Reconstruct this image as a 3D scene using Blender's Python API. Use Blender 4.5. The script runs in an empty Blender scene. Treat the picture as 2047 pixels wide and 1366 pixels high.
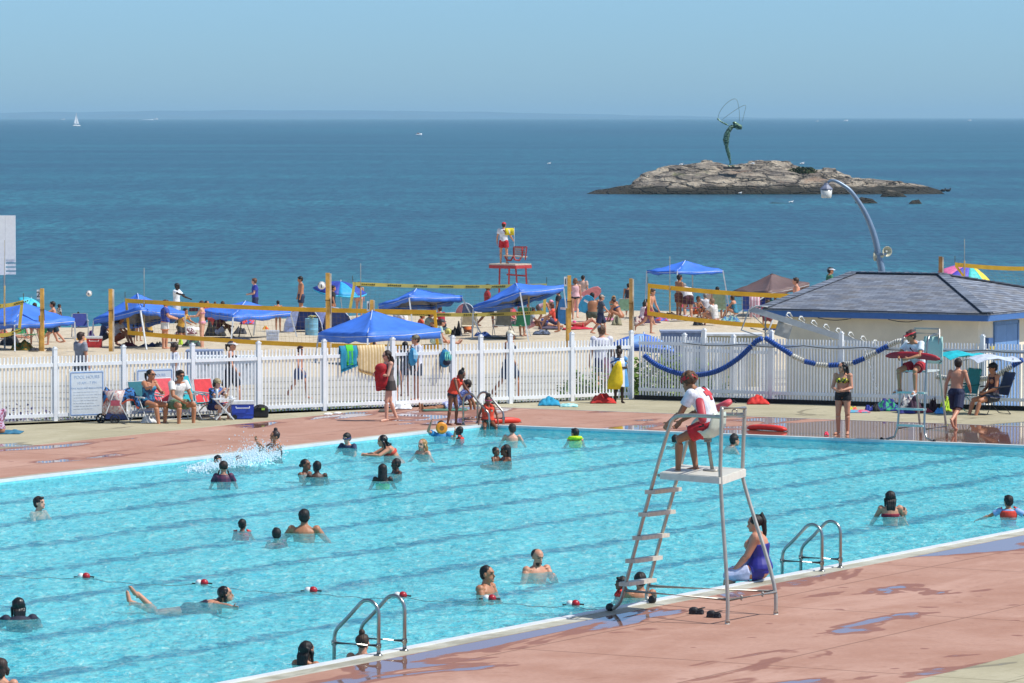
import bpy, bmesh, math, random
from math import sin, cos, pi, radians as R, sqrt
from mathutils import Vector as V, Matrix, noise as NZ

# ------------------------------------------------------------------ camera, world, sun, exposure
SC = bpy.context.scene
COL = SC.collection
FPX, CH, PITCH = 9200.0, 6.7, math.atan(449/9200.0)       # focal length in photo pixels, camera height above the deck
cam = bpy.data.cameras.new('camera'); co = bpy.data.objects.new('camera', cam); COL.objects.link(co)
cam.sensor_width = 36; cam.lens = FPX/2047*36; cam.clip_start = 1; cam.clip_end = 90000
co.location = (0, 0, CH); co.rotation_euler = (pi/2-PITCH, 0, 0)
SC.camera = co
SUN_AZ, SUN_EL = (0.974, -0.225), R(54)
w = bpy.data.worlds.new('World'); SC.world = w; w.use_nodes = True
nt = w.node_tree; nt.nodes.clear()
sky = nt.nodes.new('ShaderNodeTexSky'); sky.sky_type = 'NISHITA'; sky.sun_disc = False
sky.sun_elevation = SUN_EL; sky.sun_rotation = math.atan2(SUN_AZ[0], SUN_AZ[1])
sky.air_density = 1.0; sky.dust_density = 0.3; sky.ozone_density = 2.0; sky.altitude = 0
bg = nt.nodes.new('ShaderNodeBackground'); bg.inputs[1].default_value = 0.135
tint = nt.nodes.new('ShaderNodeMix'); tint.data_type = 'RGBA'; tint.blend_type = 'MULTIPLY'; tint.inputs[0].default_value = 1.0
tcw = nt.nodes.new('ShaderNodeTexCoord'); sxz = nt.nodes.new('ShaderNodeSeparateXYZ'); mrw = nt.nodes.new('ShaderNodeMapRange'); mrw.inputs[1].default_value = .02; mrw.inputs[2].default_value = .45
tmx = nt.nodes.new('ShaderNodeMix'); tmx.data_type = 'RGBA'; tmx.inputs[6].default_value = (.40, .69, 1.17, 1); tmx.inputs[7].default_value = (1.25, 1.12, 1.0, 1)   # hazy blue low down, paler overhead
nt.links.new(tcw.outputs['Generated'], sxz.inputs[0]); nt.links.new(sxz.outputs[2], mrw.inputs[0]); nt.links.new(mrw.outputs[0], tmx.inputs[0]); nt.links.new(tmx.outputs[2], tint.inputs[7])
wo = nt.nodes.new('ShaderNodeOutputWorld')
nt.links.new(sky.outputs[0], tint.inputs[6]); nt.links.new(tint.outputs[2], bg.inputs[0]); nt.links.new(bg.outputs[0], wo.inputs[0])
sl = bpy.data.lights.new('sun', 'SUN'); sl.energy = 4.6; sl.angle = R(0.5); sl.color = (1, 0.965, 0.91)
so = bpy.data.objects.new('sun', sl); COL.objects.link(so)
sd = V((SUN_AZ[0]*cos(SUN_EL), SUN_AZ[1]*cos(SUN_EL), sin(SUN_EL))).normalized()
so.rotation_euler = sd.to_track_quat('Z', 'Y').to_euler(); so.location = (20, 80, 60)
SC.view_settings.view_transform = 'Standard'; SC.view_settings.look = 'None'
SC.view_settings.exposure = 0.0; SC.view_settings.gamma = 1
SC.cycles.max_bounces = 8; SC.cycles.transparent_max_bounces = 8; SC.cycles.volume_bounces = 0
SC.cycles.caustics_reflective = False; SC.cycles.caustics_refractive = False
SC.cycles.use_denoising = True

# ------------------------------------------------------------------ where a thing seen in the photograph stands in the world
def ray(px, py):
    x = (px-1023.5)/FPX; y = -(py-683)/FPX
    return V((x, cos(PITCH)+y*sin(PITCH), -sin(PITCH)+y*cos(PITCH)))
def P(px, py, z=0.0):
    d = ray(px, py); t = (z-CH)/d.z
    return V((t*d.x, t*d.y, z))
def AT(px, py, Y):
    d = ray(px, py); t = Y/d.y
    return V((t*d.x, Y, CH+t*d.z))
def ppm(Y): return FPX/Y
def on_plane(px, py, a, b):
    """the point seen at (px, py) on the upright plane through a and b"""
    n = V((b[1]-a[1], a[0]-b[0], 0)); d = ray(px, py); o = V((0, 0, CH))
    t = (V((a[0], a[1], 0))-o).dot(n)/d.dot(n)
    return o+d*t
def lerp(a, b, t): return a+(b-a)*t
def gz(Y, X=0):
    """height of the ground behind the pool fence"""
    cr = 168 + 14*min(1, max(0, (X+16)/14.0))
    for (y0, z0), (y1, z1) in (((0, -.4), (128, -.4)), ((128, -.4), (150, -.85)), ((150, -.85), (cr, -1.0)), ((cr, -1.0), (cr+42, -3.6)), ((cr+42, -3.6), (900, -8))):
        if Y <= y1: return lerp(z0, z1, (Y-y0)/(y1-y0))
    return -8
def G(px, py):
    """the point of the beach seen at (px, py)"""
    d = ray(px, py); Y = 100.0
    while Y < 230:
        t = Y/d.y
        if CH+t*d.z <= gz(Y, t*d.x): break
        Y += 0.1
    return V((d.x*Y/d.y, Y, gz(Y, d.x*Y/d.y)))

# ------------------------------------------------------------------ materials
def lin(h):
    if isinstance(h, str):
        h = h.lstrip('#'); c = [int(h[i:i+2], 16)/255 for i in (0, 2, 4)]
        return tuple((x/12.92 if x <= .04045 else ((x+.055)/1.055)**2.4) for x in c)+(1,)
    return tuple(h)[:3]+(1,)
class NT:
    def __init__(s, m):
        m.use_nodes = True; s.t = m.node_tree; s.t.nodes.clear()
        s.out = s.n('ShaderNodeOutputMaterial'); s.b = s.n('ShaderNodeBsdfPrincipled'); s.l(s.b.outputs[0], s.out.inputs[0])
    def n(s, k, **kw):
        x = s.t.nodes.new(k)
        for a, v in kw.items(): setattr(x, a, v)
        return x
    def l(s, a, b): s.t.links.new(a, b)
    def put(s, sock, v):
        if hasattr(v, 'bl_idname') or hasattr(v, 'is_linked'): s.l(v, sock)
        else: sock.default_value = v
    def math(s, op, a, b=0.0, c=0.0, clamp=False):
        x = s.n('ShaderNodeMath', operation=op); x.use_clamp = clamp
        s.put(x.inputs[0], a); s.put(x.inputs[1], b); s.put(x.inputs[2], c); return x.outputs[0]
    def mix(s, f, a, b, mode='MIX'):
        x = s.n('ShaderNodeMix', data_type='RGBA', blend_type=mode)
        s.put(x.inputs[0], f); s.put(x.inputs[6], a); s.put(x.inputs[7], b); return x.outputs[2]
    def noise(s, vec, scale, detail=3, rough=.5, dist=0.0):
        x = s.n('ShaderNodeTexNoise'); x.inputs['Scale'].default_value = scale; x.inputs['Detail'].default_value = detail
        x.inputs['Roughness'].default_value = rough; x.inputs['Distortion'].default_value = dist
        if vec is not None: s.l(vec, x.inputs['Vector'])
        return x.outputs[0]
    def ramp(s, f, lo, hi, a=0.0, b=1.0, smooth=True):
        x = s.n('ShaderNodeMapRange'); x.interpolation_type = 'SMOOTHSTEP' if smooth else 'LINEAR'
        s.put(x.inputs[0], f); x.inputs[1].default_value = lo; x.inputs[2].default_value = hi; x.inputs[3].default_value = a; x.inputs[4].default_value = b
        return x.outputs[0]
    def coords(s, kind='Object', scale=(1, 1, 1)):
        tc = s.n('ShaderNodeTexCoord'); mp = s.n('ShaderNodeMapping'); mp.inputs['Scale'].default_value = scale
        s.l(tc.outputs[kind], mp.inputs[0]); return mp.outputs[0]
    def sep(s, v):
        x = s.n('ShaderNodeSeparateXYZ'); s.l(v, x.inputs[0]); return x.outputs
    def bump(s, h, strength=.3, dist=.02):
        x = s.n('ShaderNodeBump'); x.inputs['Strength'].default_value = strength; x.inputs['Distance'].default_value = dist
        s.l(h, x.inputs['Height']); s.l(x.outputs[0], s.b.inputs['Normal'])
_M = {}
def mat(col, rough=.6, metal=0.0, var=.12, scale=9.0, col2=None, pattern=None, bump=0.0, spec=None):
    key = (str(col), rough, metal, var, scale, str(col2), pattern, bump)
    if key in _M: return _M[key]
    m = bpy.data.materials.new('paint_'+str(col).strip('#').replace('(', '').replace(')', '').replace(' ', '')[:20]); k = NT(m)
    c = lin(col); v = k.coords()
    n = k.noise(v, scale, 4, .6)
    dark = tuple(x*(1-var*1.4) for x in c[:3])+(1,); lite = tuple(min(1, x*(1+var)) for x in c[:3])+(1,)
    base = k.mix(k.ramp(n, .3, .7), dark, lite)
    if pattern == 'blobs':
        base = k.mix(k.ramp(k.noise(v, scale*2.2, 1, .5), .5, .56), base, lin(col2))
    elif pattern == 'stripes':
        s = k.sep(v); t = k.math('FRACT', k.math('MULTIPLY', s[0], scale))
        base = k.mix(k.ramp(t, .48, .52), base, lin(col2))
    elif pattern == 'bands':
        s = k.sep(v); t = k.math('FRACT', k.math('MULTIPLY', s[2], scale))
        base = k.mix(k.ramp(t, .48, .52), base, lin(col2))
    elif pattern == 'check':
        s = k.sep(v); t = k.math('FRACT', k.math('MULTIPLY', s[0], scale)); t2 = k.math('FRACT', k.math('MULTIPLY', s[2], scale))
        f = k.math('MULTIPLY', k.math('ADD', k.ramp(t, .48, .52), k.ramp(t2, .48, .52)), .5)
        base = k.mix(f, base, lin(col2))
    k.l(base, k.b.inputs['Base Color']); k.b.inputs['Roughness'].default_value = rough; k.b.inputs['Metallic'].default_value = metal
    if bump: k.bump(k.noise(v, scale*4, 4, .6), bump, .01)
    _M[key] = m; return m

# ------------------------------------------------------------------ objects and mesh helpers
def tag(o, label, cat=None, group=None, kind=None):
    if label: o['label'] = label
    if cat: o['category'] = cat
    if group: o['group'] = group
    if kind: o['kind'] = kind
    return o
def empty(name, loc, rz=0.0, label=None, cat=None, group=None):
    o = bpy.data.objects.new(name, None); COL.objects.link(o); o.location = loc; o.rotation_euler = (0, 0, rz); o.empty_display_size = .2
    return tag(o, label, cat, group)
def link_mesh(name, me, m=None, parent=None, loc=None, rz=None):
    o = bpy.data.objects.new(name, me); COL.objects.link(o)
    if m is not None and not len(me.materials):
        for q in (m if isinstance(m, (list, tuple)) else [m]): me.materials.append(q)
    if parent: o.parent = parent
    if loc is not None: o.location = loc
    if rz is not None: o.rotation_euler = (0, 0, rz)
    return o
def frame(d):
    d = d.normalized(); u = V((0, 0, 1)) if abs(d.z) < .95 else V((0, 1, 0))
    x = d.cross(u).normalized(); y = x.cross(d).normalized(); return x, y
class MB:
    def __init__(s): s.v = []; s.f = []; s.mi = []; s.cur = 0
    def add(s, vs, fs):
        o = len(s.v); s.v += [tuple(q) for q in vs]; s.f += [tuple(i+o for i in f) for f in fs]; s.mi += [s.cur]*len(fs); return s
    def box(s, c, sz, rz=0.0, M=None):
        cx, cy, cz = c; a, b, d = sz[0]/2, sz[1]/2, sz[2]/2; vs = []
        for z in (-d, d):
            for x, y in ((-a, -b), (a, -b), (a, b), (-a, b)):
                vs.append(V((cx+x*cos(rz)-y*sin(rz), cy+x*sin(rz)+y*cos(rz), cz+z)))
        if M: vs = [M @ q for q in vs]
        return s.add(vs, [(0, 3, 2, 1), (4, 5, 6, 7), (0, 1, 5, 4), (1, 2, 6, 5), (2, 3, 7, 6), (3, 0, 4, 7)])
    def bar(s, p, q, wd, ht, up=None):
        p, q = V(p), V(q); d = (q-p).normalized(); u = V(up) if up else (V((0, 0, 1)) if abs(d.z) < .95 else V((0, 1, 0)))
        x = d.cross(u).normalized()*wd/2; y = x.cross(d).normalized()*ht/2
        vs = [a+sx*x+sy*y for a in (p, q) for sx, sy in ((-1, -1), (1, -1), (1, 1), (-1, 1))]
        return s.add(vs, [(0, 3, 2, 1), (4, 5, 6, 7), (0, 1, 5, 4), (1, 2, 6, 5), (2, 3, 7, 6), (3, 0, 4, 7)])
    def tube(s, pts, r, n=8, cap=True):
        pts = [V(p) for p in pts]; rs = r if isinstance(r, (list, tuple)) else [r]*len(pts); vs = []; px = None
        for i, p in enumerate(pts):
            d = (pts[min(i+1, len(pts)-1)]-pts[max(i-1, 0)]).normalized()
            if px is None: x, y = frame(d)
            else:
                x = px-d*px.dot(d)
                x = x.normalized() if x.length > 1e-6 else frame(d)[0]
                y = d.cross(x)
            px = x
            vs += [p+(x*cos(2*pi*k/n)+y*sin(2*pi*k/n))*rs[i] for k in range(n)]
        fs = [(i*n+k, i*n+(k+1) % n, (i+1)*n+(k+1) % n, (i+1)*n+k) for i in range(len(pts)-1) for k in range(n)]
        if cap: fs += [tuple(range(n-1, -1, -1)), tuple((len(pts)-1)*n+k for k in range(n))]
        return s.add(vs, fs)
    def sphere(s, c, r, n=10, m=6, M=None):
        r = r if isinstance(r, (tuple, list)) else (r, r, r); c = V(c)
        loc = [V((0, 0, r[2]))]+[V((r[0]*sin(pi*i/m)*cos(2*pi*k/n), r[1]*sin(pi*i/m)*sin(2*pi*k/n), r[2]*cos(pi*i/m))) for i in range(1, m) for k in range(n)]+[V((0, 0, -r[2]))]
        vs = [c+((M @ q) if M else q) for q in loc]; L = len(vs)-1
        fs = [(0, 1+k, 1+(k+1) % n) for k in range(n)]
        fs += [(1+i*n+k, 1+(i+1)*n+k, 1+(i+1)*n+(k+1) % n, 1+i*n+(k+1) % n) for i in range(m-2) for k in range(n)]
        fs += [(1+(m-2)*n+k, L, 1+(m-2)*n+(k+1) % n) for k in range(n)]
        return s.add(vs, fs)
    def lathe(s, c, prof, n=16, M=None):
        c = V(c); vs = []
        for r, z in prof: vs += [V((r*cos(2*pi*k/n), r*sin(2*pi*k/n), z)) for k in range(n)]
        vs = [c+((M @ q) if M else q) for q in vs]
        fs = [(i*n+k, i*n+(k+1) % n, (i+1)*n+(k+1) % n, (i+1)*n+k) for i in range(len(prof)-1) for k in range(n)]
        fs += [tuple(range(n-1, -1, -1)), tuple((len(prof)-1)*n+k for k in range(n))]
        return s.add(vs, fs)
    def prism(s, poly, z0, z1):
        n = len(poly); vs = [V((p[0], p[1], z0)) for p in poly]+[V((p[0], p[1], z1)) for p in poly]
        a = sum(poly[i][0]*poly[(i+1) % n][1]-poly[(i+1) % n][0]*poly[i][1] for i in range(n))
        fs = [tuple(range(n-1, -1, -1)), tuple(range(n, 2*n))]+[(i, (i+1) % n, n+(i+1) % n, n+i) for i in range(n)]
        if a < 0: fs = [tuple(reversed(f)) for f in fs]
        return s.add(vs, fs)
    def sheet(s, rows, th=0.012, closed=False):
        """a curved sheet through rows of points, given a real thickness"""
        m, n = len(rows), len(rows[0]); pt = [[V(p) for p in r] for r in rows]; top = []; bot = []
        for i in range(m):
            for j in range(n):
                a = pt[min(i+1, m-1)][j]-pt[max(i-1, 0)][j]; b = pt[i][min(j+1, n-1)]-pt[i][max(j-1, 0)]
                nn = a.cross(b); nn = nn.normalized() if nn.length > 1e-9 else V((0, 0, 1))
                top.append(pt[i][j]+nn*th/2); bot.append(pt[i][j]-nn*th/2)
        k = m*n; fs = []
        for i in range(m-1):
            for j in range(n-1):
                a, b, c, d = i*n+j, i*n+j+1, (i+1)*n+j+1, (i+1)*n+j
                fs += [(a, d, c, b), (k+a, k+b, k+c, k+d)]
        for j in range(n-1):
            a, b = j, j+1; fs.append((a, b, k+b, k+a)); a, b = (m-1)*n+j, (m-1)*n+j+1; fs.append((b, a, k+a, k+b))
        for i in range(m-1):
            a, b = i*n, (i+1)*n; fs.append((b, a, k+a, k+b)); a, b = i*n+n-1, (i+1)*n+n-1; fs.append((a, b, k+b, k+a))
        return s.add(top+bot, fs)
    def mesh(s, name, smooth=False):
        me = bpy.data.meshes.new(name); me.from_pydata(s.v, [], s.f); me.update()
        if any(s.mi): me.polygons.foreach_set('material_index', s.mi)
        if smooth: me.polygons.foreach_set('use_smooth', [True]*len(me.polygons))
        return me
    def build(s, name, m, parent=None, smooth=False, loc=None, rz=None):
        return link_mesh(name, s.mesh(name, smooth), m, parent, loc, rz)
def arc(c, r, a0, a1, ax, ay, n=8):
    return [V(c)+V(ax)*r*cos(lerp(a0, a1, i/n))+V(ay)*r*sin(lerp(a0, a1, i/n)) for i in range(n+1)]
def copy_tree(o, parent=None):
    c = o.copy(); COL.objects.link(c); c.parent = parent
    for ch in list(o.children): copy_tree(ch, c)
    return c
def letters(name, cu, parent, loc):
    t = bpy.data.objects.new('tmp', cu); COL.objects.link(t); dg = bpy.context.evaluated_depsgraph_get(); me = bpy.data.meshes.new_from_object(t.evaluated_get(dg)); me.name = name
    if not len(me.materials): me.materials.append(cu.materials[0])
    bpy.data.objects.remove(t); bpy.data.curves.remove(cu); o = link_mesh(name, me, None, parent); o.location = loc; o.rotation_euler = (pi/2, 0, 0); return o
# ------------------------------------------------------------------ the setting
U = V((.5, sqrt(3)/2, 0)); B = V((sqrt(3)/2, -.5, 0))          # along the pool, and across it from the far wall to the near wall
C0 = V((-.58, 99.81, 0)); PW, PL = 20.3, 52.0                     # far corner of the pool, its width and length
PR = -pi/6                                                        # pool frame: local x = across, local y = along
def pool(wd, ln, z=0.0): return C0+B*wd+U*ln+V((0, 0, z))
def local_pool(p): d = V(p)-C0; return d.dot(B), d.dot(U)

def sea_material():
    m = bpy.data.materials.new('sea_water'); k = NT(m); v = k.coords()
    big = k.noise(k.coords(scale=(.0045, .012, 1)), 1, 4, .6, .3)
    mid = k.noise(k.coords(scale=(1.7, .20, 1)), 1, 4, .7, .4); far = k.noise(k.coords(scale=(.35, .03, 1)), 1, 5, .72)
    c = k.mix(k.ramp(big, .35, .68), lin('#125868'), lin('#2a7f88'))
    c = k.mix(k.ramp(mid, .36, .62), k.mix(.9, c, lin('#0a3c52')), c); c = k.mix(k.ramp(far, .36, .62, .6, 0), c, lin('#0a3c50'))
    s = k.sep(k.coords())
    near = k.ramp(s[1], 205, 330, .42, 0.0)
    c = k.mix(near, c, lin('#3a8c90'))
    k.l(c, k.b.inputs['Base Color']); k.b.inputs['Roughness'].default_value = .32; k.b.inputs['IOR'].default_value = 1.33
    h = k.math('ADD', k.math('MULTIPLY', k.noise(k.coords(scale=(.35, .6, 1)), 1, 6, .62, .5), 1.0), k.math('MULTIPLY', k.noise(k.coords(scale=(.06, .16, 1)), 1, 3, .6), 1.6))
    k.bump(h, 1.0, .55)
    return m
def sea():
    b = MB(); ys = [150, 250, 400, 700, 1500, 4000, 10000, 27000, 60000]; vs = []; fs = []
    for y in ys: vs += [(-y*1.0-300, y, -3.0), (y*1.0+300, y, -3.0)]
    fs = [(2*i, 2*i+1, 2*i+3, 2*i+2) for i in range(len(ys)-1)]
    b.add(vs, fs); o = b.build('sea', sea_material()); tag(o, None, kind='structure')
sea()

def hills():
    b = MB(); prof = [(-9000, 20), (-200, 21), (0, 22), (200, 24), (420, 26.5), (700, 26), (900, 24), (1150, 19), (1400, 14), (1700, 9), (1950, 5), (2200, 2), (4000, 0)]
    Y = 30000; rows = []; n = 300
    for i in range(n+1):
        px = -1500+5200*i/n; h = 0
        for (x0, h0), (x1, h1) in zip(prof, prof[1:]):
            if x0 <= px <= x1: h = lerp(h0, h1, (px-x0)/(x1-x0))
        h = max(0, (h-9.5+1.6*NZ.noise(V((px*.012, 0, 0)))+.7*NZ.noise(V((px*.05, 3, 0)))))
        x = (px-1023.5)/FPX*Y; z = -3+h*Y/FPX
        rows.append([V((x, Y, -4)), V((x, Y+500, lerp(-3, z, .7))), V((x, Y+1500, z)), V((x, Y+4000, -4))])
    m, q = len(rows), 4
    b.add([p for r in rows for p in r], [(i*q+j, (i+1)*q+j, (i+1)*q+j+1, i*q+j+1) for i in range(m-1) for j in range(q-1)])
    tag(b.build('hills', mat('#1f5a7c', .9, scale=.003, var=.2), smooth=True), None, kind='structure')
hills()

def sand_material():
    m = bpy.data.materials.new('sand_and_promenade'); k = NT(m); v = k.coords(); s = k.sep(v)
    n1 = k.noise(k.coords(scale=(1, .45, 1)), 2.2, 6, .65); n2 = k.noise(v, .25, 3, .5)
    sand = k.mix(k.ramp(n1, .3, .7), lin('#b8a88e'), lin('#d0c2a8'))
    sand = k.mix(k.ramp(n2, .35, .7), sand, lin('#c8baa0'))
    wet = k.math('ADD', s[1], k.math('MULTIPLY', k.noise(v, .3, 3), 5))
    conc = k.mix(k.ramp(k.noise(v, 1.2, 5, .6), .3, .7), lin('#a39d8e'), lin('#b8b1a1'))
    # joints of the promenade slabs
    j = k.math('FRACT', k.math('DIVIDE', k.math('ADD', s[1], k.math('MULTIPLY', s[0], -.35)), 3.1))
    conc = k.mix(k.ramp(k.math('ABSOLUTE', k.math('SUBTRACT', j, .5)), .03, .055, 1, 0), conc, lin('#4f4b45'))
    edge = k.math('ADD', k.math('ADD', s[1], k.math('MULTIPLY', s[0], -.35)), k.math('MULTIPLY', k.noise(v, .5, 3), 2.5))
    c = k.mix(k.ramp(edge, 128.5, 129.2), conc, sand)
    k.l(c, k.b.inputs['Base Color']); k.b.inputs['Roughness'].default_value = .95
    k.bump(k.math('MULTIPLY', k.noise(v, 3.0, 5, .6), k.ramp(s[1], 128, 131)), .8, .12)
    return m
def land():
    xs = [-60+i*1.5 for i in range(91)]; ys = [0, 60, 84, 85.5, 92, 101, 104, 108, 112, 118, 124, 128]+[129+i*.9 for i in range(100)]; vs = []
    for y in ys:
        for x in xs:
            z = gz(y, x)
            if y < 85: z = -3.2
            if y > 130: z += .10*NZ.noise(V((x*.35, y*.25, 0)))+.05*NZ.noise(V((x*1.1, y*.8, 4)))
            vs.append((x, y, z))
    n = len(xs); fs = [(j*n+i, j*n+i+1, (j+1)*n+i+1, (j+1)*n+i) for j in range(len(ys)-1) for i in range(n-1)]
    b = MB(); b.add(vs, fs); tag(b.build('beach', sand_material(), smooth=True), None, kind='structure')
land()

def deck_material(red):
    m = bpy.data.materials.new('red_deck' if red else 'tan_deck'); k = NT(m); v = k.coords(); s = k.sep(v)
    n = k.noise(v, .6, 6, .65); n2 = k.noise(v, 14, 3, .6)
    a, b_ = (('#ab8270', '#bc9685') if red else ('#a79f84', '#b9b196'))
    c = k.mix(k.ramp(n, .3, .7), lin(a), lin(b_))
    c = k.mix(k.ramp(n2, .3, .75, 0, .22), c, lin('#87665a' if red else '#8e8770'))
    c = k.mix(k.ramp(k.noise(k.coords(scale=(.5, .16, 1)), 1, 6, .7, .6), .50, .68, 0, .45), c, lin('#cba797' if red else '#c6bfa6'))
    c = k.mix(k.ramp(k.noise(v, 2.7, 5, .7, .5), .58, .70, 0, .35), c, lin('#8b6757' if red else '#857e66'))
    # joints between the slabs
    def joint(axis, step, off, wd):
        f = k.math('FRACT', k.math('DIVIDE', k.math('ADD', s[axis], off), step)); d = k.math('MULTIPLY', k.math('ABSOLUTE', k.math('SUBTRACT', f, .5)), step)
        return k.ramp(d, wd*.5, wd, 1, 0)
    jn = k.math('MAXIMUM', joint(0, 3.35, .15, .022), joint(1, 6.1, 2.5, .03))
    c = k.mix(k.math('MULTIPLY', jn, .55), c, lin('#5d463b' if red else '#6c6552'))
    # water standing and drying on the deck
    warp = k.noise(v, .9, 4, .6)
    w1 = k.noise(k.coords(scale=(.55, .22, 1)), 1, 4, .55, .8)
    endpos = k.ramp(s[1], -1.5, .5); right = k.ramp(s[0], 1.0, 6.5)
    if red:
        far = k.math('MULTIPLY', endpos, k.ramp(s[0], .5, 9, .015, .30))                    # soaked deck at the far end
        near = k.math('MULTIPLY', k.ramp(s[0], PW, PW+.3), k.math('ADD', k.ramp(s[0], PW+2.6, PW+.4, 0, .07), -.02))
        left = k.math('MULTIPLY', k.ramp(s[0], .2, -.2), k.ramp(s[1], -16, -4, -.03, .012))
        bias = k.math('ADD', k.math('ADD', far, near), left)
    else:
        bias = k.math('MULTIPLY', endpos, k.math('MULTIPLY', k.ramp(s[0], 8, 10.5), .22))
        bias = k.math('ADD', bias, -.03)
    wv = k.math('ADD', k.math('ADD', w1, bias), k.math('MULTIPLY', k.math('SUBTRACT', warp, .5), .10))
    damp = k.ramp(wv, .572, .590); pud = k.ramp(wv, .615, .640)
    sp = k.noise(v, 2.4, 1, .5); spot = k.ramp(sp, .725, .76); damp = k.math('MAXIMUM', damp, spot)
    c = k.mix(k.math('MULTIPLY', damp, .85), c, lin('#8f6253' if red else '#857d68'))
    c = k.mix(k.math('MULTIPLY', pud, .6), c, lin('#7a5448' if red else '#6b6553'))
    k.l(c, k.b.inputs['Base Color']); k.b.inputs['IOR'].default_value = 1.34
    k.l(k.math('SUBTRACT', k.math('SUBTRACT', .82, k.math('MULTIPLY', damp, .32)), k.math('MULTIPLY', pud, .47)), k.b.inputs['Roughness'])
    k.l(k.math('MULTIPLY', k.math('ADD', .12, k.math('MULTIPLY', pud, 1.0)), .5), k.b.inputs['Specular IOR Level'])
    hb = k.math('MULTIPLY', k.noise(v, 30, 3, .6), k.math('SUBTRACT', 1.0, pud)); k.bump(hb, .25, .006)
    return m
RED, TAN = deck_material(True), deck_material(False)
CW = .42                                                          # coping width
def slab(name, rect, m, z1=0.0, z0=-.35):
    x0, x1, y0, y1 = rect; b = MB(); b.prism([(x0, y0), (x1, y0), (x1, y1), (x0, y1)], z0, z1)
    return tag(b.build(name, m, loc=C0, rz=PR), None, kind='structure')
LS, ES, NS = 4.95, 5.55, 7.0
slab('deck', (-LS, -CW, -PL, ES), RED); slab('deck', (-CW, 46, CW, ES), RED); slab('deck', (PW+CW, PW+NS, -PL, CW), RED)
# tan concrete up to the fences
FL = V((-13.9, 98.97, 0)); FC = V((2.87, 109.4, 0)); FR = V((16.5, 102.4, 0))
def deckpoly(name, pts, m, z0=-.35, z1=0.0):
    q = [local_pool(p) for p in pts]; b = MB(); b.prism(q, z0, z1); return tag(b.build(name, m, loc=C0, rz=PR), None, kind='structure')
deckpoly('deck', [pool(-LS, -PL), pool(-LS, ES), V((FC.x, FC.y+.35, 0)), V((FL.x-6, FL.y+.35-3.7, 0)), pool(-30, -PL)], TAN)
deckpoly('deck', [pool(-LS, ES), pool(46, ES), pool(46, 12), V((FR.x, FR.y+.5, 0)), V((FC.x, FC.y+.35, 0))], TAN)
deckpoly('deck', [pool(PW+NS, -PL), pool(PW+NS+14, -PL), pool(PW+NS+14, CW), pool(PW+NS, CW)], TAN)
# white expansion strip between red and tan at the far end
b = MB(); b.box((14, ES, .003), (38, .09, .006)); tag(b.build('deck_seam', mat('#b9b4a8', .8), loc=C0, rz=PR), None, kind='structure')

def coping_material():
    m = bpy.data.materials.new('coping_stone'); k = NT(m); v = k.coords(); n = k.noise(v, 1.6, 5, .6)
    c = k.mix(k.ramp(n, .35, .65), lin('#a8a38c'), lin('#c2bfae')); s = k.sep(v)
    c = k.mix(k.ramp(k.noise(k.coords(scale=(1, .35, 1)), 1.1, 4, .7), .52, .60, 0, .55), c, lin('#8b8570'))
    k.l(c, k.b.inputs['Base Color']); k.b.inputs['Roughness'].default_value = .6; return m
cm = coping_material()
def ringbox(b, x0, x1, y0, y1, z0, z1): b.box(((x0+x1)/2, (y0+y1)/2, (z0+z1)/2), (x1-x0, y1-y0, z1-z0))
b = MB(); e = .13
ringbox(b, -CW, -e, -PL, CW, -.35, .004); ringbox(b, PW+e, PW+CW, -PL, CW, -.35, .004); ringbox(b, -e, PW+e, e, CW, -.35, .004)
ringbox(b, PW+CW, 46, .002, CW, -.35, .003)
tag(b.build('pool_coping', cm, loc=C0, rz=PR), None, kind='structure')
b = MB()                                                          # raised white gutter lip
ringbox(b, -e, .0, -PL, e, -.028, .02); ringbox(b, PW, PW+e, -PL, e, -.028, .02); ringbox(b, 0, PW, 0, e, -.028, .02)
tag(b.build('pool_edge', mat('#d9dcdc', .45, var=.06, scale=3), loc=C0, rz=PR), None, kind='structure')
b = MB(); ringbox(b, -e, -.003, -PL, e, -.30, -.028); ringbox(b, PW+.003, PW+e, -PL, e, -.30, -.028); ringbox(b, -.003, PW+.003, .003, e, -.30, -.028)
tag(b.build('pool_wall', mat('#7fd8e2', .4), loc=C0, rz=PR), None, kind='structure')
b = MB()                                                          # basin
ringbox(b, -.3, -.002, -PL, 0, -2.4, -.302); ringbox(b, PW+.002, PW+.3, -PL, 0, -2.4, -.302); ringbox(b, -.3, PW+.3, .002, .3, -2.4, -.302)
ringbox(b, -.3, PW+.3, -PL-.3, -PL, -2.4, -.05); ringbox(b, -.3, PW+.3, -PL-.3, .3, -2.6, -2.402)
tag(b.build('pool_basin', mat('#a9d4dc', .5), loc=C0, rz=PR), None, kind='structure')
WZ = -.065
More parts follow.
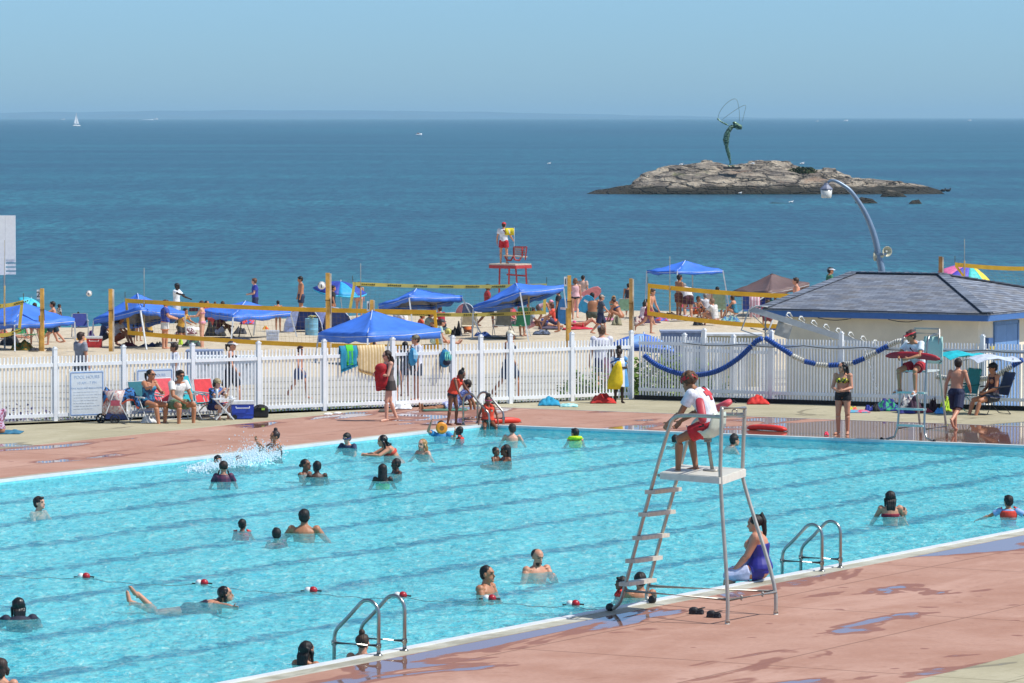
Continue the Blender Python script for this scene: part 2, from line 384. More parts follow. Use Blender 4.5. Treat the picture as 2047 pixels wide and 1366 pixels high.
def pool_material():
    m = bpy.data.materials.new('pool_floor_paint_and_sparkle'); k = NT(m); v = k.coords(); s = k.sep(v)
    # the painted lane stripes on the floor, broken up by the ripples they are seen through
    wa = k.noise(k.coords(scale=(1.0, .8, 1)), 1.05, 3, .55, .6); wb = k.noise(k.coords(scale=(1, .75, 1)), 4.2, 3, .6, .4)
    x = k.math('ADD', s[0], k.math('ADD', k.math('MULTIPLY', k.math('SUBTRACT', wa, .5), .75), k.math('MULTIPLY', k.math('SUBTRACT', wb, .5), .75)))
    f = k.math('FRACT', k.math('DIVIDE', k.math('SUBTRACT', x, 1.33-2.62/2), 2.62)); d = k.math('MULTIPLY', k.math('ABSOLUTE', k.math('SUBTRACT', f, .5)), 2.62)
    lane = k.ramp(d, .10, .30, 1, 0)
    lane = k.math('MULTIPLY', lane, k.ramp(wb, .38, .55, .55, 1.0)); lane = k.math('MULTIPLY', lane, k.ramp(s[0], 18.4, 18.9, 1, 0))
    rr = k.coords('Object', (1, 1, 1)); st = k.n('ShaderNodeMapping'); st.inputs['Rotation'].default_value = (0, 0, PR); k.l(rr, st.inputs[0]); s2 = k.n('ShaderNodeMapping'); s2.inputs['Scale'].default_value = (1, .36, 1); k.l(st.outputs[0], s2.inputs[0])
    sv = s2.outputs[0]
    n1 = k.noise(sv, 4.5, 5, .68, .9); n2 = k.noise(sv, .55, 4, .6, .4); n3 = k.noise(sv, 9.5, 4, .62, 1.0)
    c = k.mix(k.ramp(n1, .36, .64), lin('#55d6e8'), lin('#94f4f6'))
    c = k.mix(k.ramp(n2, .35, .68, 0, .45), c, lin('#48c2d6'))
    c = k.mix(k.ramp(n3, .56, .68, 0, 1), c, lin('#d6fffa'))  # sparkle of sunlight in the water, painted into the floor colour
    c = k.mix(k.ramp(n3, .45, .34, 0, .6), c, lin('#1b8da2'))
    # floor darker against the near wall, pale shallow towards the far wall
    c = k.mix(k.math('MULTIPLY', k.ramp(s[0], PW-1.2, PW-.1), k.ramp(wa, .3, .6, .25, .75)), c, lin('#2a86ac'))
    c = k.mix(k.math('MULTIPLY', lane, .93), c, lin('#10578a'))
    k.l(c, k.b.inputs['Base Color']); k.b.inputs['Roughness'].default_value = .9; k.b.inputs['Specular IOR Level'].default_value = 0; return m
def surface_material():
    m = bpy.data.materials.new('pool_water'); k = NT(m); v = k.coords()
    h = k.math('ADD', k.math('MULTIPLY', k.noise(k.coords(scale=(1, .7, 1)), 2.4, 4, .6, .6), 1.0), k.math('MULTIPLY', k.noise(k.coords(scale=(1, .8, 1)), 9, 3, .6, .5), .35))
    k.bump(h, 1.0, .16); bn = [n for n in k.t.nodes if n.bl_idname == 'ShaderNodeBump'][0]
    tr = k.n('ShaderNodeBsdfTransparent'); tr.inputs[0].default_value = (.95, 1, 1, 1); gl = k.n('ShaderNodeBsdfGlossy'); gl.inputs['Roughness'].default_value = .10; df = k.n('ShaderNodeBsdfDiffuse'); s3 = k.n('ShaderNodeMapping'); s3.inputs['Rotation'].default_value = (0, 0, PR); k.l(v, s3.inputs[0]); s4 = k.n('ShaderNodeMapping'); s4.inputs['Scale'].default_value = (1, .36, 1); k.l(s3.outputs[0], s4.inputs[0]); nn = k.noise(s4.outputs[0], 7.5, 5, .66, 1.0); cc = k.mix(k.ramp(nn, .38, .56), lin('#38b8cc'), lin('#80eaf0')); cc = k.mix(k.ramp(nn, .58, .66), cc, lin('#d8fffa')); k.l(cc, df.inputs[0]); k.l(bn.outputs[0], gl.inputs['Normal'])  # palest ripple specks are glints painted into the diffuse colour, apart from the gloss
    fr = k.n('ShaderNodeFresnel'); fr.inputs[0].default_value = 1.27; k.l(bn.outputs[0], fr.inputs['Normal'])
    m1 = k.n('ShaderNodeMixShader'); m1.inputs[0].default_value = .29; k.l(tr.outputs[0], m1.inputs[1]); k.l(df.outputs[0], m1.inputs[2])
    m2 = k.n('ShaderNodeMixShader'); k.l(k.math('MULTIPLY', fr.outputs[0], .8), m2.inputs[0]); k.l(m1.outputs[0], m2.inputs[1]); k.l(gl.outputs[0], m2.inputs[2]); k.l(m2.outputs[0], k.out.inputs[0]); k.t.nodes.remove(k.b); return m
FZ = WZ-.16
b = MB(); nx, ny = 165, 420; vs = []
for j in range(ny+1):
    for i in range(nx+1):
        x, y = lerp(-.25, PW+.25, i/nx), lerp(-PL-.2, .25, j/ny); vs.append((x, y, FZ+.035*NZ.noise(V((x*2.6, y*1.9, 0)))+.03*NZ.noise(V((x*6, y*4.6, 5)))))
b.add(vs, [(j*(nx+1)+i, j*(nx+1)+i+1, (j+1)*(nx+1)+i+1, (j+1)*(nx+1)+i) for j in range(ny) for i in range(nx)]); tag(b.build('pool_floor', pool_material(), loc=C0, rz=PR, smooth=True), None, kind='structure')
b = MB(); b.add([(.003, -PL+.003, WZ), (PW-.003, -PL+.003, WZ), (PW-.003, -.003, WZ), (.003, -.003, WZ)], [(0, 1, 2, 3)]); tag(b.build('pool_water', surface_material(), loc=C0, rz=PR), None, kind='structure')

# ------------------------------------------------------------------ the island
def rock_material():
    m = bpy.data.materials.new('granite_rock'); k = NT(m); v = k.coords('Object', (1, 1, 2.6)); g = k.n('ShaderNodeNewGeometry'); s = k.sep(g.outputs['Position'])
    n = k.noise(v, .34, 7, .68, .5)
    c = k.mix(k.ramp(n, .38, .62), lin('#7d746a'), lin('#c4b6a0'))
    c = k.mix(k.ramp(k.noise(v, .22, 4, .6), .55, .68, 0, .7), c, lin('#a3836a'))
    c = k.mix(k.ramp(k.noise(k.coords('Object', (.5, .5, 3.5)), .9, 5, .7), .56, .63, 0, .85), c, lin('#4b443f'))
    vo = k.n('ShaderNodeTexVoronoi'); vo.feature = 'DISTANCE_TO_EDGE'; vo.inputs['Scale'].default_value = .42; wv_ = k.n('ShaderNodeVectorMath', operation='ADD'); nc = k.n('ShaderNodeTexNoise'); nc.inputs['Scale'].default_value = .5; nc.inputs['Detail'].default_value = 5; k.l(v, nc.inputs[0]); sc_ = k.n('ShaderNodeVectorMath', operation='SCALE'); k.l(nc.outputs[1], sc_.inputs[0]); sc_.inputs[3].default_value = 2.6; k.l(k.coords('Object', (.55, .55, 2.6)), wv_.inputs[0]); k.l(sc_.outputs[0], wv_.inputs[1]); k.l(wv_.outputs[0], vo.inputs['Vector'])
    c = k.mix(k.math('MULTIPLY', k.ramp(vo.outputs[0], .01, .08, .95, 0), k.ramp(k.noise(v, .45, 4, .6), .42, .56, .1, 1)), c, lin('#34302c'))
    hz = k.math('ADD', s[2], k.math('MULTIPLY', k.math('SUBTRACT', k.noise(v, .35, 5, .6), .5), 1.3))
    grass = k.math('MULTIPLY', k.ramp(k.noise(k.coords('Object', (1, 1, 1)), .17, 4, .6), .54, .60), k.ramp(hz, -.9, -.3))
    c = k.mix(grass, c, lin('#5d6632')); c = k.mix(k.ramp(hz, -2.3, -1.75, 1, 0), c, lin('#35332a'))
    k.l(c, k.b.inputs['Base Color']); k.b.inputs['Roughness'].default_value = .9
    k.bump(k.math('ADD', k.noise(v, 1.1, 6, .7), k.math('MULTIPLY', k.ramp(vo.outputs[0], 0, .12), .8)), 1.0, .6); return m
ROCK = rock_material()
def rock_mass(name, sil, Y, depth, label, base_py=390, nx=320, ny=46, seed=0, rough=1.0):
    x0, x1 = sil[0][0], sil[-1][0]; vs = []
    for j in range(ny):
        t = j/(ny-1)
        for i in range(nx):
            px = lerp(x0, x1, i/(nx-1)); h = 0
            for (a, ha), (c, hc) in zip(sil, sil[1:]):
                if a <= px <= c: h = lerp(ha, hc, (px-a)/max(1e-6, c-a))
            hm = max(0, (base_py-h))*Y/FPX*.95
            dd = depth*(.25+.75*min(1, hm/2.5))
            X = (px-1023.5)/FPX*Y; yy = Y+(t-.12)*dd
            pr = min(1, t/.5)**.62 if t < .5 else max(0, 1-((t-.5)/.5)**2.5)
            q = V((X*.16+seed, yy*.22, seed*3.1)); ns = NZ.fractal(q, 1.0, 2.0, 5)
            rd = 1-abs(NZ.noise(V((X*.11+seed, yy*.3+5, 7))))*1.6
            z = hm*pr*(1+rough*(.14*ns))+rough*(.55*ns+.5*(rd-.6))*min(1, hm*.8)*min(1, 3*t)*(1 if t < .5 else 1-(t-.5)*1.9)*(.45 if .35 < t < .6 else 1)
            terr = round((z+.3*ns)/.9)*.9; z = lerp(z, terr, .22 if hm > 1.2 else 0)
            vs.append((X, yy, -3.35+z+.35*min(1, hm*2)*pr))
    b = MB(); b.add(vs, [(j*nx+i, j*nx+i+1, (j+1)*nx+i+1, (j+1)*nx+i) for j in range(ny-1) for i in range(nx-1)])
    return b.build(name, ROCK, smooth=False)
ISY = 579
isl = rock_mass('island', [(1158, 390), (1185, 384), (1215, 378), (1262, 369), (1285, 352), (1310, 345), (1345, 334), (1385, 329), (1412, 323), (1440, 322), (1480, 327), (1530, 329), (1548, 327), (1570, 332), (1600, 334), (1655, 337), (1675, 342), (1692, 355), (1712, 361), (1745, 358), (1780, 363), (1810, 370), (1850, 375), (1880, 381), (1900, 391)], ISY, 17, '', seed=1.3)
tag(isl, None, kind='structure')
for i, (sil, by, lab) in enumerate([
    ([(1518, 406), (1545, 402), (1580, 403), (1612, 407)], 407, 'low weedy reef in front of the middle of the rocky island'),
    ([(1704, 407), (1722, 394), (1745, 398), (1762, 406)], 407, 'dark weedy rock in the water beside the curved lamp post'),
    ([(1811, 407), (1824, 400), (1838, 399), (1848, 408)], 408, 'small brown rock in the water off the right end of the island'),
    ([(1755, 394), (1775, 379), (1800, 384), (1822, 394)], 394, 'grey boulder at the foot of the right end of the island'),
    ([(1922, 390), (1945, 386), (1958, 390)], 390, 'tiny flat reef out beyond the right tip of the island')]):
    Y = 9.7/(math.tan(math.atan((by-683)/FPX)+PITCH)); o = rock_mass('rock', sil, Y, 5, lab, by, 60, 20, seed=4+i, rough=.5); tag(o, lab, 'rock', 'rocks standing in the sea around the island')
def bush_clump(name, c, rx, ry, h, n, m, leaf=.05, seed=1, flat=False):
    r = random.Random(seed); b = MB()
    for i in range(n):
        a = r.uniform(0, 2*pi); q = sqrt(r.random()); x, y = rx*q*cos(a), ry*q*sin(a); top = h*(sqrt(max(0, 1-q*q))*.85+.15)*r.uniform(.75, 1.12)
        z = top*r.uniform(.15 if not flat else .6, 1)
        d = V((r.uniform(-1, 1), r.uniform(-1, 1), r.uniform(-.3, 1))).normalized(); x_, y_ = frame(d); s_ = leaf*r.uniform(.6, 1.3); p = V((x, y, z))
        b.add([p-x_*s_, p+y_*s_*.5, p+x_*s_, p-y_*s_*.5], [(0, 1, 2, 3)])
    return b.build(name, m, loc=c)
LEAF = mat('#55702c', .7, var=.35, scale=3); LEAF2 = mat('#6f8a3a', .7, var=.3, scale=2.5)
p = AT(1603, 339, ISY+6); o = empty('bush', p+V((0, 0, -.6)), label='dark green bush on the crest of the rocky island', cat='bush')
f_ = bush_clump('foliage', (0, 0, 0), 2.1, 1.2, 1.0, 900, mat('#33431f', .8, var=.4, scale=1.5), .16, 3); f_.parent = o
st = MB().tube([(0, 0, -.3), (.1, 0, .4)], .08).build('stem', mat('#4a3c2c'), o)

# ------------------------------------------------------------------ boats
def sailboat():
    Y = 4800; s = Y/FPX; p = AT(153, 247, Y); o = empty('sailboat', (p.x, Y, -3), R(38), label='white sailboat with two sails on the horizon', cat='sailboat')
    b = MB(); L = 9*s; hull = []
    for i in range(9):
        t = i/8; wd = (sin(pi*min(1, t*1.15))**.6)*1.6*s if 0 < t < 1 else .05*s
        hull.append([V((-L+2*L*t, -wd, 2.2*s)), V((-L+2*L*t, -wd*.5, -.4*s)), V((-L+2*L*t, wd*.5, -.4*s)), V((-L+2*L*t, wd, 2.2*s))])
    b.sheet(hull, .2*s); b.build('hull', mat('#e8e8e6'), o, True)
    MB().tube([(0, 0, 0), (0, 0, 27*s)], .25*s).build('mast', mat('#cfd2d4'), o)
    rows = [[V((lerp(-.5, -6.5*(1-t)-.2, u)*s, .6*s*sin(pi*u), (3+23*t)*s)) for u in (0, .33, .66, 1)] for t in [i/6 for i in range(7)]]
    MB().sheet(rows, .1*s).build('sail', mat('#eef0f2'), o, True)
    rows = [[V((lerp(.5, 6.0*(1-t)+.3, u)*s, .6*s*sin(pi*u), (3+19*t)*s)) for u in (0, .33, .66, 1)] for t in [i/6 for i in range(7)]]
    MB().sheet(rows, .1*s).build('sail', mat('#eef0f2'), o, True)
sailboat()
def motorboat(px, py, wpx, label, wake=0, Y=None, col='#e6e8ea'):
    Y = Y or 9.7/math.tan(math.atan((py-683)/FPX)+PITCH); s = Y/FPX; x = (px-1023.5)*s; L = wpx/2*s
    o = empty('motorboat', (x, Y, -3), label=label, cat='motorboat', group='small boats out at sea')
    hull = []
    for i in range(8):
        t = i/7; wd = L*.36*(1-t**3)+.02*L
        hull.append([V((-L+2*L*t, -wd, (.38+.25*t)*L)), V((-L+2*L*t, -wd*.6, -.1*L)), V((-L+2*L*t, wd*.6, -.1*L)), V((-L+2*L*t, wd, (.38+.25*t)*L))])
    MB().sheet(hull, .03*L).build('hull', mat(col), o, True)
    b = MB(); b.box((-.1*L, 0, .62*L), (.8*L, .5*L, .36*L)); b.box((.28*L, 0, .55*L), (.25*L, .4*L, .2*L)); b.build('cabin', mat('#7b4a40' if wpx > 12 else '#c9ced4'), o)
    b = MB(); b.box((-.1*L, 0, .86*L), (.95*L, .6*L, .06*L)); b.build('roof', mat('#dfe3e6'), o)
    if wake:
        rows = [[V((-L-wake*s*t, v_*(.5+.6*t)*L, .25*L*(1-t)*(1-abs(v_)))) for v_ in (-1, -.5, 0, .5, 1)] for t in [i/8 for i in range(9)]]
        MB().sheet(rows, .05*L).build('wake', mat('#dbe6ec', .5), o, True)
motorboat(837, 271, 13, 'small white motorboat with a reddish cabin, alone in the middle of the sea')
motorboat(312, 240, 9, 'white speedboat trailing a long wake near the horizon', 26)
motorboat(127, 240, 7, 'tiny white boat just left of the sailboat')
motorboat(1633, 243, 5, 'tiny boat on the horizon above the right part of the island, left of two more')
motorboat(1690, 243, 9, 'tiny pale boat on the horizon, middle of the three right of the statue')
motorboat(1937, 242, 7, 'tiny boat on the horizon far out beyond the tip of the island')
# ------------------------------------------------------------------ people
SKIN = dict(pale='#d9a48a', light='#c98e70', tan='#b57a58', olive='#a06c4c', brown='#7a4c35', dark='#4a2d20', deep='#332018')
def skin_mats(tone):
    c = lin(SKIN[tone]); k = tuple(x*.35 for x in c[:3]); lp = (c[0]*.75, c[1]*.42, c[2]*.42)
    return [mat(SKIN[tone], .5, var=.07, scale=6), mat('#1b1412', .3), mat(lp, .5), mat(k, .7)]
def dvec(f, a, side):
    """direction: f degrees forward of straight down, a degrees outward"""
    f, a = R(f), R(a); return V((side*sin(a), sin(f)*cos(a), -cos(f)*cos(a)))
class Fig:
    UA, FA, TH, SH = .285, .25, .42, .41
    def __init__(s, pose, fem=False, kid=0.0, fat=0.0):
        s.fem, s.kid, s.fat = fem, kid, fat; s.pose = pose; g = pose.get
        s.sh = (.165 if fem else .19)*(1-.08*kid)*(1+.12*fat); s.hp = .088*(1+.1*fat); s.hs = 1.06+.30*kid
        lean, curl, side, tw = R(g('lean', 0)), R(g('curl', 4)), R(g('side', 0)), R(g('twist', 0))
        s.P = V((0, 0, 0)); s.L = .50*(1-.04*kid)
        s.spine = []
        p = V(s.P); n = 10
        for i in range(n+1):
            t = i/n; a = lean+curl*t*t
            d = V((sin(side)*1, sin(a)*cos(side), cos(a)*cos(side))).normalized()
            s.spine.append((V(p), d)); p = p+d*s.L/n
        s.N, s.nd = s.spine[-1]
        s.rt = V((cos(tw), -sin(tw), 0)); s.rt = (s.rt-s.nd*s.rt.dot(s.nd)).normalized()
        s.fw = s.nd.cross(s.rt)*1
        if s.fw.y < 0 and abs(tw) < 1.5: s.fw = -s.fw
        shc = s.at(.90)[0]
        s.S = {}; s.E = {}; s.W = {}; s.K = {}; s.A = {}; s.H = {}; s.hand = {}; s.footd = {}
        ll = 1-.10*kid
        for k_, sd_ in (('l', -1), ('r', 1)):
            s.S[k_] = shc+s.rt*sd_*s.sh+V((0, 0, g('shrug', 0)))
            ua = g('ua_'+k_, g('ua', (6, 8))); fa = g('fa_'+k_, g('fa', (14, 4)))
            s.E[k_] = s.S[k_]+dvec(ua[0], ua[1], sd_)*s.UA*ll; s.W[k_] = s.E[k_]+dvec(fa[0], fa[1], sd_)*s.FA*ll
            s.hand[k_] = dvec(*(g('hd_'+k_, g('hd', fa))), sd_)
            s.H[k_] = s.P+V((sd_*s.hp, 0, -.02))
            th = g('th_'+k_, g('th', (1, 2))); shn = g('sh_'+k_, g('shn', (-2, 0)))
            s.K[k_] = s.H[k_]+dvec(th[0], th[1], sd_)*s.TH*ll; s.A[k_] = s.K[k_]+dvec(shn[0], shn[1], sd_)*s.SH*ll
            s.footd[k_] = dvec(g('ft_'+k_, g('ft', 90)), 14, sd_)
        low = min(min(s.A[k_].z-.065, s.A[k_].z+s.footd[k_].z*.16-.03) for k_ in 'lr')
        low = min(low, -.13 if g('sit') else 9)
        s.low = low
        hy, hpch, htilt = R(g('hyaw', 0)), R(g('hpitch', 0)), R(g('htilt', 0))
        s.nk = s.N+s.nd*.03
        s.HM = Matrix.Rotation(-hy, 3, 'Z') @ Matrix.Rotation(-hpch, 3, 'X') @ Matrix.Rotation(htilt, 3, 'Y')
        nd = (s.nd+V((0, 0, 1))*.6).normalized()
        s.hc = s.N+nd*(.050+.085*s.hs)+s.HM @ V((0, .022, 0))
    def at(s, t):
        i = max(0, min(len(s.spine)-2, int(t*(len(s.spine)-1)))); f = t*(len(s.spine)-1)-i
        return s.spine[i][0].lerp(s.spine[i+1][0], f), s.spine[i][1].lerp(s.spine[i+1][1], f).normalized()
    def prof(s, t):
        if s.fem: W = [(-.16, .07, .06), (-.08, .15, .095), (0, .172, .112), (.12, .165, .108), (.34, .125, .085), (.5, .135, .092), (.68, .148, .105), (.84, .150, .095), (.93, .115, .075), (1.0, .06, .055)]
        else: W = [(-.16, .07, .06), (-.08, .14, .095), (0, .158, .108), (.12, .155, .103), (.34, .142, .094), (.5, .152, .102), (.68, .172, .116), (.84, .178, .105), (.93, .135, .082), (1.0, .065, .06)]
        for (t0, a0, b0), (t1, a1, b1) in zip(W, W[1:]):
            if t <= t1: f = max(0, (t-t0)/(t1-t0)); break
        else: f = 1
        a, b = lerp(a0, a1, f), lerp(b0, b1, f); ff = s.fat*(1-.4*max(0, t))
        return a*(1+.28*ff)*(1-.1*s.kid), b*(1+.55*ff)*(1-.02*s.kid)
    def torso(s, b, t0=-.16, t1=1.0, inf=0.0, n=16, flare=0.0):
        vs = []; m = max(4, int((t1-t0)*18))
        for i in range(m+1):
            t = lerp(t0, t1, i/m); c, d = s.at(max(0, min(1, t)))
            if t < 0: c = c+d*t*s.L
            a, q = s.prof(t); fl = flare*(1-i/m)
            rt = (V((1, 0, 0)).lerp(s.rt, max(0, min(1, t)))); rt = (rt-d*rt.dot(d)).normalized(); fw = d.cross(rt)
            vs += [c+rt*cos(2*pi*k/n)*(a+inf+fl)+fw*sin(2*pi*k/n)*(q+inf+fl) for k in range(n)]
        fs = [(i*n+k, i*n+(k+1) % n, (i+1)*n+(k+1) % n, (i+1)*n+k) for i in range(m) for k in range(n)]
        b.add(vs, fs+[tuple(range(n-1, -1, -1)), tuple(m*n+k for k in range(n))])
    LIMB = dict(ua=[(0, .058), (.3, .050), (.7, .043), (1, .040)], fa=[(0, .041), (.25, .042), (.7, .031), (1, .026)],
                th=[(0, .088), (.25, .083), (.7, .064), (1, .054)], sh=[(0, .054), (.28, .056), (.6, .044), (1, .036)])
    def seg(s, kind, k):
        return {'ua': (s.S[k], s.E[k]), 'fa': (s.E[k], s.W[k]), 'th': (s.H[k], s.K[k]), 'sh': (s.K[k], s.A[k])}[kind]
    def limb(s, b, kind, k, f0=0.0, f1=1.0, inf=0.0, flare=0.0, n=12):
        p, q = s.seg(kind, k); g = (1+.30*s.fat)*(1-.14*s.kid)*(.92 if s.fem and kind in ('ua', 'fa') else 1); pts = []; rs = []
        for i in range(7):
            f = lerp(f0, f1, i/6); r = 0
            for (a, ra), (c, rc) in zip(s.LIMB[kind], s.LIMB[kind][1:]):
                if a <= f <= c+1e-6: r = lerp(ra, rc, (f-a)/(c-a))
            pts.append(p.lerp(q, f)); rs.append(r*g+inf+flare*i/6)
        b.tube(pts, rs, n); return rs
    def body(s, fingers=True):
        b = MB(); s.torso(b); g = (1+.25*s.fat)*(1-.14*s.kid)
        b.tube([s.at(.93)[0], s.N, s.nk+(s.hc-s.nk)*.4], [.072*g, .060, .054], 10)
        for k, sd_ in (('l', -1), ('r', 1)):
            b.sphere(s.S[k]-V((0, 0, .0)), .062*g, 10, 7); b.tube([s.at(.93)[0]+s.rt*sd_*.05, s.S[k]+V((0, 0, .01))], [.06*g, .052*g], 8)
            for kind, j in (('ua', s.E[k]), ('fa', s.W[k]), ('th', s.K[k]), ('sh', s.A[k])):
                rs = s.limb(b, kind, k); b.sphere(j, rs[-1]*1.0, 8, 6)
            b.sphere(s.H[k], .088*g, 10, 7); b.sphere(s.H[k]+V((0, -.035, -.01)), .085*g*(1.05 if s.fem else 1), 10, 7)
            if s.fem and s.kid < .4: b.sphere(s.at(.70)[0]+s.rt*sd_*.068+s.fw*(.085+.03*s.fat)+s.nd*0, (.062*g, .055*g, .06*g), 10, 7)
            # foot
            fd = s.footd[k]; a = s.A[k]; dn = V((0, 0, -1)); dn = (dn-fd*dn.dot(fd)).normalized() if abs(fd.z) < .9 else V((0, -1, 0)); kf = 1-.1*s.kid
            b.tube([a-fd*.045+dn*.03, a+dn*.032+fd*.02, a+fd*.10+dn*.042, a+fd*.165+dn*.050], [.034*kf, .037*kf, .034*kf, .026*kf], 8)
            x_ = fd.cross(dn)
            for q in range(5): o = (q-2)*.0145*kf; b.tube([a+fd*.155+dn*.05+x_*o, a+fd*(.195-.008*abs(q-2)-.002*q)+dn*.054+x_*o*1.1], [.0115, .009], 6)
            # hand: palm, four fingers of different lengths, thumb off its side
            h = s.hand[k]; W = s.W[k]; side = V((-sd_, 0, 0)); side = side-h*side.dot(h)
            side = side.normalized() if side.length > .2 else V((0, 0, 1)); pn = side; wd = h.cross(pn).normalized()
            if wd.y < 0: wd = -wd
            hk = (1-.12*s.kid); M = Matrix((wd, pn, h)).transposed()
            b.sphere(W+h*.042*hk, (.040*hk, .017, .050*hk), 10, 7, M)
            if fingers:
                for q, L in enumerate((.064, .073, .068, .052)):
                    r0 = W+h*.078*hk+wd*(.0295-.0197*q)*hk; cu = s.pose.get('grip', .28)*(1+.12*q)
                    m1 = r0+(h*cos(cu)+pn*sin(cu)).normalized()*L*.52*hk; m2 = m1+(h*cos(cu*2.3)+pn*sin(cu*2.3)).normalized()*L*.5*hk
                    b.tube([r0, m1, m2], [.0098, .009, .0075], 6)
                r0 = W+h*.028*hk+wd*.030*hk; m1 = r0+(wd*.75+h*.7+pn*.2).normalized()*.034*hk; m2 = m1+(wd*.25+h*.95+pn*.3).normalized()*.028*hk
                b.tube([r0, m1, m2], [.013, .011, .009], 6)
        # head
        H, hs, c = s.HM, s.hs, s.hc
        def hp(x, y, z): return c+H @ (V((x, y, z))*hs)
        b.sphere(hp(0, -.008, .022), (.074*hs, .092*hs, .086*hs), 14, 10, H); b.sphere(hp(0, .022, -.045), (.056*hs, .062*hs, .068*hs), 12, 8, H)
        b.tube([hp(0, .083, .012), hp(0, .100, -.018), hp(0, .090, -.03)], [.008*hs, .0135*hs, .012*hs], 8)
        b.sphere(hp(0, .072, -.083), (.022*hs, .018*hs, .02*hs), 8, 6, H)
        b.sphere(hp(0, .079, -.052), (.024*hs, .012*hs, .012*hs), 8, 6, H)
        b.sphere(hp(0, .076, .034), (.048*hs, .014*hs, .011*hs), 8, 6, H)
        for x in (-1, 1): b.sphere(hp(x*.074, -.008, -.008), (.011*hs, .019*hs, .030*hs), 8, 6, H)
        return b
def remesh(b, name, voxel, smooth=2, mats=None):
    me = b.mesh(name); o = bpy.data.objects.new('tmp', me); COL.objects.link(o)
    r = o.modifiers.new('r', 'REMESH'); r.mode = 'VOXEL'; r.voxel_size = voxel; r.use_smooth_shade = True
    if smooth: q = o.modifiers.new('s', 'SMOOTH'); q.factor = .5; q.iterations = smooth
    dg = bpy.context.evaluated_depsgraph_get(); out = bpy.data.meshes.new_from_object(o.evaluated_get(dg))
    bpy.data.objects.remove(o); bpy.data.meshes.remove(me); out.name = name
    for m in (mats or []): out.materials.append(m)
    return out
def hair_mesh(s, style, col, voxel):
    H, hs, c = s.HM, s.hs, s.hc; b = MB()
    def hp(x, y, z): return c+H @ (V((x, y, z))*hs)
    def ell(x, y, z, rx, ry, rz): b.sphere(hp(x, y, z), (rx*hs, ry*hs, rz*hs), 16, 11, H)
    if style in ('short', 'crop'):
        g = .004 if style == 'crop' else .010
        ell(0, -.024, .036, .077+g, .088+g, .080+g); ell(0, -.05, -.01, .07+g, .05+g, .06+g)
        if style == 'short': ell(0, .045, .088, .055, .04, .026)
    elif style == 'receding': ell(0, -.035, .026, .080, .080, .074); ell(0, .052, -.075, .05, .035, .04)
    elif style == 'curly':
        ell(0, -.028, .045, .098, .105, .092); r = random.Random(3)
        for i in range(70):
            d = V((r.uniform(-1, 1), r.uniform(-1, .75), r.uniform(-.25, 1))).normalized(); b.sphere(hp(d.x*.092, -.028+d.y*.098, .045+d.z*.088), .021*hs, 6, 5)
    elif style == 'afro': ell(0, -.03, .05, .115, .115, .105)
    else:
        ell(0, -.026, .034, .086, .094, .086)
        if style in ('long', 'wet'):
            ww = .07 if style == 'wet' else .085; ln = .30 if style == 'long' else .26
            pts = [hp(0, -.06, .03), hp(0, -.088, -.06), c+H @ V((0, -.10, -.14))*hs, c+H @ V((0, -.095, -.20))+V((0, 0, -.04)), c+H @ V((0, -.09, -.22))+V((0, 0, -(ln-.18)))]
            for x in (-.045, -.015, .015, .045): b.tube([p+s.rt*x*1.2*(1-.2*i/4) for i, p in enumerate(pts)], [.045, .042, .036, .030, .014], 8)
            for x in (-1, 1): b.tube([hp(x*.06, -.01, .05), hp(x*.084, -.005, -.02), hp(x*.082, -.01, -.09), hp(x*.085, .0, -.15)], [.03*hs, .026*hs, .024, .014], 8)
        elif style == 'bob':
            for x in (-1, 1): b.tube([hp(x*.055, -.01, .06), hp(x*.082, -.01, -.02), hp(x*.078, -.015, -.09)], [.035*hs, .03*hs, .02*hs], 8)
            ell(0, -.07, -.04, .07, .045, .08)
        elif style == 'bun': b.sphere(hp(0, -.045, .135), .042*hs, 10, 8); ell(0, -.05, -.01, .07, .055, .05)
        elif style == 'lowbun': b.sphere(hp(0, -.125, .0), .038*hs, 10, 8)
        elif style == 'puff':
            ell(0, -.03, .04, .084, .09, .082); r = random.Random(5)
            for i in range(26):
                d = V((r.uniform(-1, 1), r.uniform(-1, 1), r.uniform(-.2, 1))).normalized(); b.sphere(hp(d.x*.05, -.03+d.y*.05, .125+d.z*.04), .024*hs, 6, 5)
        elif style == 'pony': b.tube([hp(0, -.10, .05), hp(0, -.145, .03), hp(0, -.15, -.06), hp(0, -.125, -.16)], [.028, .034, .030, .010], 8)
        elif style == 'tallpony': b.tube([hp(0, -.06, .10), hp(0, -.11, .125), hp(0, -.13, .02), hp(0, -.12, -.12), hp(0, -.11, -.2)], [.03, .036, .042, .038, .016], 8)
        elif style == 'pigtails':
            for x in (-1, 1): b.tube([hp(x*.055, -.06, -.02), hp(x*.085, -.06, -.07), hp(x*.095, -.05, -.14), hp(x*.09, -.05, -.24)], [.018, .021, .018, .008], 8)
        elif style == 'braids':
            for i in range(11):
                a = lerp(-1.25, 1.25, i/10); x, y = sin(a)*.082, -.02-cos(a)*.085
                b.tube([hp(x*.7, y*.6, .07), hp(x, y, .0), hp(x*1.02, y*1.05, -.08), hp(x*1.1, y*1.1, -.15), hp(x*1.15, y*1.05, -.24)], [.018, .016, .014, .012, .008], 6)
    me = remesh(b, 'hair', voxel, 1)
    Hi = H.inverted()
    for v_ in me.vertices:                                             # strands and uneven locks
        q = Hi @ (v_.co-c); a = math.atan2(q.x, -q.y) if abs(q.z) < .2 else q.x*9
        k_ = .006*NZ.noise(V((a*7, q.z*9, 1)))+.006*NZ.noise(V((q.x*16, q.y*16, q.z*14))); v_.co += (q.normalized() @ Hi)*k_ if 0 else (H @ q.normalized())*k_
    me.materials.append(mat(col, (.62 if style != 'wet' else .38), var=.45, scale=26))
    return me
